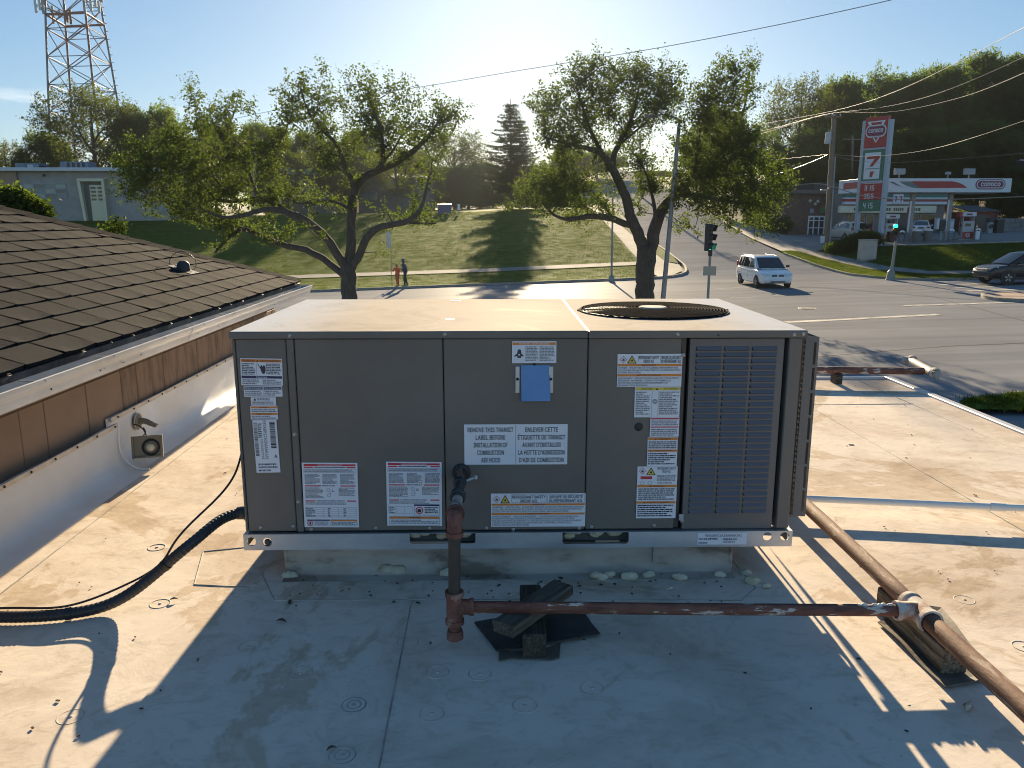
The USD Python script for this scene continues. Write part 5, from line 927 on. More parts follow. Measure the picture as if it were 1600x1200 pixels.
# ================================================================== vehicles
def loft(rings, cap=True):
    R = np.asarray(rings, float); m, k = R.shape[:2]; F = []
    for a in range(m - 1):
        for b in range(k):
            b2 = (b + 1) % k; F += [[a * k + b, a * k + b2, (a + 1) * k + b2], [a * k + b, (a + 1) * k + b2, (a + 1) * k + b]]
    V = R.reshape(-1, 3)
    if cap:
        c0, c1 = R[0].mean(0), R[-1].mean(0); n = len(V); V = np.vstack([V, c0, c1])
        F += [[n, (b + 1) % k, b] for b in range(k)] + [[n + 1, (m - 1) * k + b, (m - 1) * k + (b + 1) % k] for b in range(k)]
    t = trimesh.Trimesh(V, F, process=False); trimesh.repair.fix_normals(t) if False else None
    return t
M_tyre = mat('tyre', (.018, .018, .018), .8); M_rim = mat('wheel_rim', (.35, .35, .36), .3, metal=.8)
M_glass = mat('car_glass', (.012, .014, .016), .06, spec=.6); M_chrome = mat('chrome', (.6, .6, .6), .15, metal=1.0); M_lamp = mat('head_lamp', (.55, .56, .58), .12, spec=.6); M_tail = mat('tail_lamp', (.30, .012, .012), .2)
M_trim = mat('black_trim', (.02, .02, .02), .5)
def car(name, label, cat, loc, heading, paint, spec, group=None):
    """spec: body stations (x, sill z, belt z, half width), greenhouse stations (x, base z, roof z, base half width, roof half width), wheel x, wheel radius, side windows"""
    t = thing(name, label, cat, loc, heading); rings = []
    for x, zs, zb, w in spec['body']:
        h = [(.0, zs), (w * .86, zs), (w * .965, zs + .10), (w, zs + .45 * (zb - zs)), (w * .985, zb - .10), (w * .93, zb - .02), (w * .80, zb + .012), (0, zb + .035)]
        rings.append([(x, y, z) for y, z in h] + [(x, -y, z) for y, z in h[::-1][1:-1]])
    body = obj('body', loft(rings), paint, t, smooth=38)
    rings = []
    for x, zb, zr, wb, wr in spec['cabin']:
        h = [(0, zb), (wb, zb), (wb * .985 + wr * .015, zb + .06), (wr + .03, zr - .09), (wr - .03, zr - .025), (wr - .16, zr + .005), (0, zr + .02)]
        rings.append([(x, y, z) for y, z in h] + [(x, -y, z) for y, z in h[::-1][1:-1]])
    cab = obj('cabin', loft(rings), paint, t, smooth=38)
    C = spec['cabin']
    def side(x, f):                         # point on the cabin side at x, height fraction f
        xs_ = [c[0] for c in C]; o = np.argsort(xs_); g = lambda k: np.interp(x, np.array(xs_)[o], np.array([c[k] for c in C])[o])
        zb, zr, wb, wr = g(1), g(2), g(3), g(4); z = zb + .07 + (zr - .15 - zb) * f; return np.array([x, wb + (wr + .03 - wb) * f + .004, z])
    for x0b, x1b, x0t, x1t in spec['windows']:
        for s in (1, -1):
            q = [side(x0b, .03), side(x1b, .03), side(x1t, .97), side(x0t, .97)]; q = np.array(q); q[:, 1] *= s; n_ = np.array([0, .012 * s, 0]); 
            obj('side_window', hull(np.vstack([q, q - n_])), M_glass, t)
    def screen(a, b, nm):                    # windscreen between station a (base) and b (top)
        pa, pb = C[a], C[b]; A = lambda y: np.array([pa[0], y, pa[1] + .03]); 
        d = np.sign(pa[0] - pb[0])
        b0, t0 = np.array([pa[0], 0, pa[2] - .0]), np.array([pb[0], 0, pb[2] - .0])
        P = []
        for f, inset in ((.06, .07), (.95, .10)):
            c = b0 + (t0 - b0) * f; wr = pa[4] + (pb[4] - pa[4]) * f; w_ = wr - inset * .6
            for y in (-1, -.5, 0, .5, 1): P.append(c + [d * (.012 + .03 * (1 - y * y)) , y * w_, .014 + .01 * (1 - y * y)])
        P = np.array(P); f = [];
        for k in range(4): f += [[k, k + 1, k + 6], [k, k + 6, k + 5]]
        n_ = np.array([d * .0, 0, -.012]); V = np.vstack([P, P + n_]); f2 = [[a_ + 10, c_ + 10, b_ + 10] for a_, b_, c_ in f]
        obj(nm, trimesh.Trimesh(V, f + f2, process=False), M_glass, t)
    screen(*spec['front_screen'], 'windscreen'); screen(*spec['rear_screen'], 'rear_window')
    r = spec['r']; W_ = spec['w']
    for x in spec['wheels']:
        for s in (1, -1):
            w = obj('wheel', lathe([(r * .62, -.10), (r * .93, -.105), (r, -.07), (r, .07), (r * .93, .105), (r * .62, .10)], 24, (x, s * (W_ - .09), r), 'y'), M_tyre, t, smooth=40)
            rm = MB().add(lathe([(0, .05), (r * .15, .05), (r * .2, .03), (r * .58, .045), (r * .66, .08), (r * .66, -.08), (0, -.08)], 20, (0, 0, 0), 'y'))
            for a in np.arange(0, 6.28, 6.2832 / 5): rm.add(xf(box(-.035, .035, -.075, -.05, r * .18, r * .6), M=trimesh.transformations.rotation_matrix(a, [0, 1, 0])))
            m = rm.mesh(); m.apply_transform(trimesh.transformations.rotation_matrix(0 if s < 0 else math.pi, [0, 0, 1])); m.apply_translation([x, s * (W_ - .075), r]); obj('rim', m, M_rim, w)
            arch = lathe([(r * 1.0, 0), (r * 1.22, .0), (r * 1.25, .012), (r * 1.0, .012)], 24, (0, 0, 0), 'y'); obj('wheel_well', xf(lathe([(0, .004), (r * 1.17, .004), (r * 1.17, -.01)], 24, (0, 0, 0), 'y'), math.pi if s > 0 else 0, (x, s * (W_ + .002 - .012), r + .02)), M_trim, t)
    for nm, m_, pieces in spec['trim']:
        for pc in pieces: obj(nm, pc, m_, t)
    return t
def both(f): return [f(1), f(-1)]
def cb(x0, x1, y0, y1, z0, z1, c=.02): return cbox(min(x0, x1), max(x0, x1), min(y0, y1), max(y0, y1), z0, z1, c)
van_spec = dict(w=.98, r=.335, wheels=(1.55, -1.50),
    body=[(-2.50, .42, .88, .80), (-2.45, .30, 1.02, .92), (-2.2, .24, 1.08, .97), (-1.0, .23, 1.06, .985), (.4, .23, 1.04, .985), (1.3, .24, 1.05, .975), (1.75, .25, .99, .96), (2.15, .27, .90, .92), (2.38, .30, .76, .86), (2.50, .36, .62, .74)],
    cabin=[(-2.47, 1.00, 1.05, .86, .80), (-2.25, 1.04, 1.70, .90, .72), (-1.6, 1.03, 1.76, .93, .74), (-.3, 1.02, 1.77, .935, .74), (.45, 1.02, 1.70, .93, .72), (1.42, 1.02, 1.06, .90, .80)],
    windows=[(-2.12, -1.18, -2.05, -1.15), (-1.08, .02, -1.08, .02), (.10, 1.02, .10, .52)], front_screen=(5, 4), rear_screen=(0, 1), trim=[])
van_spec['trim'] = [('grille', M_trim, [cb(2.44, 2.475, s * .05, s * .34, .66 + .075 * k, .72 + .075 * k, .01) for s in (1, -1) for k in (0, 1)]), ('headlight', M_lamp, both(lambda s: hull([(2.40, s * .44, .83), (2.44, s * .44, .70), (2.27, s * .89, .86), (2.27, s * .91, .74), (2.49, s * .44, .71), (2.38, s * .86, .80)]))),
    ('bumper', mat('van_bumper', (.62, .63, .64), .4), [cb(2.30, 2.52, -.78, .78, .36, .58, .06)]), ('bumper_vent', M_trim, [cb(2.505, 2.53, -.42, .42, .37, .43, .008)]), ('mirror', M_trim, both(lambda s: hull([(1.02, s * .95, 1.12), (1.02, s * 1.16, 1.14), (1.02, s * 1.16, 1.28), (1.02, s * .95, 1.26), (1.12, s * 1.0, 1.15), (1.12, s * 1.12, 1.25)]))),
    ('taillight', M_tail, both(lambda s: cb(-2.5, -2.40, s * .78, s * .90, 1.0, 1.35, .02))), ('roof_rail', M_trim, both(lambda s: cb(-1.9, .1, s * .66, s * .69, 1.765, 1.795, .006))), ('door_seam', M_trim, both(lambda s: cb(.05, .058, s * .984, s * .989, .35, 1.0, .002)) + both(lambda s: cb(-1.13, -1.122, s * .984, s * .989, .35, 1.0, .002)))]
P_white = mat('van_white', (.72, .73, .74), .3, coat=.6, var=(.62, .62, .61), vscale=1.5, spec=.5)
vp = on_ground(1195, 47.2)
car('minivan', 'white minivan with a dark windscreen driving across the crossing', 'minivan', vp, -90.0, P_white, van_spec)
suv_spec = dict(w=.96, r=.37, wheels=(1.55, -1.45),
    body=[(-2.55, .50, .98, .78), (-2.45, .36, 1.08, .90), (-1.9, .30, 1.12, .95), (-.5, .28, 1.08, .965), (.9, .28, 1.06, .965), (1.35, .29, 1.06, .955), (1.9, .31, 1.0, .94), (2.25, .33, .92, .89), (2.45, .36, .80, .82), (2.55, .44, .66, .70)],
    cabin=[(-2.48, 1.05, 1.10, .80, .74), (-1.95, 1.08, 1.62, .88, .68), (-1.2, 1.07, 1.75, .91, .69), (-.2, 1.05, 1.78, .915, .69), (.45, 1.04, 1.70, .91, .67), (1.50, 1.03, 1.07, .88, .76)],
    windows=[(-1.95, -1.1, -1.75, -1.08), (-1.0, .0, -1.0, .0), (.08, 1.1, .08, .5)], front_screen=(5, 4), rear_screen=(0, 1), trim=[])
suv_spec['trim'] = [('grille', M_trim, [cb(2.44, 2.50, -.5, .5, .68, .84, .02)]), ('grille_bar', M_chrome, [cb(2.49, 2.52, -.48, .48, .75, .78, .008)]), ('headlight', M_lamp, both(lambda s: hull([(2.42, s * .50, .88), (2.44, s * .50, .76), (2.12, s * .86, .95), (2.10, s * .88, .82), (2.30, s * .80, .84)]))),
    ('bumper', M_trim, [cb(2.25, 2.57, -.76, .76, .36, .60, .06)]), ('fog_light', M_chrome, both(lambda s: cb(2.46, 2.54, s * .55, s * .72, .50, .56, .01))), ('mirror', M_trim, both(lambda s: hull([(1.05, s * .93, 1.12), (1.05, s * 1.14, 1.14), (1.05, s * 1.14, 1.28), (1.05, s * .93, 1.26), (1.16, s * .98, 1.15), (1.16, s * 1.1, 1.25)]))),
    ('taillight', M_tail, both(lambda s: cb(-2.5, -2.38, s * .70, s * .90, 1.0, 1.25, .02))), ('rear_bumper', M_trim, [cb(-2.6, -2.4, -.78, .78, .42, .62, .05)]), ('window_trim', M_chrome, both(lambda s: cb(-1.9, 1.1, s * .958, s * .966, 1.075, 1.092, .003))), ('side_cladding', M_trim, both(lambda s: cb(-1.05, 1.15, s * .955, s * .975, .30, .42, .01)))]
P_dark = mat('suv_dark', (.012, .009, .009), .28, coat=.35, spec=.4)
sp_ = on_ground(1521, 44.0); sp_ = np.array([sp_[0] + 2.9, 43.9, 0]); sp_[2] = float(T(sp_[0], sp_[1]))
car('crossover', 'dark brown crossover car entering the crossing from the right', 'car', sp_, 183.0, P_dark, suv_spec)
P_beige = mat('suv_beige', (.33, .29, .24), .3, coat=.7, metal=.2)
bp = on_ground(1320, 70.5)
car('sport_utility_vehicle', 'beige sport utility vehicle parked tail-on beside the utility pole', 'car', bp, 94.0, P_beige, suv_spec)
sed_spec = dict(w=.90, r=.32, wheels=(1.42, -1.38),
    body=[(-2.42, .42, .84, .72), (-2.34, .30, .93, .83), (-1.7, .24, .96, .89), (-.5, .23, .93, .905), (.9, .23, .91, .90), (1.5, .25, .88, .88), (2.0, .28, .78, .82), (2.35, .34, .62, .66)],
    cabin=[(-1.95, .92, .955, .78, .70), (-1.15, .92, 1.36, .82, .58), (-.4, .90, 1.43, .84, .60), (.25, .90, 1.38, .84, .58), (1.2, .88, .91, .80, .70)],
    windows=[(-1.4, -.45, -1.05, -.42), (-.36, .75, -.36, .2)], front_screen=(4, 3), rear_screen=(0, 1), trim=[])
sed_spec['trim'] = [('taillight', M_tail, both(lambda s: cb(-2.44, -2.30, s * .48, s * .80, .72, .86, .02))), ('rear_bumper', mat('sedan_bumper', (.5, .5, .5), .5), [cb(-2.5, -2.3, -.76, .76, .40, .60, .05)]), ('number_plate', M_trim, [cb(-2.455, -2.40, -.26, .26, .68, .80, .01)]), ('headlight', M_lamp, both(lambda s: cb(2.1, 2.34, s * .45, s * .68, .60, .70, .03))), ('mirror', P_white, both(lambda s: cb(.72, .84, s * .88, s * 1.04, .92, 1.03, .03)))]
sp2 = on_ground(1434, 77.0)
car('sedan', 'white sedan parked tail-on in front of the shop window', 'car', sp2, 62.0, P_white, sed_spec)

# ================================================================== street furniture
M_galv2 = mat('pole_galvanised', (.20, .205, .21), .5, metal=.5, var=(.27, .275, .28), vscale=3)
M_sigblk = mat('signal_black', (.018, .018, .018), .5)
def emit(name, c, s):
    if name not in LOOKS: LOOKS[name] = usdkit.material(stage, '/World/Looks/' + name, {'e': ('emission', {'color': c, 'strength': s})}, surface='e.emission')
    return LOOKS[name]
M_green = emit('signal_green', (.02, .9, .45), 1.6); M_reddim = mat('lens_red_off', (.16, .015, .012), .3); M_amboff = mat('lens_amber_off', (.20, .10, .01), .3)
def signal_head(t, c, yaw, H=1.02, lit=2, lit_m=None):
    """three-lens head; yaw = direction it faces (radians from +x)"""
    s = H / 3; Rz = lambda m: xf(m, yaw, c)
    hd = obj('signal_head', Rz(cbox(-.11, .07, -.17, .17, -H / 2, H / 2, .025)), M_sigblk, t)
    for k in range(3):
        z = H / 2 - s * (k + .5)
        obj('lens', Rz(lathe([(0, .03), (.08, .022), (.125, 0)], 22, (.078, 0, z), 'x')), (M_green if k == lit else (M_reddim if k == 0 else M_amboff if k == 1 else M_dark)), hd, smooth=True)
        a = np.linspace(-.75 * math.pi, .75 * math.pi, 15); V = []
        for q in a:
            y_, z_ = math.sin(q) * .145, math.cos(q) * .145; L_ = .27 * (.62 + .38 * max(0, math.cos(q)))
            V += [(.07, y_, z + z_), (.07 + L_, y_ * .98, z + z_ * .98 - .015), (.07, y_ * .95, z + z_ * .95), (.07 + L_, y_ * .93, z + z_ * .93 - .015)]
        f = []
        for i_ in range(14):
            b_ = 4 * i_; f += [[b_, b_ + 4, b_ + 5], [b_, b_ + 5, b_ + 1], [b_ + 2, b_ + 3, b_ + 7], [b_ + 2, b_ + 7, b_ + 6], [b_ + 1, b_ + 5, b_ + 7], [b_ + 1, b_ + 7, b_ + 3]]
        obj('visor', Rz(trimesh.Trimesh(V, f, process=False)), M_sigblk, hd)
    return hd
def vpole(px, y, ztop, r0, r1, lean=0.0):
    g = on_ground(px, y); return g
# near signal
y_ = 31.0; base = on_ground(1109.5, y_); h0 = at_y(1108, 371, y_)
ns = thing('traffic_signal', 'near traffic signal showing green on a slim pole behind the unit', 'traffic signal')
obj('pole', cyl(base + [0, 0, .06], (base[0], y_, h0[2] - .52), .055, .05, 14), M_galv2, ns, smooth=40)
obj('pole_base', lathe([(.2, 0), (.19, .25), (.1, .45), (.06, .5)], 14, base), M_galv2, ns, smooth=40)
obj('pole_collar', cyl((base[0], y_, h0[2] - .72), (base[0], y_, h0[2] - .5), .075, .09, 12), M_sigblk, ns)
signal_head(ns, (h0[0], y_, h0[2]), math.radians(-47), 1.04, 2)
s0, s1 = at_y(1099, 416, y_ - .07), at_y(1118.5, 430.5, y_ - .07)
obj('sign_plate', cbox(s0[0], s1[0], y_ - .075, y_ - .07 + .002, s1[2], s0[2], .001), mat('sign_back', (.34, .30, .24), .5, metal=.3), ns)
# far signal on the filling station corner
y_ = 48.2; base = on_ground(1395, y_); h0 = at_y(1399, 359, y_)
fs = thing('traffic_signal', 'far traffic signal showing green on a tapered pole at the filling station corner', 'traffic signal')
obj('pole', cyl(base + [0, 0, .1], (base[0] + .1, y_, h0[2] - .7), .10, .075, 14), mat('pole_green_grey', (.20, .22, .19), .5), fs, smooth=40)
obj('pole_base', lathe([(.30, 0), (.27, .1), (.22, .5), (.13, .62)], 8, base), LOOKS['pole_green_grey'], fs)
signal_head(fs, (h0[0], y_, h0[2]), math.radians(-115), .66, 0).GetPrim()
hd2 = signal_head(fs, (h0[0] - .24, y_ - .05, h0[2] - .42), math.radians(-150), .62, -1)
for p_ in stage.GetPrimAtPath(pathof(fs)).GetAllChildren():
    pass
lens0 = stage.GetPrimAtPath(pathof(fs) + '/signal_head/lens'); UsdShade.MaterialBindingAPI(lens0).Bind(M_green)
# thin pole at the lawn kerb, tall street light
base = on_ground(956.5, 52.2); tp = at_y(957.5, 306, 52.2)
lp = thing('thin_pole', 'thin grey pole standing at the lawn kerb left of the second tree trunk', 'pole')
obj('shaft', cyl(base, tp, .075, .05, 10), M_galv2, lp, smooth=40); obj('foot', lathe([(.2, 0), (.19, .3), (.1, .42)], 10, base), M_galv2, lp, smooth=40); obj('finial', lathe([(0, .1), (.05, .08), (.06, 0)], 10, tp), M_galv2, lp, smooth=True)
y_ = 35.0; b0 = on_ground(1037.5, y_); t0 = at_y(1061, 196, y_); t1 = at_y(1064, 182, y_)
sl = thing('street_light', 'tall grey street light with a curved arm between the second tree and the green signal', 'street light')
obj('shaft', tube([b0, b0 * .5 + t0 * .5, t0], [.115, .095, .075], 14), M_galv2, sl, smooth=40)
arm = [t0 + [0, 0, -.1], t0 + [-.02, 0, .18], at_y(1052, 183, y_ - .6), at_y(1037, 179, y_ - 1.2), at_y(1026, 181, y_ - 1.5)]
obj('arm', tube(smooth_path(arm, 16), .045, 10), M_galv2, sl, smooth=True)
hp = at_y(1022, 182, y_ - 1.6); obj('lamp_head', hull([hp + np.array(q) for q in [(-.42, 0, .02), (-.3, .12, .06), (-.3, -.12, .06), (.2, .12, .08), (.2, -.12, .08), (.28, 0, .05), (-.3, .1, -.05), (-.3, -.1, -.05), (.1, .1, -.04), (.1, -.1, -.04)]]), M_galv2, sl)
obj('base', cyl(b0, b0 + [0, 0, .5], .2, .17, 12), M_galv2, sl)
# utility poles
M_pole = mat('timber_pole', (.20, .15, .11), .9, var=(.12, .09, .07), vscale=3, stretch=(3, 3, .3), bump=.4, bscale=20)
y_ = 63.5; b0 = on_ground(1290, y_); t0 = at_y(1304, 173, y_)
up = thing('utility_pole', 'weathered timber utility pole with a grey transformer beside the beige vehicle', 'utility pole')
obj('pole', cyl(b0 - [0, 0, .3], t0, .24, .17, 16), M_pole, up, smooth=40)
c = at_y(1294, 216, y_ - .1); obj('transformer', MB().add(lathe([(0, .48), (.16, .46), (.23, .42), (.23, -.42), (0, -.44)], 20, c)), mat('transformer_grey', (.36, .38, .39), .45), up, smooth=35)
obj('bushing', MB().add(cyl(c + [0, 0, .44], c + [0, 0, .68], .05, .03, 8)), M_galv2, up); obj('bracket', cbox(c[0] + .1, t0[0], c[1] - .04, c[1] + .04, c[2] - .1, c[2] + .1, .01), M_galv2, up)
c = at_y(1303, 183, y_); obj('crossarm', cbox(c[0] - .75, c[0] + .5, c[1] - .28, c[1] - .18, c[2] - .06, c[2] + .06, .01), M_pole, up)
for q in (-.65, -.1, .4): obj('insulator', lathe([(0, .16), (.03, .14), (.055, .08), (.03, .05), (.05, .0)], 10, (c[0] + q, c[1] - .23, c[2] + .06)), mat('porcelain', (.42, .42, .42), .2), up, smooth=True)
cpl = [(1, .0), (0, .1)]
m0 = at_y(1283, 371, y_ - .28); obj('notice', cbox(m0[0] - .05, m0[0] + .3, y_ - .3, y_ - .285, m0[2] - .45, m0[2] + .1, .003), mat('paper', (.6, .6, .6), .7), up)
obj('conduit_riser', cyl(on_ground(1296, y_ - .25), at_y(1302, 300, y_ - .25), .045, n=8), M_galv2, up)
c = at_y(1291, 297, y_ - .3); obj('lamp_arm', tube(smooth_path([at_y(1299, 292, y_), at_y(1294, 295, y_ - .4), c], 8), .035, 8), M_galv2, up, smooth=True)
obj('lamp_head', hull([c + np.array(q) for q in [(-.5, 0, -.02), (-.4, .12, .06), (-.4, -.12, .06), (.1, .12, .08), (.1, -.12, .08), (.1, 0, -.08)]]), mat('lamp_pale', (.5, .46, .38), .4), up)
b0 = on_ground(1295, 62.6); t0 = at_y(1305.5, 244, 62.6)
tag(obj('steel_pole', cyl(b0, t0, .055, .05, 10), M_galv2, smooth=40), 'slender steel pole standing tight beside the timber utility pole', 'pole')
b0 = on_ground(1326, 96); t0 = at_y(1332, 212, 96); gup = thing('utility_pole', 'far dark utility pole in front of the wooded slope behind the price sign', 'utility pole'); obj('pole', cyl(b0 - [0, 0, 1], t0, .2, .15, 10), M_pole, gup, smooth=40); obj('crossarm', cbox(t0[0] - 1.1, t0[0] + 1.1, t0[1] - .08, t0[1] + .08, t0[2] - .5, t0[2] - .36, .01), M_pole, gup)
for (px, top, y_, lab) in [(399, 207, 104, 'distant grey pole rising behind the first tree and the beige school block'), (1000, 205, 112, 'distant timber pole seen through the crown of the second tree')]:
    g = thing('utility_pole', lab, 'utility pole'); b0, t0 = on_ground(px - 1, y_), at_y(px, top, y_); obj('pole', cyl(b0, t0, .17, .12, 8), M_galv2 if px < 500 else M_pole, g, smooth=40); obj('crossarm', cbox(t0[0] - .9, t0[0] + .9, t0[1] - .07, t0[1] + .07, t0[2] - .7, t0[2] - .55, .01), M_pole, g)
# wires
M_wire1 = mat('wire_alu', (.22, .20, .17), .35, metal=.7); M_wire2 = mat('wire_black', (.03, .03, .032), .5); M_wire3 = mat('wire_bundle', (.20, .18, .15), .4, metal=.3)
def wire(pts, r, m, lab, name='overhead_wire'):
    P = [at_y(px, py, y) for px, py, y in pts]; tag(obj(name, tube(smooth_path(P, 48), r, 6), m, smooth=True), lab, 'wire')
wire([(1150, 204, 84), (1240, 185, 71), (1303, 173, 63.3), (1416, 136, 52), (1568, 60, 42), (1640, 22, 38)], .016, M_wire1, 'topmost pale wire running from the utility pole head to the upper right corner')
wire([(1150, 209, 84), (1243, 191, 71), (1300, 177, 63.2), (1369, 169, 56), (1429, 157, 51), (1520, 125, 45), (1600, 89, 41), (1660, 60, 38)], .014, M_wire1, 'second pale wire from the utility pole head towards the right edge')
wire([(1150, 212, 84), (1238, 194, 71), (1312, 176, 63), (1390, 175, 55), (1455, 164, 50), (1530, 143, 45), (1600, 114, 41), (1660, 88, 38)], .014, M_wire1, 'third pale wire that sags just above the price sign')
wire([(1140, 256, 84), (1196, 251, 76), (1294, 241, 63.2)], .013, M_wire1, 'thin wire reaching the utility pole mid height from the left')
wire([(1303, 241, 63.2), (1364, 244, 57), (1460, 232, 50), (1540, 209, 45), (1600, 189, 42), (1660, 168, 39)], .018, M_wire1, 'pale wire rising to the right from the middle of the utility pole')
wire([(1140, 290, 84), (1236, 265, 71), (1293, 242, 63.2)], .02, M_wire1, 'bright cable dropping to the left from the middle of the utility pole')
wire([(1303, 244, 63.2), (1345, 252, 60), (1390, 254, 57), (1480, 249, 53), (1581, 241, 49), (1660, 233, 46)], .012, M_wire1, 'thin nearly level wire crossing the price sign')
wire([(1120, 300, 66), (1236, 291, 60), (1278, 287, 58), (1330, 301, 55), (1416, 312, 51), (1500, 311, 48), (1600, 307, 45), (1680, 303, 43)], .030, M_wire3, 'thick cable bundle sagging across the canopy front', 'cable_bundle')
wire([(120, 236, 70), (240, 213, 62), (411, 176, 52), (525, 155, 47), (650, 137, 43), (800, 112, 38.5), (1010, 78, 34), (1200, 42, 31), (1384, 2, 29), (1500, -26, 28)], .013, M_wire2, 'single dark wire crossing the sky above both trees')
# utility cabinet, bins
cbn = thing('utility_cabinet', 'tan utility cabinet on the grass bank beside the hedge', 'cabinet'); g = on_ground(1357, 57.0); a = at_y(1345.5, 374, 57); b = at_y(1368, 374, 57)
M_cab = mat('cabinet_tan', (.42, .36, .30), .55, var=(.36, .31, .26), vscale=2)
obj('body', cbox(a[0], b[0], 56.6, 57.4, g[2] + .12, a[2] - .06, .02), M_cab, cbn); obj('lid', cbox(a[0] - .03, b[0] + .03, 56.56, 57.44, a[2] - .058, a[2], .02), M_cab, cbn); obj('plinth', cbox(a[0] - .1, b[0] + .1, 56.5, 57.5, g[2] - .1, g[2] + .118, .02), M_conc, cbn); obj('door', cbox(a[0] + .06, b[0] - .06, 56.58, 56.598, g[2] + .25, a[2] - .14, .005), M_cab, cbn); obj('handle', cbox(a[0] + .12, a[0] + .16, 56.55, 56.579, g[2] + .85, g[2] + 1.0, .005), M_galv2, cbn)
# ================================================================== filling station
def wz(px, py, y): return at_y(px, py, y)
CY = 66.0
M_canw = mat('canopy_white', (.52, .56, .60), .35, spec=.5); M_cred = mat('sign_red', (.30, .022, .024), .4); M_cgrn = mat('sign_green_grey', (.10, .16, .17), .4); M_cream = mat('sign_cream', (.62, .58, .44), .5); M_dgreen = mat('sign_green', (.022, .12, .075), .4); M_cmar = mat('badge_maroon', (.16, .02, .06), .4); M_steel = mat('steel_grey', (.25, .27, .29), .5, metal=.2); M_white = mat('white_paint', (.7, .7, .7), .45)
a0, a1 = wz(1348, 283, CY), wz(1582, 278, CY); zb_, zt_c = wz(1460, 300.5, CY)[2], wz(1460, 278.5, CY)[2]
cx0_, cx1_ = a0[0], a1[0]; CD = 4.6
can = thing('station_canopy', 'white filling station canopy with a red and grey stripe over the fuel pumps', 'canopy')
obj('roof', cbox(cx0_, cx1_, CY, CY + CD, zb_, zt_c, .03), M_canw, can)
obj('soffit', box(cx0_ + .1, cx1_ - .1, CY + .1, CY + CD - .1, zb_ - .012, zb_ - .004), mat('soffit_white', (.55, .55, .52), .5), can)
def on_front(m, y): return upright(m, y)
pc = lambda pts, y=CY: Polygon([(wz(px, py, y)[0], wz(px, py, y)[2]) for px, py in pts])
arc = lambda p0, c, p1, n=8: [tuple((1 - t) ** 2 * np.array(p0) + 2 * t * (1 - t) * np.array(c) + t * t * np.array(p1)) for t in np.linspace(0, 1, n)]
obj('stripe_grey', on_front(extrude(pc([(1405, 283.5)] + [(1450, 283.5), (1458, 294)] + arc((1432, 294), (1418, 293), (1405, 283.5))), .012), CY - .001), M_cgrn, can)
obj('stripe_red', on_front(extrude(pc([(1424, 283.2), (1484, 283.2)] + arc((1486, 283.2), (1502, 284.5), (1511, 293.4)) + [(1440, 293.8)] + arc((1440, 293.8), (1432, 291), (1424, 283.2))), .02), CY - .001), M_cred, can)
obj('stripe_thin', on_front(extrude(pc(arc((1389, 283.8), (1400, 291), (1420, 294)) + arc((1412, 293), (1404, 289), (1396, 283.8))), .012), CY - .001), M_cgrn, can)
def badge(cxp, cyp, w, h, y, parent, depth=.03):
    c = wz(cxp, cyp, y); W_, H_ = w * mpp(y), h * mpp(y); L_ = LineString([(c[0] - W_ / 2 + H_ / 2, c[2]), (c[0] + W_ / 2 - H_ / 2, c[2])])
    b = obj('badge', on_front(extrude(L_.buffer(H_ / 2), depth), y - .002), M_cmar, parent)
    obj('badge_rim', on_front(extrude(L_.buffer(H_ / 2 * .80).difference(L_.buffer(H_ / 2 * .64)), .012), y - .002 - depth), M_canw, b)
    m = text('conoco', H_ * .46, True, W_ * .66, 'c'); m.vertices[:, 2] *= 20; m.apply_translation([c[0], c[2] - H_ * .17, 0]); obj('lettering', on_front(m, y - .003 - depth), M_canw, b)
badge(1547.5, 288, 46, 15, CY, can)
# canopy left end carries the same stripe, seen edge-on
obj('end_stripe', box(cx0_ - .014, cx0_ - .002, CY + .8, CY + 3.6, zb_ + .35, zt_c - .25), M_cred, can)
for px in (1417, 1475):
    g = on_ground(px, CY + 1.6); colm = obj('column', cbox(g[0] - .17, g[0] + .17, CY + 1.43, CY + 1.77, g[2], zb_ - .013, .02), mat('column_grey', (.27, .27, .27), .5, metal=.2), can)
    obj('column_sign', cbox(g[0] - .28, g[0] - .18, CY + 1.4, CY + 1.8, g[2] + 2.4, g[2] + 2.9, .02), M_cred, colm)
    obj('downpipe', cyl((g[0] - .26, CY + 1.4, g[2] + .8), (g[0] - .22, CY + 1.4, g[2] + 3.4), .07, n=10), M_white, colm)
for px, w in ((1405, .9), (1481, .4), (1514, .9)): # floodlights on the canopy roof
    c = wz(px, 278, CY + 1.0); fl2 = obj('roof_light', cbox(c[0] - w * .5, c[0] + w * .5, CY + .9, CY + 1.2, zt_c + .35, zt_c + .35 + w * .55, .04), M_steel, can); obj('light_post', cyl((c[0], CY + 1.05, zt_c - .02), (c[0], CY + 1.05, zt_c + .36), .05, n=8), M_steel, fl2)
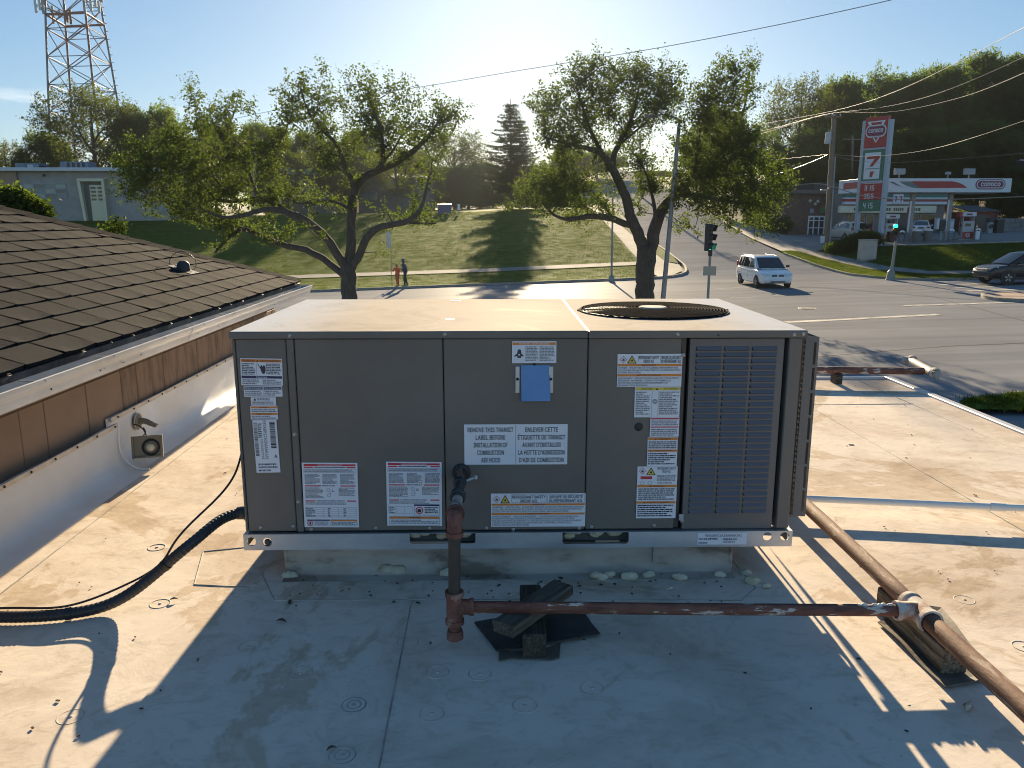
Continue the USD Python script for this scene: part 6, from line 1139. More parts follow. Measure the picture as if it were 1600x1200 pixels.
# fuel pumps
def pump(px, lab):
    y = CY + 1.2; g = on_ground(px, y); t = thing('fuel_pump', lab, 'fuel pump', g, 0, 'fuel pumps under the canopy')
    obj('island', cbox(-.9, .9, -.45, .45, 0, .14, .03), M_conc, t); obj('cabinet', cbox(-.50, .50, -.28, .28, .16, 1.62, .03), mat('pump_body', (.34, .36, .37), .4), t); obj('base_panel', cbox(-.48, .48, -.292, -.282, .18, .72, .01), mat('pump_red', (.30, .03, .035), .4), t)
    obj('posts', MB().add(cbox(-.5, -.42, -.2, .2, 1.62, 2.0, .01), cbox(.42, .5, -.2, .2, 1.62, 2.0, .01)), M_steel, t); obj('top_sign', cbox(-.60, .60, -.26, .26, 2.0, 2.36, .03), M_canw, t); obj('sign_badge', cbox(-.25, .25, -.272, -.262, 2.1, 2.24, .004), M_cmar, t)
    obj('red_end', cbox(-.86, -.602, -.28, .28, 1.95, 2.40, .03), M_cred, t)
    m = trimesh.util.concatenate([trimesh.creation.torus(.16, .025, 20, 6), xf(trimesh.creation.box([.22, .05, .03]))]); m.apply_transform(trimesh.transformations.rotation_matrix(math.pi / 2, [1, 0, 0])); obj('emblem', xf(m, 0, (0, -.295, .45)), M_canw, t)
    obj('screen', cbox(-.3, .18, -.296, -.282, 1.18, 1.42, .004), M_glass, t)
    for s in (-1, 1):
        nz = obj('nozzle', hull([(s * .54, -.12, 1.2), (s * .62, -.12, 1.2), (s * .54, .1, 1.1), (s * .62, .1, 1.1), (s * .58, -.2, 1.42)]), M_trim, t); obj('hose', tube(smooth_path([(s * .58, 0, 1.15), (s * .72, -.02, .7), (s * .62, -.02, .45), (s * .55, 0, 1.0), (s * .52, 0, 1.7)], 18), .025, 6), M_trim, nz, smooth=True)
    return t
pump(1387, 'left fuel pump with red base panel partly behind the far signal'); pump(1505, 'right fuel pump with red base panel under the canopy end')
M_drum = mat('bin_dark', (.10, .10, .095), .6)
for k, (px, lab) in enumerate([(1429, 'dark refuse drum with pale rim, left one of the pair between the pumps'), (1446, 'dark refuse drum with pale rim, right one of the pair between the pumps')]):
    g = on_ground(px, CY + .2); t = thing('refuse_drum', lab, 'bin', g); obj('drum', lathe([(0, .02), (.33, .02), (.36, .5), (.34, .98), (0, .98)], 18), M_drum, t, smooth=35); obj('rim', lathe([(.345, .94), (.375, .95), (.375, 1.04), (.2, 1.10), (0, 1.11)], 18), M_white, t, smooth=35)
for k, (px, lab) in enumerate([(1406, 'white-topped bollard beside the left fuel pump'), (1483, 'white-topped bollard in the middle of the forecourt'), (1523.5, 'white-topped bollard with a pale panel right of the right fuel pump')]):
    g = on_ground(px, CY + .5); t = thing('guard_hoop', lab, 'bollard', g); obj('hoop', tube(smooth_path([(-.26, 0, 0), (-.27, 0, .55), (-.18, 0, .88), (0, 0, .96), (.18, 0, .88), (.27, 0, .55), (.26, 0, 0)], 26), .065, 10), M_drum, t, smooth=True); obj('top_band', tube(smooth_path([(-.19, 0, .87), (0, 0, .965), (.19, 0, .87)], 12), .072, 10), M_white, t, smooth=True)
    if k == 2: obj('panel', cbox(-.2, .2, -.03, .03, .08, .80, .02), M_canw, t)
g = on_ground(1466, CY + 1.0); t = thing('pay_kiosk', 'black service box standing by the right canopy column', 'kiosk', g); obj('box', cbox(-.3, .25, -.25, .25, .9, 1.75, .04), M_trim, t); obj('post', cbox(-.08, .08, -.08, .08, 0, .9, .01), M_steel, t); obj('lid', cbox(-.52, -.31, -.22, .22, 1.0, 1.9, .03), M_canw, t)
# shop
SY = 80.0
def zat(py, y=SY): return wz(1400, py, y)[2]
shop = thing('petrol_shop', 'low convenience shop with striped fascia and cream sign band behind the pumps', 'shop')
x0, x1 = wz(1318, 330, SY)[0], wz(1477, 330, SY)[0]; gz = float(T((x0 + x1) / 2, SY))
M_shopw = mat('shop_wall', (.20, .17, .15), .8); obj('wall', box(x0, x1, SY + .2, SY + 9, gz - .5, zat(301)), M_shopw, shop)
for nm, m_, r0, r1 in (('fascia_green', M_dgreen, 302.5, 308.5), ('fascia_white', M_canw, 308.7, 311), ('fascia_red', M_cred, 311.2, 315.0), ('fascia_white', M_canw, 315.2, 319.5)):
    obj(nm, cbox(x0 - .15, x1, SY - .45, SY + .19, zat(r1), zat(r0), .01), m_, shop)
c0_, c1_ = wz(1395, 315, SY - .5), wz(1412, 306, SY - .5); sg = obj('logo_panel', cbox(c0_[0], c1_[0], SY - .52, SY - .451, zat(318.5), zat(303), .01), M_canw, shop)
for px in (1397.5, 1405.5):
    pp = Polygon([(wz(px + u, v, SY - .53)[0], wz(px + u, v, SY - .53)[2]) for u, v in ((0, 306.5), (4.6, 306.5), (4.6, 308), (2.6, 315.5), (1.2, 315.5), (2.8, 308.6), (0, 308.6))]); obj('numeral', upright(extrude(pp, .01), SY - .522), M_cred, sg)
sb0, sb1 = wz(1312, 328, SY - .3)[0], wz(1463, 328, SY - .3)[0]; band = obj('sign_band', cbox(sb0, sb1, SY - .32, SY + .15, zat(332.5), zat(321.5), .02), M_cream, shop)
m = MB()
for (pa, pb_) in ((1334, 1342), (1352, 1366), (1381, 1392), (1396, 1411), (1424, 1436)):
    q0, q1 = wz(pa, 328, SY - .3)[0], wz(pb_, 328, SY - .3)[0]; x = q0
    while x < q1: w = RNG.uniform(.1, .22); m.add(box(x, x + w, SY - .33, SY - .321, zat(329.6), zat(325.0))); x += w + .07
obj('worn_lettering', m, mat('letter_brown', (.12, .10, .07), .6), band)
M_pane = pane_mat('shop_pane', (.5, .52, .52)); M_int = mat('shop_inside', (.10, .09, .075), .8)
for k, (pa, pb_) in enumerate([(1325, 1338), (1339.5, 1352), (1354, 1366), (1380, 1394), (1421, 1436), (1438, 1462)]):
    q0, q1 = wz(pa, 345, SY)[0], wz(pb_, 345, SY)[0]; w = obj('window', MB().add(cbox(q0, q1, SY + .12, SY + .2, zat(335.5), zat(334), .005), cbox(q0, q0 + .07, SY + .12, SY + .2, gz + .3, zat(335.5), .005), cbox(q1 - .07, q1, SY + .12, SY + .2, gz + .3, zat(335.5), .005), cbox(q0, q1, SY + .12, SY + .2, gz + .2, gz + .3, .005)), M_steel, shop)
    obj('pane', box(q0 + .07, q1 - .07, SY + .15, SY + .16, gz + .3, zat(335.5)), M_pane, w); obj('poster', cbox(q0 + .15, q0 + .15 + .45 * (q1 - q0), SY + .17, SY + .178, gz + 1.1, zat(338), .002), mat('poster_' + 'abcdef'[k], [(.4, .4, .38), (.35, .1, .08), (.42, .4, .3), (.12, .25, .3), (.4, .42, .42), (.30, .33, .27)][k], .6), w)
obj('door', MB().add(cbox(wz(1396, 340, SY)[0], wz(1418, 340, SY)[0], SY + .1, SY + .16, gz, zat(335), .01)), mat('door_dark', (.04, .04, .04), .3), shop)
# brown brick annex left of the shop
M_brick = mat('annex_brick', (.15, .085, .065), .85, var=(.105, .06, .05), vscale=1.4, bump=.3, bscale=14)
an = thing('brick_annex', 'dark brown brick building with white glass doors left of the shop', 'building')
AY = 84.0; x0a, x1a = wz(1216, 330, AY)[0], wz(1319, 330, AY)[0]; gza = float(T(31, AY)); zta = wz(1260, 303, AY)[2]
obj('wall', box(x0a, x1a - .02, AY, AY + 12, gza - 1, zta), M_brick, an); obj('roof_edge', cbox(x0a - .5, x1a - .02, AY - .5, AY + 12, zta + .002, zta + .4, .03), mat('roof_edge_dark', (.10, .085, .075), .7), an); obj('upper_block', box(wz(1290, 300, AY)[0], x1a + 2, AY + 3, AY + 12, zta + .402, wz(1300, 291, AY)[2] + .5), mat('dark_siding', (.05, .04, .04), .7), an)
d0, d1 = wz(1263, 340, AY)[0], wz(1297, 340, AY)[0]; dz = wz(1270, 338, AY)[2]
dr = obj('glass_door', MB().add(*[cbox(d0 + (d1 - d0) * f - .06, d0 + (d1 - d0) * f + .06, AY - .08, AY - .002, gza, dz, .005) for f in (.02, .25, .5, .74, .98)], *[cbox(d0, d1, AY - .075, AY - .003, gza + h, gza + h + .09, .005) for h in (.02, .75, 1.5)], cbox(d0, d1, AY - .09, AY - .003, dz - .1, dz + .05, .005)), M_white, an)
obj('pane', box(d0 + .07, d1 - .07, AY - .03, AY - .02, gza + .1, dz - .11), mat('door_glass', (.03, .035, .04), .08, spec=.6), dr)
for (pa, pb_, ra, rb_, c) in [(1266, 1271, 326, 333, (.25, .3, .36)), (1282, 1288, 324, 333, (.06, .2, .08)), (1302, 1307, 329, 335, (.45, .42, .38)), (1308, 1312, 332, 338, (.4, .4, .4))]:
    q0, q1 = wz(pa, ra, AY), wz(pb_, rb_, AY); obj('notice_board', cbox(q0[0], q1[0], AY - .04, AY - .002, q1[2], q0[2], .004), mat(f'notice_{pa}', c, .5), an)
for px, py in ((1266, 314), (1278, 315), (1274, 319)): q = wz(px, py, AY - .2); obj('wall_lamp', hull([q + np.array(v) * .22 for v in ((-1, 0, 0), (1, 0, 0), (0, -1, .2), (0, 0, 1), (0, .9, 0), (0, -.3, -.8))]), mat('lamp_pale', (.5, .46, .38), .4), an)
# red shed, retaining wall, propane cage
RYd = 79.0; rs0, rs1 = wz(1514, 345, RYd)[0], wz(1556, 345, RYd)[0]; gzr = float(T(rs0, RYd)); rsd = thing('red_shed', 'low dark red lean-to beside the shop end', 'shed')
zt_r = wz(1530, 331, RYd)[2]; obj('wall', box(rs0, rs1, RYd, RYd + 4, gzr - .3, zt_r), mat('shed_red', (.17, .022, .02), .6), rsd); obj('roof', hull([(rs0 - .2, RYd - .3, zt_r + .002), (rs1 + .2, RYd - .3, zt_r + .002), (rs0 - .2, RYd + 4, zt_r + .7), (rs1 + .2, RYd + 4, zt_r + .7), (rs0 - .2, RYd - .3, zt_r + .1), (rs1 + .2, RYd - .3, zt_r + .1)]), mat('shed_roof', (.05, .045, .045), .7), rsd)
obj('doorway', cbox(rs0 + .7, rs0 + 1.9, RYd - .03, RYd - .002, gzr, zt_r - .3, .005), mat('door_dark', (.04, .04, .04), .3), rsd); obj('corner_post', cbox(rs1 - .02, rs1 + .1, RYd - .12, RYd - .004, gzr, zt_r, .01), M_brick, rsd)
rw0, rw1 = wz(1559, 350, 78)[0], wz(1690, 350, 78)[0]; rwz = wz(1570, 341, 78)[2]; rw = thing('retaining_wall', 'grey concrete block retaining wall at the foot of the wooded slope', 'wall')
hh = (rwz - (gzr - .3)) / 4
for r in range(4):
    x = rw0 - (r % 2) * .6
    while x < rw1: obj('concrete_block', cbox(max(x, rw0) + .01, min(x + 1.18, rw1), 78 + .03 * r, 78.6, gzr - .3 + r * hh, gzr - .3 + (r + 1) * hh - .012, .02), mat('block_grey', (.17, .17, .165), .9, var=(.12, .12, .12), vscale=1.5), rw); x += 1.2
g = on_ground(1541, 76.5); t = thing('air_machine', 'grey tyre air machine in front of the red shed', 'air machine', g); obj('body', cbox(-.22, .22, -.2, .2, .0, 1.1, .04), M_steel, t); obj('hose_reel', lathe([(.1, -.08), (.2, -.08), (.2, .08), (.1, .08)], 16, (0, -.28, .7), 'y'), M_trim, t); obj('head', cbox(-.3, .3, -.24, .24, 1.1, 1.5, .04), M_trim, t)
g = on_ground(1555, 76.5); t = thing('waste_bin', 'black square waste bin at the right end of the red shed', 'bin', g); obj('body', cbox(-.35, .35, -.3, .3, 0, 1.25, .03), M_trim, t); obj('lid', cbox(-.38, .38, -.33, .33, 1.252, 1.34, .03), M_drum, t)
g = on_ground(1521, 76); t = thing('traffic_cone', 'orange cone marker standing by the red shed door', 'cone', g); obj('cone', lathe([(0, 1.0), (.05, 1.0), (.16, .05), (.2, .04), (.2, 0)], 14), mat('cone_orange', (.55, .13, .03), .5), t, smooth=35); obj('band', lathe([(.075, .8), (.088, .7)], 14), M_white, t)
bs0, bs1 = wz(1475, 342, 79.0), wz(1486, 365, 79.0); t = thing('ice_cabinet', 'pale blue ice cabinet against the shop end wall', 'ice cabinet'); obj('cabinet', cbox(bs0[0], bs1[0], 78.6, 79.4, float(T(45, 79)), bs0[2], .03), mat('ice_blue', (.22, .33, .42), .4), t); obj('door', cbox(bs0[0] + .08, bs1[0] - .08, 78.57, 78.598, float(T(45, 79)) + .3, bs0[2] - .25, .01), M_canw, t)
rz0 = wz(1479.5, 327, 79); obj('round_sign', lathe([(0, .02), (.3, .02), (.32, 0)], 20, (rz0[0], 78.4, rz0[2]), 'y'), M_cred, t)
# price pylon, its faces turned towards the hill street
PYv = 62.0; pyl = thing('price_pylon', 'tall price sign pylon with red, green and white panels beside the hedge', 'sign')
pn = wz(1377, 300, PYv); far = np.array([-1.25, 2.1]); far = far / np.linalg.norm(far)          # along the face, near edge -> far edge
PWd = 1.85; pb0 = on_ground(1381, PYv); Nrm = np.array([-far[1], far[0]]); Nrm = -Nrm if Nrm @ [0, 1] > 0 else Nrm   # towards the viewer
def plate(u0, u1, z0, z1, d0, d1, m_, nm, parent, c=.006):      # box along the face: u from the near edge, d out of the face
    b = cbox(u0, u1, d0, d1, z0, z1, c); v = b.vertices.copy(); xy = pn[:2] + np.outer(v[:, 0], far) + np.outer(v[:, 1], Nrm); b.vertices = np.c_[xy, v[:, 2]]
    if far[0] * Nrm[1] - far[1] * Nrm[0] < 0: b.invert()
    return obj(nm, b, m_, parent)
zt_p = wz(1383, 180, PYv)[2]; zof = lambda py: wz(1383, py, PYv)[2]
M_post = mat('pylon_post', (.30, .34, .40), .4, metal=.3)
for u in (-.29, PWd + .02): plate(u, u + .27, pb0[2] - .2, zt_p - (.3 if u < 0 else .2), -.4, .0, M_post, 'post', pyl)
def pan(z1, z0, m_, nm): return plate(.0, PWd, zof(z0), zof(z1), -.36, .03, m_, nm, pyl)
p_r = pan(180, 229, M_cred, 'red_panel'); p_f = pan(229.5, 232.5, M_post, 'divider'); p_g = pan(233, 281, M_dgreen, 'green_panel'); p_f2 = pan(281.5, 285, M_post, 'divider'); p_p = pan(286, 312, M_cred, 'price_panel'); p_q = pan(312.3, 330, M_dgreen, 'price_panel')
def fpoly(P, m_, nm, parent, d=.035, th=.012):    # polygon drawn as (u seen from the left, z) on the face
    b = extrude(P, th); v = b.vertices.copy(); u = PWd - v[:, 0] * PWd / 2.25; xy = pn[:2] + np.outer(u, far) + np.outer(d + v[:, 2], Nrm); b.vertices = np.c_[xy, v[:, 1]]
    return obj(nm, b, m_, parent)
def ftext(s, x, z, h, w, m_, parent, nm='lettering', d=.036):
    b = text(s, h, True, w, 'c'); v = b.vertices.copy(); u = PWd - (v[:, 0] + x) * PWd / 2.25; xy = pn[:2] + np.outer(u, far) + np.outer(d + v[:, 2] * 30, Nrm); b.vertices = np.c_[xy, v[:, 1] + z]; return obj(nm, b, m_, parent)
z = zof
fpoly(Polygon([(.2, z(187)), (2.05, z(187)), (1.75, z(197)), (.5, z(197))]).difference(Polygon([(.55, z(189)), (1.78, z(189)), (1.55, z(195)), (.75, z(195))])), M_canw, 'white_chevron', p_r)
L_ = LineString([(.55, z(203)), (1.75, z(203))]); fpoly(L_.buffer(.46), M_canw, 'badge_rim', p_r); fpoly(L_.buffer(.36), M_cmar, 'badge', p_r, .048); ftext('conoco', 1.15, z(205), .34, 1.5, M_canw, p_r, d=.064)
fpoly(Polygon([(.75, z(210)), (1.7, z(210)), (1.225, z(222))]).difference(Polygon([(.95, z(211.5)), (1.5, z(211.5)), (1.225, z(218.5))])), M_canw, 'white_chevron', p_r)
fpoly(sbox(.25, z(279), 1.9, z(237)), M_canw, 'white_field', p_g)
fpoly(Polygon([(.5, z(243)), (1.8, z(243)), (1.8, z(246)), (1.15, z(259)), (.8, z(259)), (1.3, z(247)), (.5, z(247))]), M_cred, 'numeral', p_g, .05); fpoly(sbox(.4, z(263), 1.85, z(262)), M_dgreen, 'rule', p_g, .05)
fpoly(Polygon([(.95, z(267)), (1.35, z(267)), (1.15, z(276)), (.9, z(276))]), M_cred, 'numeral', p_g, .05)
def digits(x, zc, h, figs, parent):
    for k, f in enumerate(figs):
        w = .26; X0 = x + k * .37; seg = {'t': sbox(X0, zc + h / 2 - .06, X0 + w, zc + h / 2), 'm': sbox(X0, zc - .03, X0 + w, zc + .03), 'b': sbox(X0, zc - h / 2, X0 + w, zc - h / 2 + .06), 'l': sbox(X0, zc, X0 + .07, zc + h / 2), 'r': sbox(X0 + w - .07, zc, X0 + w, zc + h / 2), 'q': sbox(X0, zc - h / 2, X0 + .07, zc), 's': sbox(X0 + w - .07, zc - h / 2, X0 + w, zc)}
        fpoly(shapely.union_all([seg[c] for c in {'3': 'tmbrs', '1': 'rs', '5': 'tmbls', '4': 'lmrs', '9': 'tlmrsb', '6': 'tlmqsb'}[f]]), M_canw, 'price_figure', parent)
digits(.5, z(293), .38, '315', p_p); digits(.5, z(306), .38, '365', p_p); digits(.5, z(321), .42, '415', p_q)
# blue house on the slope
BYh = 112.0; bh = thing('blue_house', 'dark blue house with white window frames among the trees on the right slope', 'house')
h0, h1 = wz(1566, 262, BYh), wz(1640, 262, BYh); gzb = float(T(h0[0], BYh)); M_blue = mat('blue_siding', (.018, .035, .085), .6)
obj('wall', box(h0[0], h1[0], BYh, BYh + 8, gzb - 1, wz(1580, 250, BYh)[2]), M_blue, bh); u0 = wz(1580, 240, BYh)[0]; obj('upper_storey', box(u0, h1[0], BYh + .3, BYh + 8, wz(1580, 250, BYh)[2] + .002, wz(1580, 229, BYh)[2]), M_blue, bh); obj('roof', hull([(u0 - .5, BYh - .2, wz(1580, 229, BYh)[2] + .002), (h1[0], BYh - .2, wz(1580, 229, BYh)[2] + .002), (u0 - .5, BYh + 8.4, wz(1580, 229, BYh)[2] + .002), (h1[0], BYh + 8.4, wz(1580, 229, BYh)[2] + .002), (u0 + 1, BYh + 4, wz(1580, 219, BYh)[2]), (h1[0], BYh + 4, wz(1580, 219, BYh)[2])]), mat('house_roof', (.05, .045, .045), .8), bh)
for (pa, pb_, ra, rb_, yy) in [(1578.5, 1588, 258, 276, BYh), (1585, 1593, 232, 245, BYh + .3), (1560, 1570, 262, 277, BYh)]:
    q0, q1 = wz(pa, ra, yy), wz(pb_, rb_, yy); yo = yy - .06 if pa > 1570 else BYh - .06
    if pa < 1570: q0[0] += 0.6; q1[0] += .6
    w = obj('window', MB().add(cbox(q0[0], q1[0], yo, yo + .058, q0[2] - .12, q0[2], .01), cbox(q0[0], q1[0], yo, yo + .058, q1[2], q1[2] + .12, .01), cbox(q0[0], q0[0] + .12, yo + .001, yo + .057, q1[2], q0[2], .01), cbox(q1[0] - .12, q1[0], yo + .001, yo + .057, q1[2], q0[2], .01), cbox((q0[0] + q1[0]) / 2 - .04, (q0[0] + q1[0]) / 2 + .04, yo + .01, yo + .05, q1[2], q0[2], .01)), M_white, bh); obj('pane', box(q0[0] + .1, q1[0] - .1, yo + .03, yo + .04, q1[2] + .1, q0[2] - .1), M_glass, w)
obj('trim_board', cbox(h0[0] - .3, h1[0], BYh - .12, BYh - .003, wz(1580, 250, BYh)[2] - .1, wz(1580, 250, BYh)[2] + .1, .01), M_white, bh)
# bins and sign by the school
g = on_ground(696, 90.5); t = thing('blue_dumpster', 'blue skip with a pale lid at the top edge of the lawn', 'dumpster', g); obj('body', hull([(-.72, -.5, .1), (.72, -.5, .1), (-.72, .5, .1), (.72, .5, .1), (-.8, -.62, 1.05), (.8, -.62, 1.05), (-.8, .6, 1.15), (.8, .6, 1.15)]), mat('skip_blue', (.03, .05, .15), .5), t); obj('lid', hull([(-.8, -.64, 1.06), (.8, -.64, 1.06), (-.8, .62, 1.16), (.8, .62, 1.16), (-.8, -.64, 1.12), (.8, -.64, 1.12), (-.8, .62, 1.22), (.8, .62, 1.22)]), mat('skip_lid', (.28, .29, .31), .5), t)
g = on_ground(718, 90.2); t = thing('small_sign', 'small white notice on a post right of the blue skip', 'sign', g); obj('post', cyl((0, 0, 0), (0, 0, .8), .035, n=8), M_steel, t); obj('board', cbox(-.14, .14, -.045, -.036, .5, 1.15, .004), M_white, t)
# ================================================================== school buildings, mast, people
SYc = 93.0
sch = thing('school_building', 'long low grey school block with a flat pale roof edge behind the left trees', 'building')
M_schw = mat('school_wall', (.29, .28, .265), .8, var=(.22, .215, .205), vscale=.9); M_schb = mat('school_brick', (.26, .19, .13), .85); M_roofe = mat('roof_edge_pale', (.45, .47, .50), .5); M_frame = mat('cream_paint', (.55, .52, .36), .6)
def X(px, y=SYc): return wz(px, 300, y)[0]
def Zr(py, y=SYc, px=100): return wz(px, py, y)[2]
xa, xb = X(-60), X(262); g0 = float(T(X(120), SYc)); rz_ = Zr(268)
obj('wall', box(X(31), xb, SYc, SYc + 14, g0 - 1.2, rz_), M_schw, sch); obj('brick_wall', box(xa, X(31) - .01, SYc - .25, SYc + 14, g0 - 1.2, rz_), M_schb, sch)
obj('roof_slab', cbox(xa, xb + .4, SYc - .9, SYc + 14.4, rz_ + .002, Zr(262.3), .03), M_roofe, sch)
def win_grid(pa, pb_, ra, rb_, nc, nr, y, parent):
    x0, x1, z0, z1 = X(pa), X(pb_), Zr(rb_), Zr(ra); f = MB()
    for k in range(nc + 1): x = x0 + (x1 - x0) * k / nc; f.add(cbox(x - .05, x + .05, y - .06, y - .003, z0, z1, .01))
    for k in range(nr + 1): z = z0 + (z1 - z0) * k / nr; f.add(cbox(x0, x1, y - .055, y - .004, z - .05, z + .05, .01))
    w = obj('window', f, mat('window_bar', (.20, .24, .27), .5), parent)
    for a in range(nc):
        for b in range(nr):
            obj('pane', box(x0 + (x1 - x0) * a / nc + .05, x0 + (x1 - x0) * (a + 1) / nc - .05, y - .03, y - .02, z0 + (z1 - z0) * b / nr + .05, z0 + (z1 - z0) * (b + 1) / nr - .05), LOOKS.get('pane_%d' % ((a + b * 2) % 3)) or mat('pane_%d' % ((a + b * 2) % 3), [(.10, .14, .16), (.20, .24, .24), (.06, .08, .09)][(a + b * 2) % 3], .12, spec=.6), w)
win_grid(37, 104, 287.5, 310, 4, 3, SYc, sch); win_grid(-30, 22, 290, 309, 3, 2, SYc - .25, sch)
dx0, dx1 = X(125), X(167); dzt = Zr(279)
obj('door_surround', MB().add(hull([(dx0, SYc - .5, dzt), (dx1, SYc - .5, dzt), (dx0, SYc - .01, dzt), (dx1, SYc - .01, dzt), (dx0, SYc - .5, dzt - .32), (dx1, SYc - .5, dzt - .32), (dx0, SYc - .01, dzt - .32), (dx1, SYc - .01, dzt - .32)]), hull([(dx0, SYc - .5, dzt - .33), (dx0 + .35, SYc - .5, dzt - .33), (dx0 + .4, SYc - .5, g0 - .4), (dx0 + .7, SYc - .5, g0 - .4), (dx0, SYc - .01, dzt - .33), (dx0 + .35, SYc - .01, dzt - .33), (dx0 + .4, SYc - .01, g0 - .4), (dx0 + .7, SYc - .01, g0 - .4)]), box(dx1 - .3, dx1, SYc - .5, SYc - .01, g0 - .4, dzt - .33)), M_frame, sch)
obj('door_recess', box(dx0 + .5, dx1 - .3, SYc - .02, SYc - .006, g0 - .4, dzt - .33), mat('recess_grey', (.10, .10, .09), .8), sch)
e0, e1 = X(141), X(163); dd = obj('double_door', cbox(e0, e1, SYc - .09, SYc - .03, g0 - .2, Zr(289), .01), M_frame, sch)
for a in range(2):
    for b in range(4): obj('pane', cbox(e0 + (e1 - e0) * (.07 + .5 * a), e0 + (e1 - e0) * (.43 + .5 * a), SYc - .1, SYc - .089, Zr(314 - 6 * b) + .05, Zr(310 - 6 * b), .004), M_glass, dd)
obj('wall_light', cbox(X(71), X(74), SYc - .3, SYc - .002, Zr(276), Zr(272), .03), M_trim, sch)
for (pa, pb_, r0, m_) in ((12, 50, 253, (.10, .15, .20)), (84, 128, 250.5, (.13, .18, .24)), (41, 50, 256.5, (.4, .42, .42))):
    obj('roof_equipment', cbox(X(pa), X(pb_), SYc + 2 + (pa == 41) * -1.2, SYc + 4, Zr(262.3) + .004, Zr(r0), .03), mat('equip_%d' % pa, m_, .5), sch)
for k in range(4): obj('equipment_grille', cbox(X(95 + 8 * k), X(99 + 8 * k), SYc + 1.96, SYc + 1.998, Zr(261.5), Zr(252), .01), M_trim, sch)
obj('antenna', cyl((X(34), SYc + 1.5, Zr(262)), (X(33.5), SYc + 1.5, Zr(246)), .03, n=6), M_trim, sch)
# beige block and grey block in the middle
SB = 115.0
b2 = thing('school_wing', 'beige school wing with a white roof band seen through the first tree', 'building')
Xb = lambda px: wz(px, 300, SB)[0]; Zb = lambda py: wz(500, py, SB)[2]; gb_ = float(T(Xb(500), SB))
obj('wall', box(Xb(412), Xb(548), SB, SB + 12, gb_ - 1, Zb(273)), mat('wing_beige', (.20, .155, .10), .8), b2); obj('roof_band', cbox(Xb(408), Xb(552), SB - .7, SB + 12.4, Zb(273) + .002, Zb(268.5), .03), M_roofe, b2)
obj('clerestory', cbox(Xb(416), Xb(518), SB + 1, SB + 9, Zb(268.5) + .002, Zb(261.5), .03), M_roofe, b2); obj('lower_wall', box(Xb(470), Xb(545), SB - .06, SB - .004, gb_, Zb(287)), mat('wing_grey', (.13, .135, .14), .8), b2)
obj('entrance', MB().add(cbox(Xb(437), Xb(440), SB - .3, SB - .01, gb_, Zb(302), .01), cbox(Xb(450), Xb(452), SB - .3, SB - .01, gb_, Zb(302), .01), *[cbox(Xb(440), Xb(450), SB - .2, SB - .1, Zb(306 + 5 * k) - .06, Zb(306 + 5 * k) + .06, .01) for k in range(4)]), M_white, b2)
ob = []
for (pa, pb_, ra, rb_) in ((525, 545, 292, 302), (562, 590, 300, 312)):
    obj('window', cbox(Xb(pa), Xb(pb_), SB - .12, SB - .062, Zb(rb_), Zb(ra), .01), mat('pane_0', (.10, .14, .16), .12), b2)
b3 = thing('grey_hall', 'plain grey hall behind the right branches of the first tree', 'building'); obj('wall', box(Xb(556), Xb(668), SB + 2, SB + 14, gb_ - 1, Zb(276)), mat('hall_grey', (.13, .135, .145), .8), b3); obj('roof', hull([(Xb(552), SB + 1.6, Zb(276) + .002), (Xb(672), SB + 1.6, Zb(276) + .002), (Xb(552), SB + 14, Zb(276) + .002), (Xb(672), SB + 14, Zb(276) + .002), (Xb(600), SB + 8, Zb(266)), (Xb(640), SB + 8, Zb(266))]), mat('hall_roof', (.22, .23, .25), .6), b3); obj('step', cbox(Xb(600), Xb(640), SB + 1.2, SB + 1.99, gb_, gb_ + .5, .02), M_conc, b3)

# lattice mast with antennas
TY = 125.0
mast = thing('lattice_mast', 'tall red and white lattice mast carrying panel antennas at the upper left', 'mast')
M_mast = mat('mast_steel', (.20, .20, .21), .5, metal=.3); M_mastr = mat('mast_red', (.22, .11, .10), .5)
legs_t = [at_y(71, 22, TY - 3.5), at_y(100, 8, TY + 3.5), at_y(134, 24, TY - 4.5), at_y(160, 24, TY + 2.5)]
legs_b = [at_y(78, 215, TY - 4.2), at_y(117, 235, TY + 4.2), at_y(158, 250, TY - 5.2), at_y(184, 160, TY + 3.0)]
LG = []
for k in range(4):
    a, b = legs_t[k], legs_b[k]; d = (b - a) / abs(b[2] - a[2]); gz_ = 1.2
    lo = a + d * (a[2] - gz_); hi = a - d * (40 - a[2]); LG.append((lo, hi)); obj('leg', cyl(lo, hi, .17, .15, 8), M_mast if k in (0, 3) else M_mastr, mast, smooth=40)
ord_ = [0, 2, 3, 1]; zz = np.linspace(1.5, 36, 10)
pz = lambda k, z: LG[k][0] + (LG[k][1] - LG[k][0]) * ((z - LG[k][0][2]) / (LG[k][1][2] - LG[k][0][2]))
for i_ in range(9):
    for q in range(4):
        a, b = ord_[q], ord_[(q + 1) % 4]; m_ = M_mastr if (i_ // 2) % 2 else M_mast
        obj('brace', cyl(pz(a, zz[i_]), pz(b, zz[i_ + 1]), .07, n=6), m_, mast); obj('brace', cyl(pz(b, zz[i_]), pz(a, zz[i_ + 1]), .07, n=6), m_, mast); obj('strut', cyl(pz(a, zz[i_ + 1]), pz(b, zz[i_ + 1]), .06, n=6), m_, mast)
    if i_ % 2: obj('strut', cyl(pz(0, zz[i_]), pz(3, zz[i_]), .05, n=6), M_mast, mast); obj('strut', cyl(pz(1, zz[i_]), pz(2, zz[i_]), .05, n=6), M_mast, mast)
for q, k in ((0, 0), (1, 3)): 
    for z in np.arange(4, 33, 1.1):
        if k == 3: obj('step_bolt', cyl(pz(k, z), pz(k, z) + [.5, 0, 0], .05, n=5), M_mast, mast)
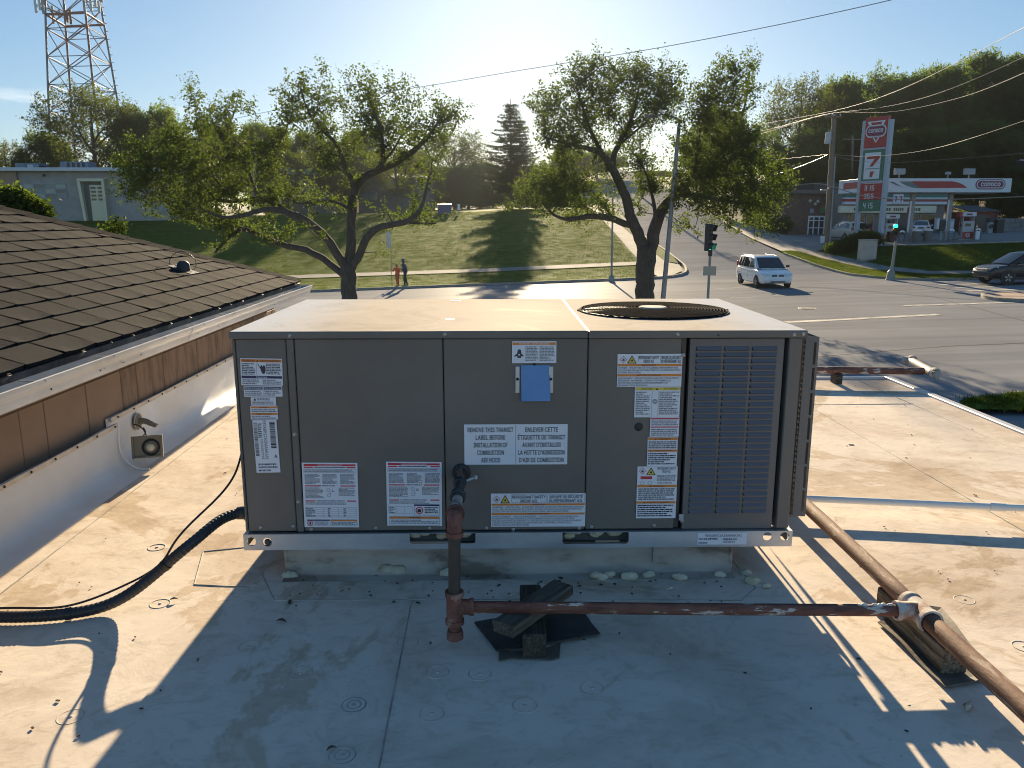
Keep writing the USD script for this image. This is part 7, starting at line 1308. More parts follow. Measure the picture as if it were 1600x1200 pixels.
obj('ring_girder', MB().add(*[cyl(pz(ord_[q], 30.2), pz(ord_[(q + 1) % 4], 30.2), .16, n=6) for q in range(4)]), M_mastr, mast)
for (px, r0, r1, dy, c) in [(54, -6, 20, -4, 0), (61, -4, 16, -4, 0), (66, 0, 22, -4, 1), (81, 9, 37, 3, 1), (92, 15, 28, 0, 1), (104, 16, 35, 2, 2), (109, 14, 38, 2, 2), (131, 0, 22, -5, 1), (141, -4, 18, -5, 0), (148, -8, 12, -5, 0), (154, 2, 20, -5, 0), (158, -10, 4, 2, 1)]:
    p0, p1 = at_y(px, r0, TY + dy), at_y(px, r1, TY + dy); obj('panel_antenna', cbox(p0[0] - .17, p0[0] + .17, TY + dy - .12, TY + dy + .12, p1[2], p0[2], .03), mat('antenna_%d' % c, [(.45, .5, .53), (.25, .27, .29), (.16, .10, .09)][c], .5), mast)
    k = min(range(4), key=lambda k: abs(pz(k, p1[2])[0] - p0[0])); obj('antenna_arm', cyl((p0[0], TY + dy + .1, (p0[2] + p1[2]) / 2), pz(k, (p0[2] + p1[2]) / 2), .06, n=5), M_mast, mast)

# people
import manifold3d as mf
def capsule_body(bones, res=.025):
    """bones: (p0, r0, p1, r1) -> one continuous smoothed surface"""
    def ball(p, r): return mf.Manifold.sphere(r, 18).translate(tuple(map(float, p)))
    parts = [mf.Manifold.batch_hull([ball(a, ra), ball(b, rb)]) for a, ra, b, rb in bones]
    m = mf.Manifold.batch_boolean(parts, mf.OpType.Add).refine_to_length(res * 1.6); me = m.to_mesh()
    t = trimesh.Trimesh(me.vert_properties[:, :3], me.tri_verts, process=True); trimesh.smoothing.filter_taubin(t, iterations=8); return t
M_skin = mat('skin', (.36, .20, .14), .55); M_hair = mat('hair_dark', (.018, .013, .010), .6)
def person(name, label, loc, rz, s, step, arms, top, trou, shoe, hood=False, lean=.06):
    """standing or stepping figure facing +x locally, height about 1.7 s"""
    t = thing(name, label, 'person', loc, rz); v = lambda *a: np.array(a) * s
    hip = v(0, 0, .90); nk = v(lean, 0, 1.42); hd = v(lean + .05, 0, 1.57)
    B = [(v(0, 0, .98), .135 * s, v(lean * .5, 0, 1.20), .125 * s), (v(lean * .5, 0, 1.2), .125 * s, v(lean, -.09, 1.33), .10 * s), (v(lean * .5, 0, 1.2), .125 * s, v(lean, .09, 1.33), .10 * s), (nk, .055 * s, hd, .05 * s)]
    H = [(hd + v(0, 0, 0), .085 * s, hd + v(-.01, 0, .05), .092 * s), (hd + v(.03, 0, -.05), .055 * s, hd + v(.02, 0, .0), .075 * s), (hd + v(.085, 0, -.01), .012 * s, hd + v(.10, 0, -.03), .016 * s)]
    legs, feet, ar, hands = [], [], [], []
    for sd in (-1, 1):
        st = step * sd; kn = v(st * .5 + .04, sd * .085, .50); an = v(st - .03, sd * .09, .10)
        legs += [(v(0, sd * .085, .92), .098 * s, kn, .062 * s), (kn, .062 * s, an, .042 * s)]; feet += [(an - v(.03, 0, .055), .038 * s, an + v(.15, 0, -.07), .030 * s)]
        el, wr_ = [v(*q) for q in arms[sd]]; ar += [(v(lean, sd * .17, 1.36), .06 * s, el, .046 * s), (el, .046 * s, wr_, .034 * s)]
        d = (wr_ - el) / np.linalg.norm(wr_ - el); u, w, _ = frame_of(d); palm = wr_ + d * .075 * s
        hands += [(wr_, .026 * s, palm, .03 * s)]
        for q in range(4):
            o = w * (q - 1.5) * .018 * s; k1 = palm + o + d * (.04 - .004 * abs(q - 1.5)) * s; hands += [(palm + o * .9, .011 * s, k1, .009 * s), (k1, .009 * s, k1 + (d * .6 + u * .8) * .035 * s, .008 * s)]
        hands += [(wr_ + d * .03 * s, .011 * s, wr_ + (d * .05 + w * .05) * s, .009 * s), (wr_ + (d * .05 + w * .05) * s, .009 * s, wr_ + (d * .085 + w * .048 + u * .02) * s, .008 * s)]
    body = obj('body', capsule_body(B[3:] + H + hands + legs + ar + B[:3], .02), M_skin, t, smooth=True)
    grow = lambda L, g: [(a, ra + g, b, rb + g) for a, ra, b, rb in L]
    obj('jacket', capsule_body(grow(B[:3] + ar, .014 * s) + [(v(0, 0, .90), .15 * s, v(0, 0, 1.0), .15 * s)]), top, t, smooth=True)
    obj('trousers', capsule_body(grow(legs, .012 * s) + [(v(0, -.05, .92), .12 * s, v(0, .05, .92), .12 * s)]), trou, t, smooth=True)
    for f in feet: obj('shoe', capsule_body(grow([f], .006 * s)), shoe, t, smooth=True)
    obj('hair' if not hood else 'hood', capsule_body([(hd + v(-.03, 0, .03), .088 * s, hd + v(-.02, 0, .07), .085 * s), (hd + v(-.05, 0, -.04), .06 * s, hd + v(-.04, 0, .04), .085 * s)] + ([(hd + v(-.05, 0, -.1), .09 * s, hd + v(-.01, 0, .06), .098 * s)] if hood else [])), top if hood else M_hair, t, smooth=True)
    for sd in (-1, 1):
        obj('ear', capsule_body([(hd + v(.0, sd * .088, .01), .014 * s, hd + v(-.005, sd * .09, -.03), .012 * s)], .01), M_skin, t, smooth=True); e = hd + v(.078, sd * .032, .015); obj('eye', trimesh.creation.icosphere(1, .011 * s).apply_translation(e), M_trim, t)
    obj('mouth', box(*(np.array([.078, .09]) * s + hd[0]), -.022 * s, .022 * s, hd[2] - .062 * s, hd[2] - .055 * s), mat('lips', (.22, .08, .07), .5), t)
    return t
M_navy = mat('jacket_navy', (.015, .035, .10), .7); M_jean = mat('trousers_dark', (.012, .018, .035), .8); M_org = mat('vest_orange', (.55, .10, .035), .7); M_orgt = mat('trousers_orange', (.42, .10, .045), .75); M_shoe = mat('shoe_pale', (.4, .38, .34), .6)
PYp = 52.3
def kerbtop(px): g = on_ground(px, PYp); g[2] += .12; return g
g1 = kerbtop(632.5); person('person', 'person in a navy blue jacket and dark trousers standing at the lawn kerb', g1, 200, 1.04, .10, {-1: [(.02, -.24, 1.10), (.16, -.16, .92)], 1: [(.04, .24, 1.10), (.22, .10, 1.06)]}, M_navy, M_jean, M_shoe, True, .10)
g2 = kerbtop(620); person('person', 'smaller person in orange trousers and vest holding a tall pole at the lawn kerb', g2, 250, .86, .08, {-1: [(.10, -.30, 1.16), (.28, -.30, 1.25)], 1: [(.05, .26, 1.10), (.20, .12, 1.0)]}, M_org, M_orgt, M_shoe, False, .05)
ca, sa = math.cos(math.radians(250)), math.sin(math.radians(250)); hx, hy, hz = np.array([.355, -.30, 1.27]) * .86; pp = g2 + [hx * ca - hy * sa, hx * sa + hy * ca, 0]
fpz = at_y(618, 358, PYp)[2]; fpole = thing('flag_pole', 'thin upright pole with a hanging pale cloth held by the smaller person', 'pole'); obj('shaft', cyl(pp + [0, 0, .01], (pp[0], pp[1], fpz), .022, .016, 8), M_steel, fpole, smooth=40)
n = 7; V = []
for i_, z in enumerate(np.linspace(fpz - .05, fpz - 1.15, n)):
    for k, w in enumerate(np.linspace(0, .30 - .1 * i_ / n, 6)): V.append((pp[0] - .02 - w * (1 if k else 1) * .9, pp[1] + .05 * math.sin(k * 1.7 + i_ * .5), z - .05 * k * .5))
f = [[a * 6 + b, a * 6 + b + 1, (a + 1) * 6 + b + 1] for a in range(n - 1) for b in range(5)] + [[a * 6 + b, (a + 1) * 6 + b + 1, (a + 1) * 6 + b] for a in range(n - 1) for b in range(5)]
obj('cloth', trimesh.Trimesh(V, f, process=False), mat('cloth_white', (.55, .56, .58), .8), fpole)
# ================================================================== trees and plants
M_bark = mat('bark', (.045, .036, .028), .95, var=(.085, .07, .055), vscale=6, stretch=(2.5, 2.5, .5), bump=.7, bscale=16, bdist=.03)
LF = {'elm': leaf_mat('leaf_elm', (.046, .072, .021), (.080, .110, .034), .48), 'oak': leaf_mat('leaf_oak', (.056, .094, .030), (.100, .145, .046), .54), 'light': leaf_mat('leaf_light', (.048, .066, .018), (.09, .105, .034), .5), 'pine': leaf_mat('leaf_pine', (.022, .034, .020), (.040, .054, .030), .25), 'hedge': leaf_mat('leaf_hedge', (.045, .075, .014), (.085, .125, .024), .5), 'yellow': leaf_mat('leaf_yellow', (.07, .08, .012), (.12, .12, .025), .5)}
def leaves(centers, n_per, spread, size, rng, up=.3, aspect=.62):
    """leaf-shaped folded quads scattered round the tuft centres"""
    C = np.repeat(np.asarray(centers, float), n_per, 0); N = len(C)
    P = C + rng.normal(0, 1, (N, 3)) * np.asarray(spread) * [1, 1, .8]
    a = rng.normal(0, 1, (N, 3)); a[:, 2] *= .7; a /= np.linalg.norm(a, axis=1, keepdims=True)
    nrm = rng.normal(0, 1, (N, 3)); nrm[:, 2] += up * 2; b = np.cross(nrm, a); b /= np.maximum(np.linalg.norm(b, axis=1, keepdims=True), 1e-6); c = np.cross(a, b)
    L = size * rng.uniform(.55, 1.5, (N, 1)); W = L * aspect * .5
    v = np.stack([P - a * L * .5, P + b * W + c * W * .35, P + a * L * .5, P - b * W + c * W * .35], 1).reshape(-1, 3)
    k = np.arange(N)[:, None] * 4; f = np.vstack([k + [0, 1, 2], k + [0, 2, 3]])
    return trimesh.Trimesh(v, f, process=False)
def limb(pts, rads, rng, n=5, wob=.02):
    P = np.asarray(pts, float); m = max(4, int(len(P) * 3)); Q = smooth_path(P, m) if len(P) > 2 else P[0] + (P[1] - P[0]) * np.linspace(0, 1, m)[:, None]
    r = np.interp(np.linspace(0, 1, m), np.linspace(0, 1, len(rads)), rads); Q[1:-1] += rng.normal(0, 1, (m - 2, 3)) * (r[1:-1, None] * wob * 4); return Q, r
def grow(name, label, limbs, blobs, leaf, size, per_m2, group=None, seed=1, twig=.018, tuft=.2, n_leaf=22, parent=None, sides=9, dens=1.0, sprig=.5, n_sp=4):
    """limbs: lists of (xyz, radius); blobs: (centre, radius). Twigs run from the nearest limb into each blob; leaves hang in tufts along them."""
    rng = np.random.default_rng(seed); wood = []; nodes, nr = [], []
    for L in limbs:
        Q, r = limb([p for p, _ in L], [q for _, q in L], rng); wood.append(tube(Q, r, sides if r.max() > .08 else 6)); nodes.append(Q); nr.append(r)
    ND, NR = np.vstack(nodes), np.concatenate(nr); tufts = []
    bl = sorted(blobs, key=lambda b: np.min(np.linalg.norm(ND - b[0], axis=1)))
    BC = np.array([b[0] for b in bl]); BR = np.array([b[1] for b in bl])
    for c, R in bl:
        c = np.asarray(c, float); i = int(np.argmin(np.linalg.norm(ND - c, axis=1) + .15 * np.maximum(0, ND[:, 2] - c[2]))); p = ND[i]; d = np.linalg.norm(c - p)
        if d > .12:
            mid = p * .5 + c * .5 + rng.normal(0, .10, 3) * d + [0, 0, .05 * d]; Q, r = limb([p, mid, c], [min(NR[i] * .7, .02 + .016 * d), twig * 1.0, twig * .6], rng, wob=.05); wood.append(tube(Q, r, 5, False)); ND = np.vstack([ND, Q]); NR = np.concatenate([NR, r])
        ov = np.clip(1 - np.linalg.norm(BC - c, axis=1) / (BR + R), 0, 1).sum() - 1; nt = max(3, int(per_m2 * (R / .55) ** 2 * dens / (1 + .26 * ov)))
        for _ in range(nt):
            q = rng.normal(0, 1, 3); q /= np.linalg.norm(q); q = c + q * R * rng.uniform(.1, 1.0) ** .5 * [1.12, 1.12, 1.0]
            d_ = (q - c) / max(R, .1) * .55 + rng.normal(0, .45, 3) + [0, 0, .5]; d_ /= np.linalg.norm(d_); ln = sprig * rng.uniform(.6, 1.4)
            for u_ in np.linspace(0, 1, n_sp): tufts.append(q + d_ * ln * u_ + rng.normal(0, .02, 3))
            if rng.random() < .6:
                a = c + (q - c) * rng.uniform(.0, .35); wood.append(tube([a, (a + q) / 2 + rng.normal(0, .06, 3) * R, q, q + d_ * ln], [twig * .55, twig * .4, twig * .25, twig * .1], 3, False))
    T_ = thing(name, label, 'tree', (0, 0, 0), 0, group) if parent is None else parent
    obj('trunk', trimesh.util.concatenate(wood), M_bark, T_, smooth=True)
    obj('crown', leaves(tufts, n_leaf, tuft, size, rng), LF[leaf], T_)
    return T_
def px_tree(name, label, y, limbs, blobs, leaf, size, per, seed, spread, **k):
    rng = np.random.default_rng(seed); m = mpp(y); out = []; depth = {}
    for li, L in enumerate(limbs):
        dy = k.get('dys', {}).get(li, 0.0); P = []
        for i, (px, py, r) in enumerate(L):
            f = i / max(1, len(L) - 1); P.append((at_y(px, py, y + dy * f), r * m))
        out.append(P if li == 0 else [(p, r * .84) for p, r in P])
    out[0][0] = (np.array([out[0][0][0][0], y, float(T(out[0][0][0][0], y)) - .1]), out[0][0][1])
    B = []
    for b in blobs:
        px, py, r = b[:3]; dy = b[3] if len(b) > 3 else rng.uniform(-1, 1) * spread
        B.append((at_y(px, py, y + dy), r * m * rng.uniform(.9, 1.15)))
        if r > 15: B.append((at_y(px + rng.uniform(-.6, .6) * r, py + rng.uniform(-.6, .6) * r, y + dy + rng.uniform(-1.4, 1.4)), r * m * .7))
    for P in limbs[1:]:
        for (xa, ya, ra), (xb, yb, rb_) in zip(P[:-1], P[1:]):
            if min(ra, rb_) < 5:
                for _ in range(int(math.hypot(xb - xa, yb - ya) / 16) + 1):
                    f = rng.random(); B.append((at_y(xa + (xb - xa) * f + rng.uniform(-7, 7), ya + (yb - ya) * f + rng.uniform(-9, 3), y + rng.uniform(-.5, .8) * spread * .6), rng.uniform(5, 10) * m))
    k.pop('dys', None); return grow(name, label, out, B, leaf, size, per, seed=seed, **k)
t1L = [[(545, 560, 15), (545, 470, 13), (545, 440, 12), (544, 412, 12)], [(545, 415, 10), (549, 366, 9), (551, 317, 8), (557, 291, 7.5), (577, 272, 7), (600, 262, 6.5), (632, 246, 5), (665, 217, 3), (697, 171, 1)], [(552, 305, 5), (545, 272, 4.5), (538, 258, 4), (525, 225, 3), (500, 200, 2.4), (480, 170, 1.8), (470, 138, .8)],
  [(600, 262, 5), (598, 230, 3.5), (595, 204, 3), (583, 171, 2), (570, 139, .8)], [(541, 420, 8), (530, 402, 8), (512, 376, 7.5), (486, 350, 7), (457, 335, 6.5), (424, 327, 5), (395, 332, 4), (353, 340, 3), (326, 330, 2)], [(457, 335, 5), (427, 317, 4.5), (408, 311, 4), (375, 314, 3.5), (336, 312, 3), (290, 300, 2), (245, 270, 1)],
  [(408, 311, 3), (395, 285, 2.6), (382, 252, 2.2), (362, 220, 1.6), (356, 171, .8)], [(540, 432, 7), (528, 422, 6.5), (502, 402, 6), (473, 389, 5.6), (440, 382, 5), (408, 368, 4.5), (372, 356, 4), (340, 350, 3), (300, 341, 2), (262, 322, 1)], [(376, 358, 3.5), (356, 373, 3), (336, 395, 2.4)], [(548, 424, 8), (556, 408, 7.5), (564, 392, 7), (574, 370, 6), (600, 353, 5.5), (632, 347, 5), (655, 330, 3), (665, 301, 2.2), (675, 265, 1)],
  [(640, 348, 2.5), (660, 349, 2), (682, 349, 1)], [(549, 330, 3), (530, 318, 2.6), (512, 314, 2.4), (480, 318, 1.5), (445, 305, .8)], [(427, 317, 2.5), (420, 280, 2), (430, 240, 1.6), (452, 190, 1), (458, 150, .5)], [(375, 314, 2.4), (330, 270, 2), (312, 220, 1.3), (305, 150, .5)], [(336, 312, 2.2), (300, 270, 1.6), (262, 235, 1)], [(577, 272, 3), (620, 225, 2), (640, 165, .6)]]
t1B = [(250, 250, 38), (218, 282, 30), (290, 232, 34), (300, 282, 40), (262, 310, 32), (330, 256, 30), (345, 300, 30), (310, 322, 26), (380, 292, 26), (226, 238, 24), (312, 198, 22), (350, 205, 20), (366, 232, 20), (307, 152, 9), (301, 147, 7), (312, 170, 9), (372, 146, 8), (352, 163, 13), (362, 180, 15), (388, 172, 9), (400, 186, 8), (345, 185, 12), (205, 262, 20), (238, 292, 26), (280, 260, 32), (275, 215, 16),
  (410, 242, 24), (425, 272, 22), (432, 215, 16), (456, 182, 22), (462, 150, 18), (470, 124, 9), (506, 125, 9), (496, 158, 20), (482, 202, 22), (500, 232, 18), (450, 232, 15), (440, 160, 10), (520, 140, 8), (540, 132, 9), (575, 138, 14), (560, 168, 24), (590, 168, 22), (570, 205, 24), (600, 195, 22), (620, 150, 15), (642, 160, 13), (650, 190, 20), (682, 158, 9), (690, 192, 22), (706, 178, 11), (662, 215, 16), (630, 225, 18), (612, 140, 11), (530, 200, 15), (546, 238, 20), (520, 262, 16), (715, 190, 8), (640, 255, 14), (610, 240, 14), (695, 215, 12), (562, 130, 8), (528, 160, 9),
  (470, 305, 14), (502, 310, 13), (440, 298, 14), (640, 350, 14), (662, 332, 12), (612, 358, 6), (592, 330, 8), (672, 292, 11), (682, 250, 14), (632, 282, 8), (588, 396, 4), (380, 350, 14), (410, 354, 10), (440, 365, 9), (500, 374, 7), (350, 343, 16), (320, 345, 12), (345, 384, 7), (280, 333, 16), (650, 345, 10), (625, 343, 8), (420, 380, 6), (455, 372, 6), (480, 355, 6), (298, 326, 14), (236, 318, 12)]
px_tree('broadleaf_tree', 'spreading tree with long low limbs in front of the lawn, left of centre', 31.0, t1L, t1B, 'elm', .090, 23, 4, 1.8, tuft=.085, n_leaf=6, n_sp=5, dys={4: -1.5, 5: 2, 7: 1.5, 9: -1.2, 1: 1, 13: 1.4})
t2L = [[(1007, 560, 19), (1007, 470, 15), (1008, 440, 14.5), (1010, 405, 15), (1011, 385, 15)], [(1005, 390, 11), (1001, 377, 10.5), (988, 346, 9), (974, 299, 8), (957, 264, 7.5), (941, 241, 6), (910, 230, 4), (880, 222, 2.5), (850, 215, 1)], [(957, 264, 6), (966, 226, 4.5), (984, 191, 3.5), (992, 167, 2.4), (1000, 125, .8)], [(941, 241, 4), (926, 210, 3), (910, 168, 2), (898, 118, .7)],
  [(1016, 390, 12), (1020, 377, 11.5), (1026, 345, 10), (1034, 328, 8.5), (1053, 307, 7), (1085, 276, 5.5), (1120, 245, 4), (1150, 205, 2.6), (1165, 160, 1.6), (1172, 115, .7)], [(1053, 307, 5), (1085, 305, 4), (1120, 312, 3.4), (1165, 318, 2.4), (1212, 330, 1)], [(990, 352, 6.5), (972, 348, 6), (957, 342, 5.5), (922, 338, 4.5), (895, 342, 3), (850, 320, 1.6)], [(1085, 276, 3.5), (1140, 272, 3), (1190, 268, 2), (1225, 285, .8)], [(1085, 276, 3.5), (1090, 225, 2.6), (1100, 180, 2), (1120, 135, .8)], [(1026, 345, 4), (1018, 300, 3), (1005, 262, 2), (985, 235, .8)], [(966, 226, 2.5), (1010, 190, 2), (1045, 150, .8)], [(957, 342, 2.4), (925, 300, 2), (885, 280, 1.2), (845, 292, .6)]]
t2B = [(890, 108, 10), (900, 135, 17), (880, 170, 22), (850, 160, 13), (915, 120, 17), (940, 116, 18), (960, 140, 24), (990, 118, 20), (1010, 140, 22), (1040, 118, 14), (1060, 150, 17), (1020, 170, 22), (985, 172, 24), (950, 180, 24), (910, 190, 22), (870, 200, 20), (838, 170, 10), (850, 215, 18), (880, 236, 20), (900, 215, 18), (1000, 202, 18), (930, 160, 18), (1050, 182, 12), (1008, 108, 11), (965, 112, 12), (1062, 118, 8), (1040, 150, 16), (848, 190, 14),
  (980, 240, 16), (1000, 262, 18), (1010, 292, 18), (960, 292, 12), (930, 272, 14), (990, 312, 13), (1000, 332, 11), (820, 310, 18), (850, 300, 26), (880, 310, 24), (870, 280, 24), (900, 290, 20), (830, 290, 14), (910, 320, 16), (850, 325, 14), (900, 342, 9), (940, 320, 12), (806, 320, 9), (890, 262, 14), (932, 338, 8),
  (1100, 150, 18), (1120, 130, 19), (1150, 120, 19), (1174, 108, 10), (1092, 180, 20), (1120, 182, 24), (1150, 160, 22), (1110, 216, 24), (1142, 202, 24), (1080, 232, 24), (1110, 252, 28), (1150, 242, 26), (1182, 252, 21), (1070, 266, 22), (1060, 290, 20), (1100, 292, 27), (1140, 282, 27), (1180, 290, 24), (1212, 270, 17), (1202, 310, 20), (1222, 290, 14), (1160, 322, 24), (1120, 322, 22), (1190, 342, 16), (1142, 347, 13), (1212, 336, 11), (1092, 322, 18), (1050, 330, 10), (1072, 350, 10), (1060, 364, 5), (1085, 358, 6), (1112, 350, 8), (1170, 225, 18), (1130, 108, 9), (1180, 372, 6), (1200, 362, 9), (1150, 365, 6), (1075, 205, 13), (1182, 135, 8)]
px_tree('broadleaf_tree', 'broad leafy tree with a thick trunk standing before the hill street, right of centre', 35.5, t2L, t2B, 'elm', .098, 27, 6, 2.0, tuft=.095, n_leaf=6, n_sp=5, sprig=.55, dys={4: 1.5, 5: -2.0, 6: -1.5, 7: 2, 1: -.8, 11: 1.6})
# prototypes for the trees further off (unit: metres; crown about 5 m in radius, 11 m tall)
def proto(seed, leaf, size, n_blob, rx, h, base, per, tuft, n_leaf, airy=1.0):
    rng = np.random.default_rng(seed); limbs = [[((0, 0, -1.2), .30), ((.1, 0, h * .25), .24), ((rng.uniform(-.3, .3), rng.uniform(-.3, .3), h * .55), .15), ((rng.uniform(-.5, .5), rng.uniform(-.5, .5), h * .92), .04)]]
    for k in range(9):
        a = k * 2.4 + rng.uniform(-.4, .4); z0 = h * rng.uniform(.22, .6); R = rx * rng.uniform(.5, .85); limbs.append([((0.05, 0, z0), .11), ((math.cos(a) * R * .5, math.sin(a) * R * .5, z0 + h * .13), .07), ((math.cos(a) * R, math.sin(a) * R, z0 + h * rng.uniform(.18, .34)), .03)])
    B = []
    while len(B) < n_blob:
        q = rng.uniform(-1, 1, 3); d = np.linalg.norm(q)
        if d > 1 or d < .35: continue
        B.append((np.array([q[0] * rx, q[1] * rx, base + (h - base) * (q[2] + 1) / 2]) * [1 + rng.normal(0, .08), 1, 1], rng.uniform(.5, 1.15) * rx * .21))
    return limbs, B, leaf, size, per, tuft, n_leaf
PROT = {}
def first_tree(key, name, label, loc, rz, sc, group):
    args = PROTO[key]
    cls = stage.GetPrimAtPath('/World/' + name + '_shape')
    if not cls:
        stage.CreateClassPrim('/World/' + name + '_shape'); cls = stage.GetPrimAtPath('/World/' + name + '_shape')
        if key == 'spruce': make_spruce(cls)
        else: limbs, B, leaf, size, per, tuft, nl = args; grow(name, label, limbs, B, leaf, size, per, parent=cls, seed=hash_(key), tuft=tuft * .7, n_leaf=max(3, nl // 3), twig=.022, sides=7, sprig=.7, n_sp=4)
    x = copy_of(cls, name, label, 'tree', loc, rz, sc, group); return x
def hash_(s): return sum(ord(c) * (i + 1) for i, c in enumerate(s)) % 9973
PROTO = {'round': proto(21, 'oak', .24, 95, 5.0, 11.0, 2.2, 13, .26, 17), 'dense': proto(33, 'oak', .24, 130, 5.2, 12.5, 1.2, 14, .27, 17), 'airy': proto(45, 'light', .17, 70, 4.6, 11.5, 3.0, 9, .22, 13), 'slim': proto(57, 'oak', .22, 80, 3.2, 12.0, 1.8, 9, .24, 16), 'bush': proto(61, 'hedge', .22, 70, 3.8, 5.0, .1, 9, .25, 17), 'spruce': None}
def make_spruce(parent):
    rng = np.random.default_rng(77); h = 15.0; wood = [tube([(0, 0, -1), (.05, 0, 5), (0, 0, h)], [.22, .16, .03], 8)]; tf = []
    z = 3.0
    while z < h - .3:
        R = 4.4 * (1 - (z - 2.0) / (h - 1.6)) ** .8 * rng.uniform(.65, 1.1) + .15; n = rng.integers(4, 7); a0 = rng.uniform(0, 6.3)
        for k in range(n):
            a = a0 + k * 6.283 / n + rng.uniform(-.3, .3); r = R * rng.uniform(.7, 1.1); d = np.array([math.cos(a), math.sin(a), 0]); P = [np.array([0, 0, z]), d * r * .5 + [0, 0, z - .08 * r], d * r + [0, 0, z - .02 * r]]
            wood.append(tube(P, [.035, .025, .008], 4, False))
            for f in np.linspace(.2, 1, max(3, int(r * 3.6))):
                c = P[0] + (P[2] - P[0]) * f + [0, 0, -.10 * r * math.sin(f * 3.1)]; s = np.array([-d[1], d[0], 0])
                for q in (-1, 0, 1): tf.append(c + s * q * .34 * (1.15 - f) * r * .5 + rng.normal(0, .05, 3) + [0, 0, -.06])
        z += rng.uniform(.32, .62)
    obj('trunk', trimesh.util.concatenate(wood), M_bark, parent, smooth=True)
    obj('crown', leaves(tf, 9, np.array([.17, .17, .09]), .26, rng, .8, .34), LF['pine'], parent)
NM = {'round': 'broadleaf_tree', 'dense': 'dense_tree', 'airy': 'airy_tree', 'slim': 'slim_tree', 'bush': 'shrub', 'spruce': 'spruce_tree'}
DIM = {'round': (5.0, 11.0), 'dense': (5.2, 12.5), 'airy': (4.6, 11.5), 'slim': (3.2, 12.0), 'bush': (3.8, 5.0), 'spruce': (4.4, 15.0)}
def put(key, px, top, half, y, rz, label, group=None):
    """tree whose crown reaches row `top` in column px with a half width of `half` px, standing at depth y"""
    g = on_ground(px, y); tp_ = at_y(px, top, y); R, H = DIM[key]; h = tp_[2] - g[2]; s = half * mpp(y) / (R * 1.02); return first_tree(key, NM[key], label, g, rz, (s, s, h / (H * 1.02)), group)
BG = 'trees along the skyline behind the school'; WD = 'trees of the wooded slope behind the filling station'
for a in [('airy', 163, 126, 72, 112, 10, 'tall airy tree just right of the lattice mast base, behind the school'), ('airy', 28, 216, 42, 118, 80, 'low airy tree left of the lattice mast behind the school roof'), ('round', 88, 212, 44, 120, 140, 'low dense tree under the lattice mast behind the school roof'), ('round', 262, 172, 62, 116, 30, 'dark tree on the skyline right of the tall airy tree'), ('round', 345, 196, 50, 118, 200, 'dark low tree behind the left limbs of the first tree'), ('dense', 425, 196, 46, 120, 75, 'dark round tree behind the beige school wing, left one'), ('dense', 497, 210, 46, 122, 120, 'dark round tree behind the beige school wing, right one'), ('round', 575, 204, 44, 120, 310, 'dark tree behind the plain grey hall'),
          ('round', 655, 236, 44, 140, 15, 'shaded tree left of the blue skip'), ('airy', 712, 198, 52, 136, 250, 'pale airy tree left of the spruce'), ('dense', 700, 262, 52, 133, 190, 'dark bushy tree right behind the blue skip'), ('dense', 752, 256, 50, 137, 290, 'dark bushy tree at the foot of the spruce, left side'), ('dense', 838, 262, 56, 139, 40, 'dark bushy tree at the foot of the spruce, right side'), ('round', 880, 232, 40, 142, 170, 'dark tree behind the lower left foliage of the second tree'), ('round', 930, 236, 44, 146, 220, 'dark tree behind the second tree fork'), ('bush', 790, 292, 60, 128, 20, 'dark shrub mass beyond the top edge of the lawn'), ('bush', 880, 296, 50, 130, 120, 'shrub by the sidewalk at the top of the lawn')]:
    put(*a[:6], a[6], None)
for a in [('bush', 655, 300, 40, 134, 60, 'dark bush behind the blue skip, leftmost of three'), ('bush', 735, 300, 44, 131, 200, 'dark bush behind the small white notice'), ('bush', 838, 300, 44, 133, 310, 'dark bush beyond the lawn below the spruce'), ('bush', 935, 290, 44, 136, 90, 'bush beyond the top of the hill street sidewalk'), ('dense', 1010, 268, 45, 168, 33, 'tree far up the hill street behind the second tree fork')]: put(*a)
for a in [('airy', 455, 232, 46, 107, 130, 'light tree in front of the beige school wing behind the first tree'), ('round', 540, 236, 36, 109, 60, 'dark tree between the beige school wing and the plain grey hall'), ('airy', 622, 226, 44, 110, 20, 'light tree in front of the plain grey hall')]: put(*a)
put('spruce', 798, 150, 58, 97, 0, 'tall dark spruce standing alone against the bright sky'); put('spruce', 812, 178, 44, 106, 70, 'smaller spruce close behind the tall one'); put('spruce', 880, 225, 50, 132, 140, 'low spruce right of the tall one, partly behind the second tree')
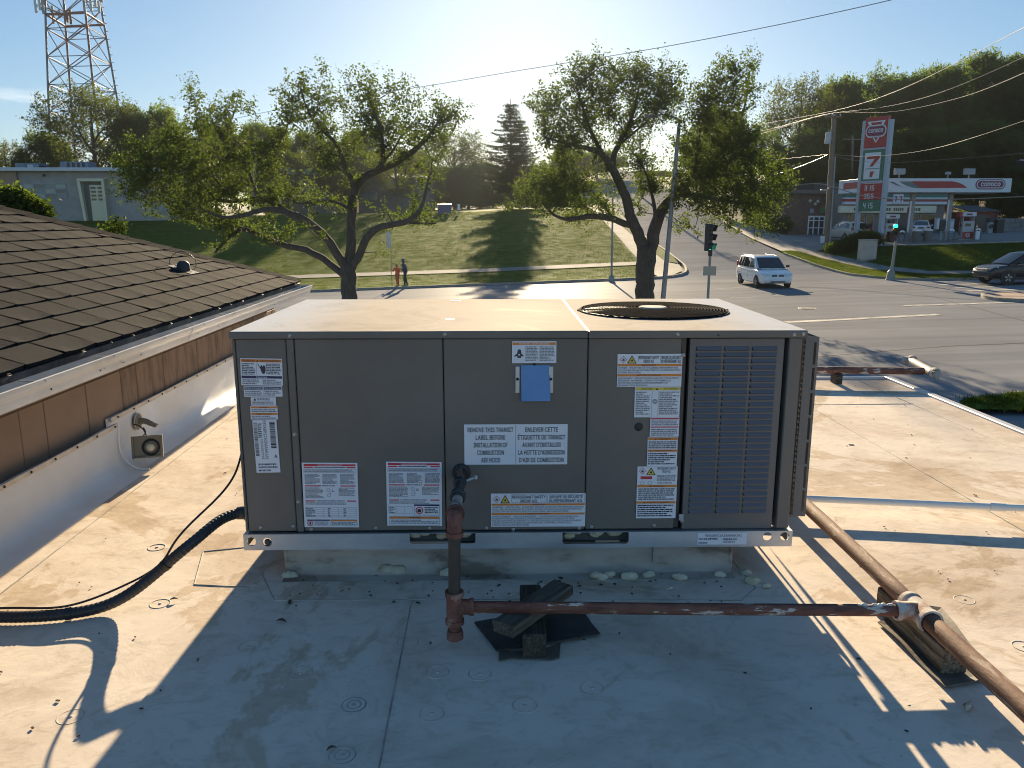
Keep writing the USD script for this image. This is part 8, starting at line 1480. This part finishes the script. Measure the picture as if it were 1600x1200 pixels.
for a in [('round', 1110, 175, 50, 112, 60, 'tree behind the right part of the second tree at the hill street'), ('slim', 1170, 190, 40, 92, 100, 'street tree on the right side of the hill street'), ('airy', 1235, 112, 58, 104, 20, 'pale airy tree where the wooded slope meets the hill street'), ('dense', 1290, 128, 55, 108, 150, 'dense tree of the slope above the brick annex'), ('round', 1345, 122, 52, 116, 200, 'dense tree of the slope behind the utility pole head'), ('dense', 1395, 118, 52, 110, 250, 'dense tree of the slope behind the price sign, left one'), ('dense', 1450, 104, 56, 114, 300, 'dense tree of the slope behind the price sign, right one'), ('dense', 1520, 86, 62, 118, 25, 'highest dense tree of the slope above the canopy'), ('dense', 1590, 96, 55, 116, 80, 'dense tree of the slope above the blue house'), ('dense', 1650, 100, 60, 110, 10, 'dense tree of the slope at the right picture edge'),
          ('dense', 1255, 205, 52, 98, 190, 'dark lower tree right of the street tree above the brick annex'), ('dense', 1320, 210, 55, 99, 230, 'dark lower tree behind the utility pole'), ('dense', 1385, 205, 55, 100, 270, 'dark lower tree behind the price sign'), ('dense', 1450, 200, 58, 100, 310, 'dark lower tree over the left half of the canopy'), ('dense', 1515, 190, 58, 101, 350, 'dark lower tree over the right half of the canopy'), ('dense', 1580, 285, 40, 92, 45, 'dark tree over the retaining wall below the blue house'), ('dense', 1640, 240, 50, 95, 95, 'dark tree at the right edge below the blue house'), ('bush', 1215, 338, 22, 80, 10, 'dark shrub at the left corner of the brick annex')]:
    put(*a[:6], a[6], None)
# hedge, verge bushes, shrub behind the shingled roof
def shrub(name, label, cat, ell, leaf, size, n, seed, per=9):
    rng = np.random.default_rng(seed); t = thing(name, label, cat); tf = []; wood = []
    for (c, r) in ell:
        c = np.array(c); base = np.array([c[0], c[1], float(T(c[0], c[1]))])
        for _ in range(n):
            q = rng.normal(0, 1, 3); q /= np.linalg.norm(q); q[2] = abs(q[2]) if rng.random() < .8 else q[2]; q = c + q * np.array(r) * rng.uniform(.6, 1.05); tf.append(q)
            if rng.random() < .15: wood.append(tube([base, (base + q) / 2 + rng.normal(0, .05, 3), q], [.018, .012, .004], 4, False))
    obj('stems', trimesh.util.concatenate(wood), M_bark, t); obj('foliage', leaves(tf, per, size * 1.3, size, rng), LF[leaf], t); return t
hd_ = [(on_ground(px, 61.0) + [0, 0, h * .42], (16 * mpp(61), .8, h * .62)) for px, h in ((1306, .95), (1320, 1.05), (1334, 1.35), (1348, 1.5), (1360, 1.3))]
shrub('hedge', 'rounded green hedge between the utility pole and the tan cabinet', 'hedge', hd_, 'hedge', .10, 420, 5, 10)
sb = [(at_y(px, py, 15.0), (r * mpp(15), r * mpp(15), r * mpp(15))) for px, py, r in ((8, 330, 25), (38, 332, 17), (20, 316, 10), (55, 336, 9), (-20, 322, 30))]
shrub('shrub', 'sunlit leafy shrub top showing over the shingled roof at the left edge', 'shrub', sb, 'hedge', .085, 260, 8, 9)
sb = [(at_y(px, py, 13.0), (r * mpp(13),) * 3) for px, py, r in ((178, 358, 3.5), (186, 353, 2.6), (170, 361, 2))]
shrub('shrub', 'small leafy sprig rising above the middle of the shingled roof edge', 'shrub', sb, 'hedge', .06, 22, 9, 5)
# grass blades standing out of the lawns
def tuft_proto(path, n, h, w, seed):
    rng = np.random.default_rng(seed); V, F = [], []
    for k in range(n):
        a, t = rng.uniform(0, 6.28), rng.uniform(.1, .6); p = rng.normal(0, w, 2); d = np.array([math.cos(a), math.sin(a)]); s = np.array([-d[1], d[0]]) * .012 * h / .1; H = h * rng.uniform(.6, 1.2)
        b = len(V); V += [(*(p - s), -.02), (*(p + s), -.02), (*(p + d * t * H * .4 + s * .7), H * .6), (*(p + d * t * H * .4 - s * .7), H * .6), (*(p + d * t * H), H)]; F += [[b, b + 1, b + 2], [b, b + 2, b + 3], [b + 3, b + 2, b + 4]]
    return trimesh.Trimesh(V, F, process=False)
M_blade = leaf_mat('grass_blade', (.050, .076, .011), (.090, .106, .022), .42)
def grass(name, label, poly, n, h, w, seed, off=.12, keep=None):
    rng = np.random.default_rng(seed); x0, y0, x1, y1 = poly.bounds; P = rng.uniform((x0, y0), (x1, y1), (n * 3, 2)); P = P[shapely.contains_xy(poly, P[:, 0], P[:, 1])][:n]
    pi = UsdGeom.PointInstancer.Define(stage, numbered('/World', name)); tag(pi, label, 'grass', kind='stuff')
    pr = usdkit.mesh(stage, pathof(pi) + '/blade_cluster', tuft_proto('', 16, h, w, seed), M_blade); pi.CreatePrototypesRel().SetTargets([pr.GetPath()])
    z = T(P[:, 0], P[:, 1]) + off; pi.CreatePositionsAttr(Vt.Vec3fArray.FromNumpy(np.c_[P, z].astype(np.float32))); pi.CreateProtoIndicesAttr(Vt.IntArray.FromNumpy(np.zeros(len(P), np.int32)))
    a = rng.uniform(0, math.pi, len(P)); pi.CreateOrientationsAttr(Vt.QuathArray([Gf.Quath(float(math.cos(q)), 0.0, 0.0, float(math.sin(q))) for q in a])); s = rng.uniform(.6, 1.3, (len(P), 1)) * np.ones((1, 3)); pi.CreateScalesAttr(Vt.Vec3fArray.FromNumpy(s.astype(np.float32)))
vis = Polygon([(-33, 50.9), (-12, 51.4), (4, 52.7), (10.2, 53.2), (10.7, 55), (10.7, 92), (-56, 92)]).difference(path_poly)
grass('lawn_grass', 'short grass blades of the sloping lawn', vis, 36000, .055, .22, 1)
grass('bank_grass', 'short grass blades of the bank below the filling station', bank_poly.intersection(sbox(22, 43, 47, 64)).difference(bw), 12000, .08, .17, 2, .11)
grass('verge_grass', 'grass blades of the shaded strip beyond the flat roof', strip_poly, 1600, .07, .09, 3)

# ================================================================== evening haze
M_haze = usdkit.material(stage, '/World/Looks/haze_air', {'v': ('principled_volume', {'color': (0.76, 0.88, 1.0), 'density': 0.00006, 'anisotropy': 0.72})}, [], volume='v.volume')
obj('haze', box(-430, 430, -130, 630, -9.5, 48), M_haze, kind='stuff', label='thin bright evening haze in the air towards the low sun', cat='haze')
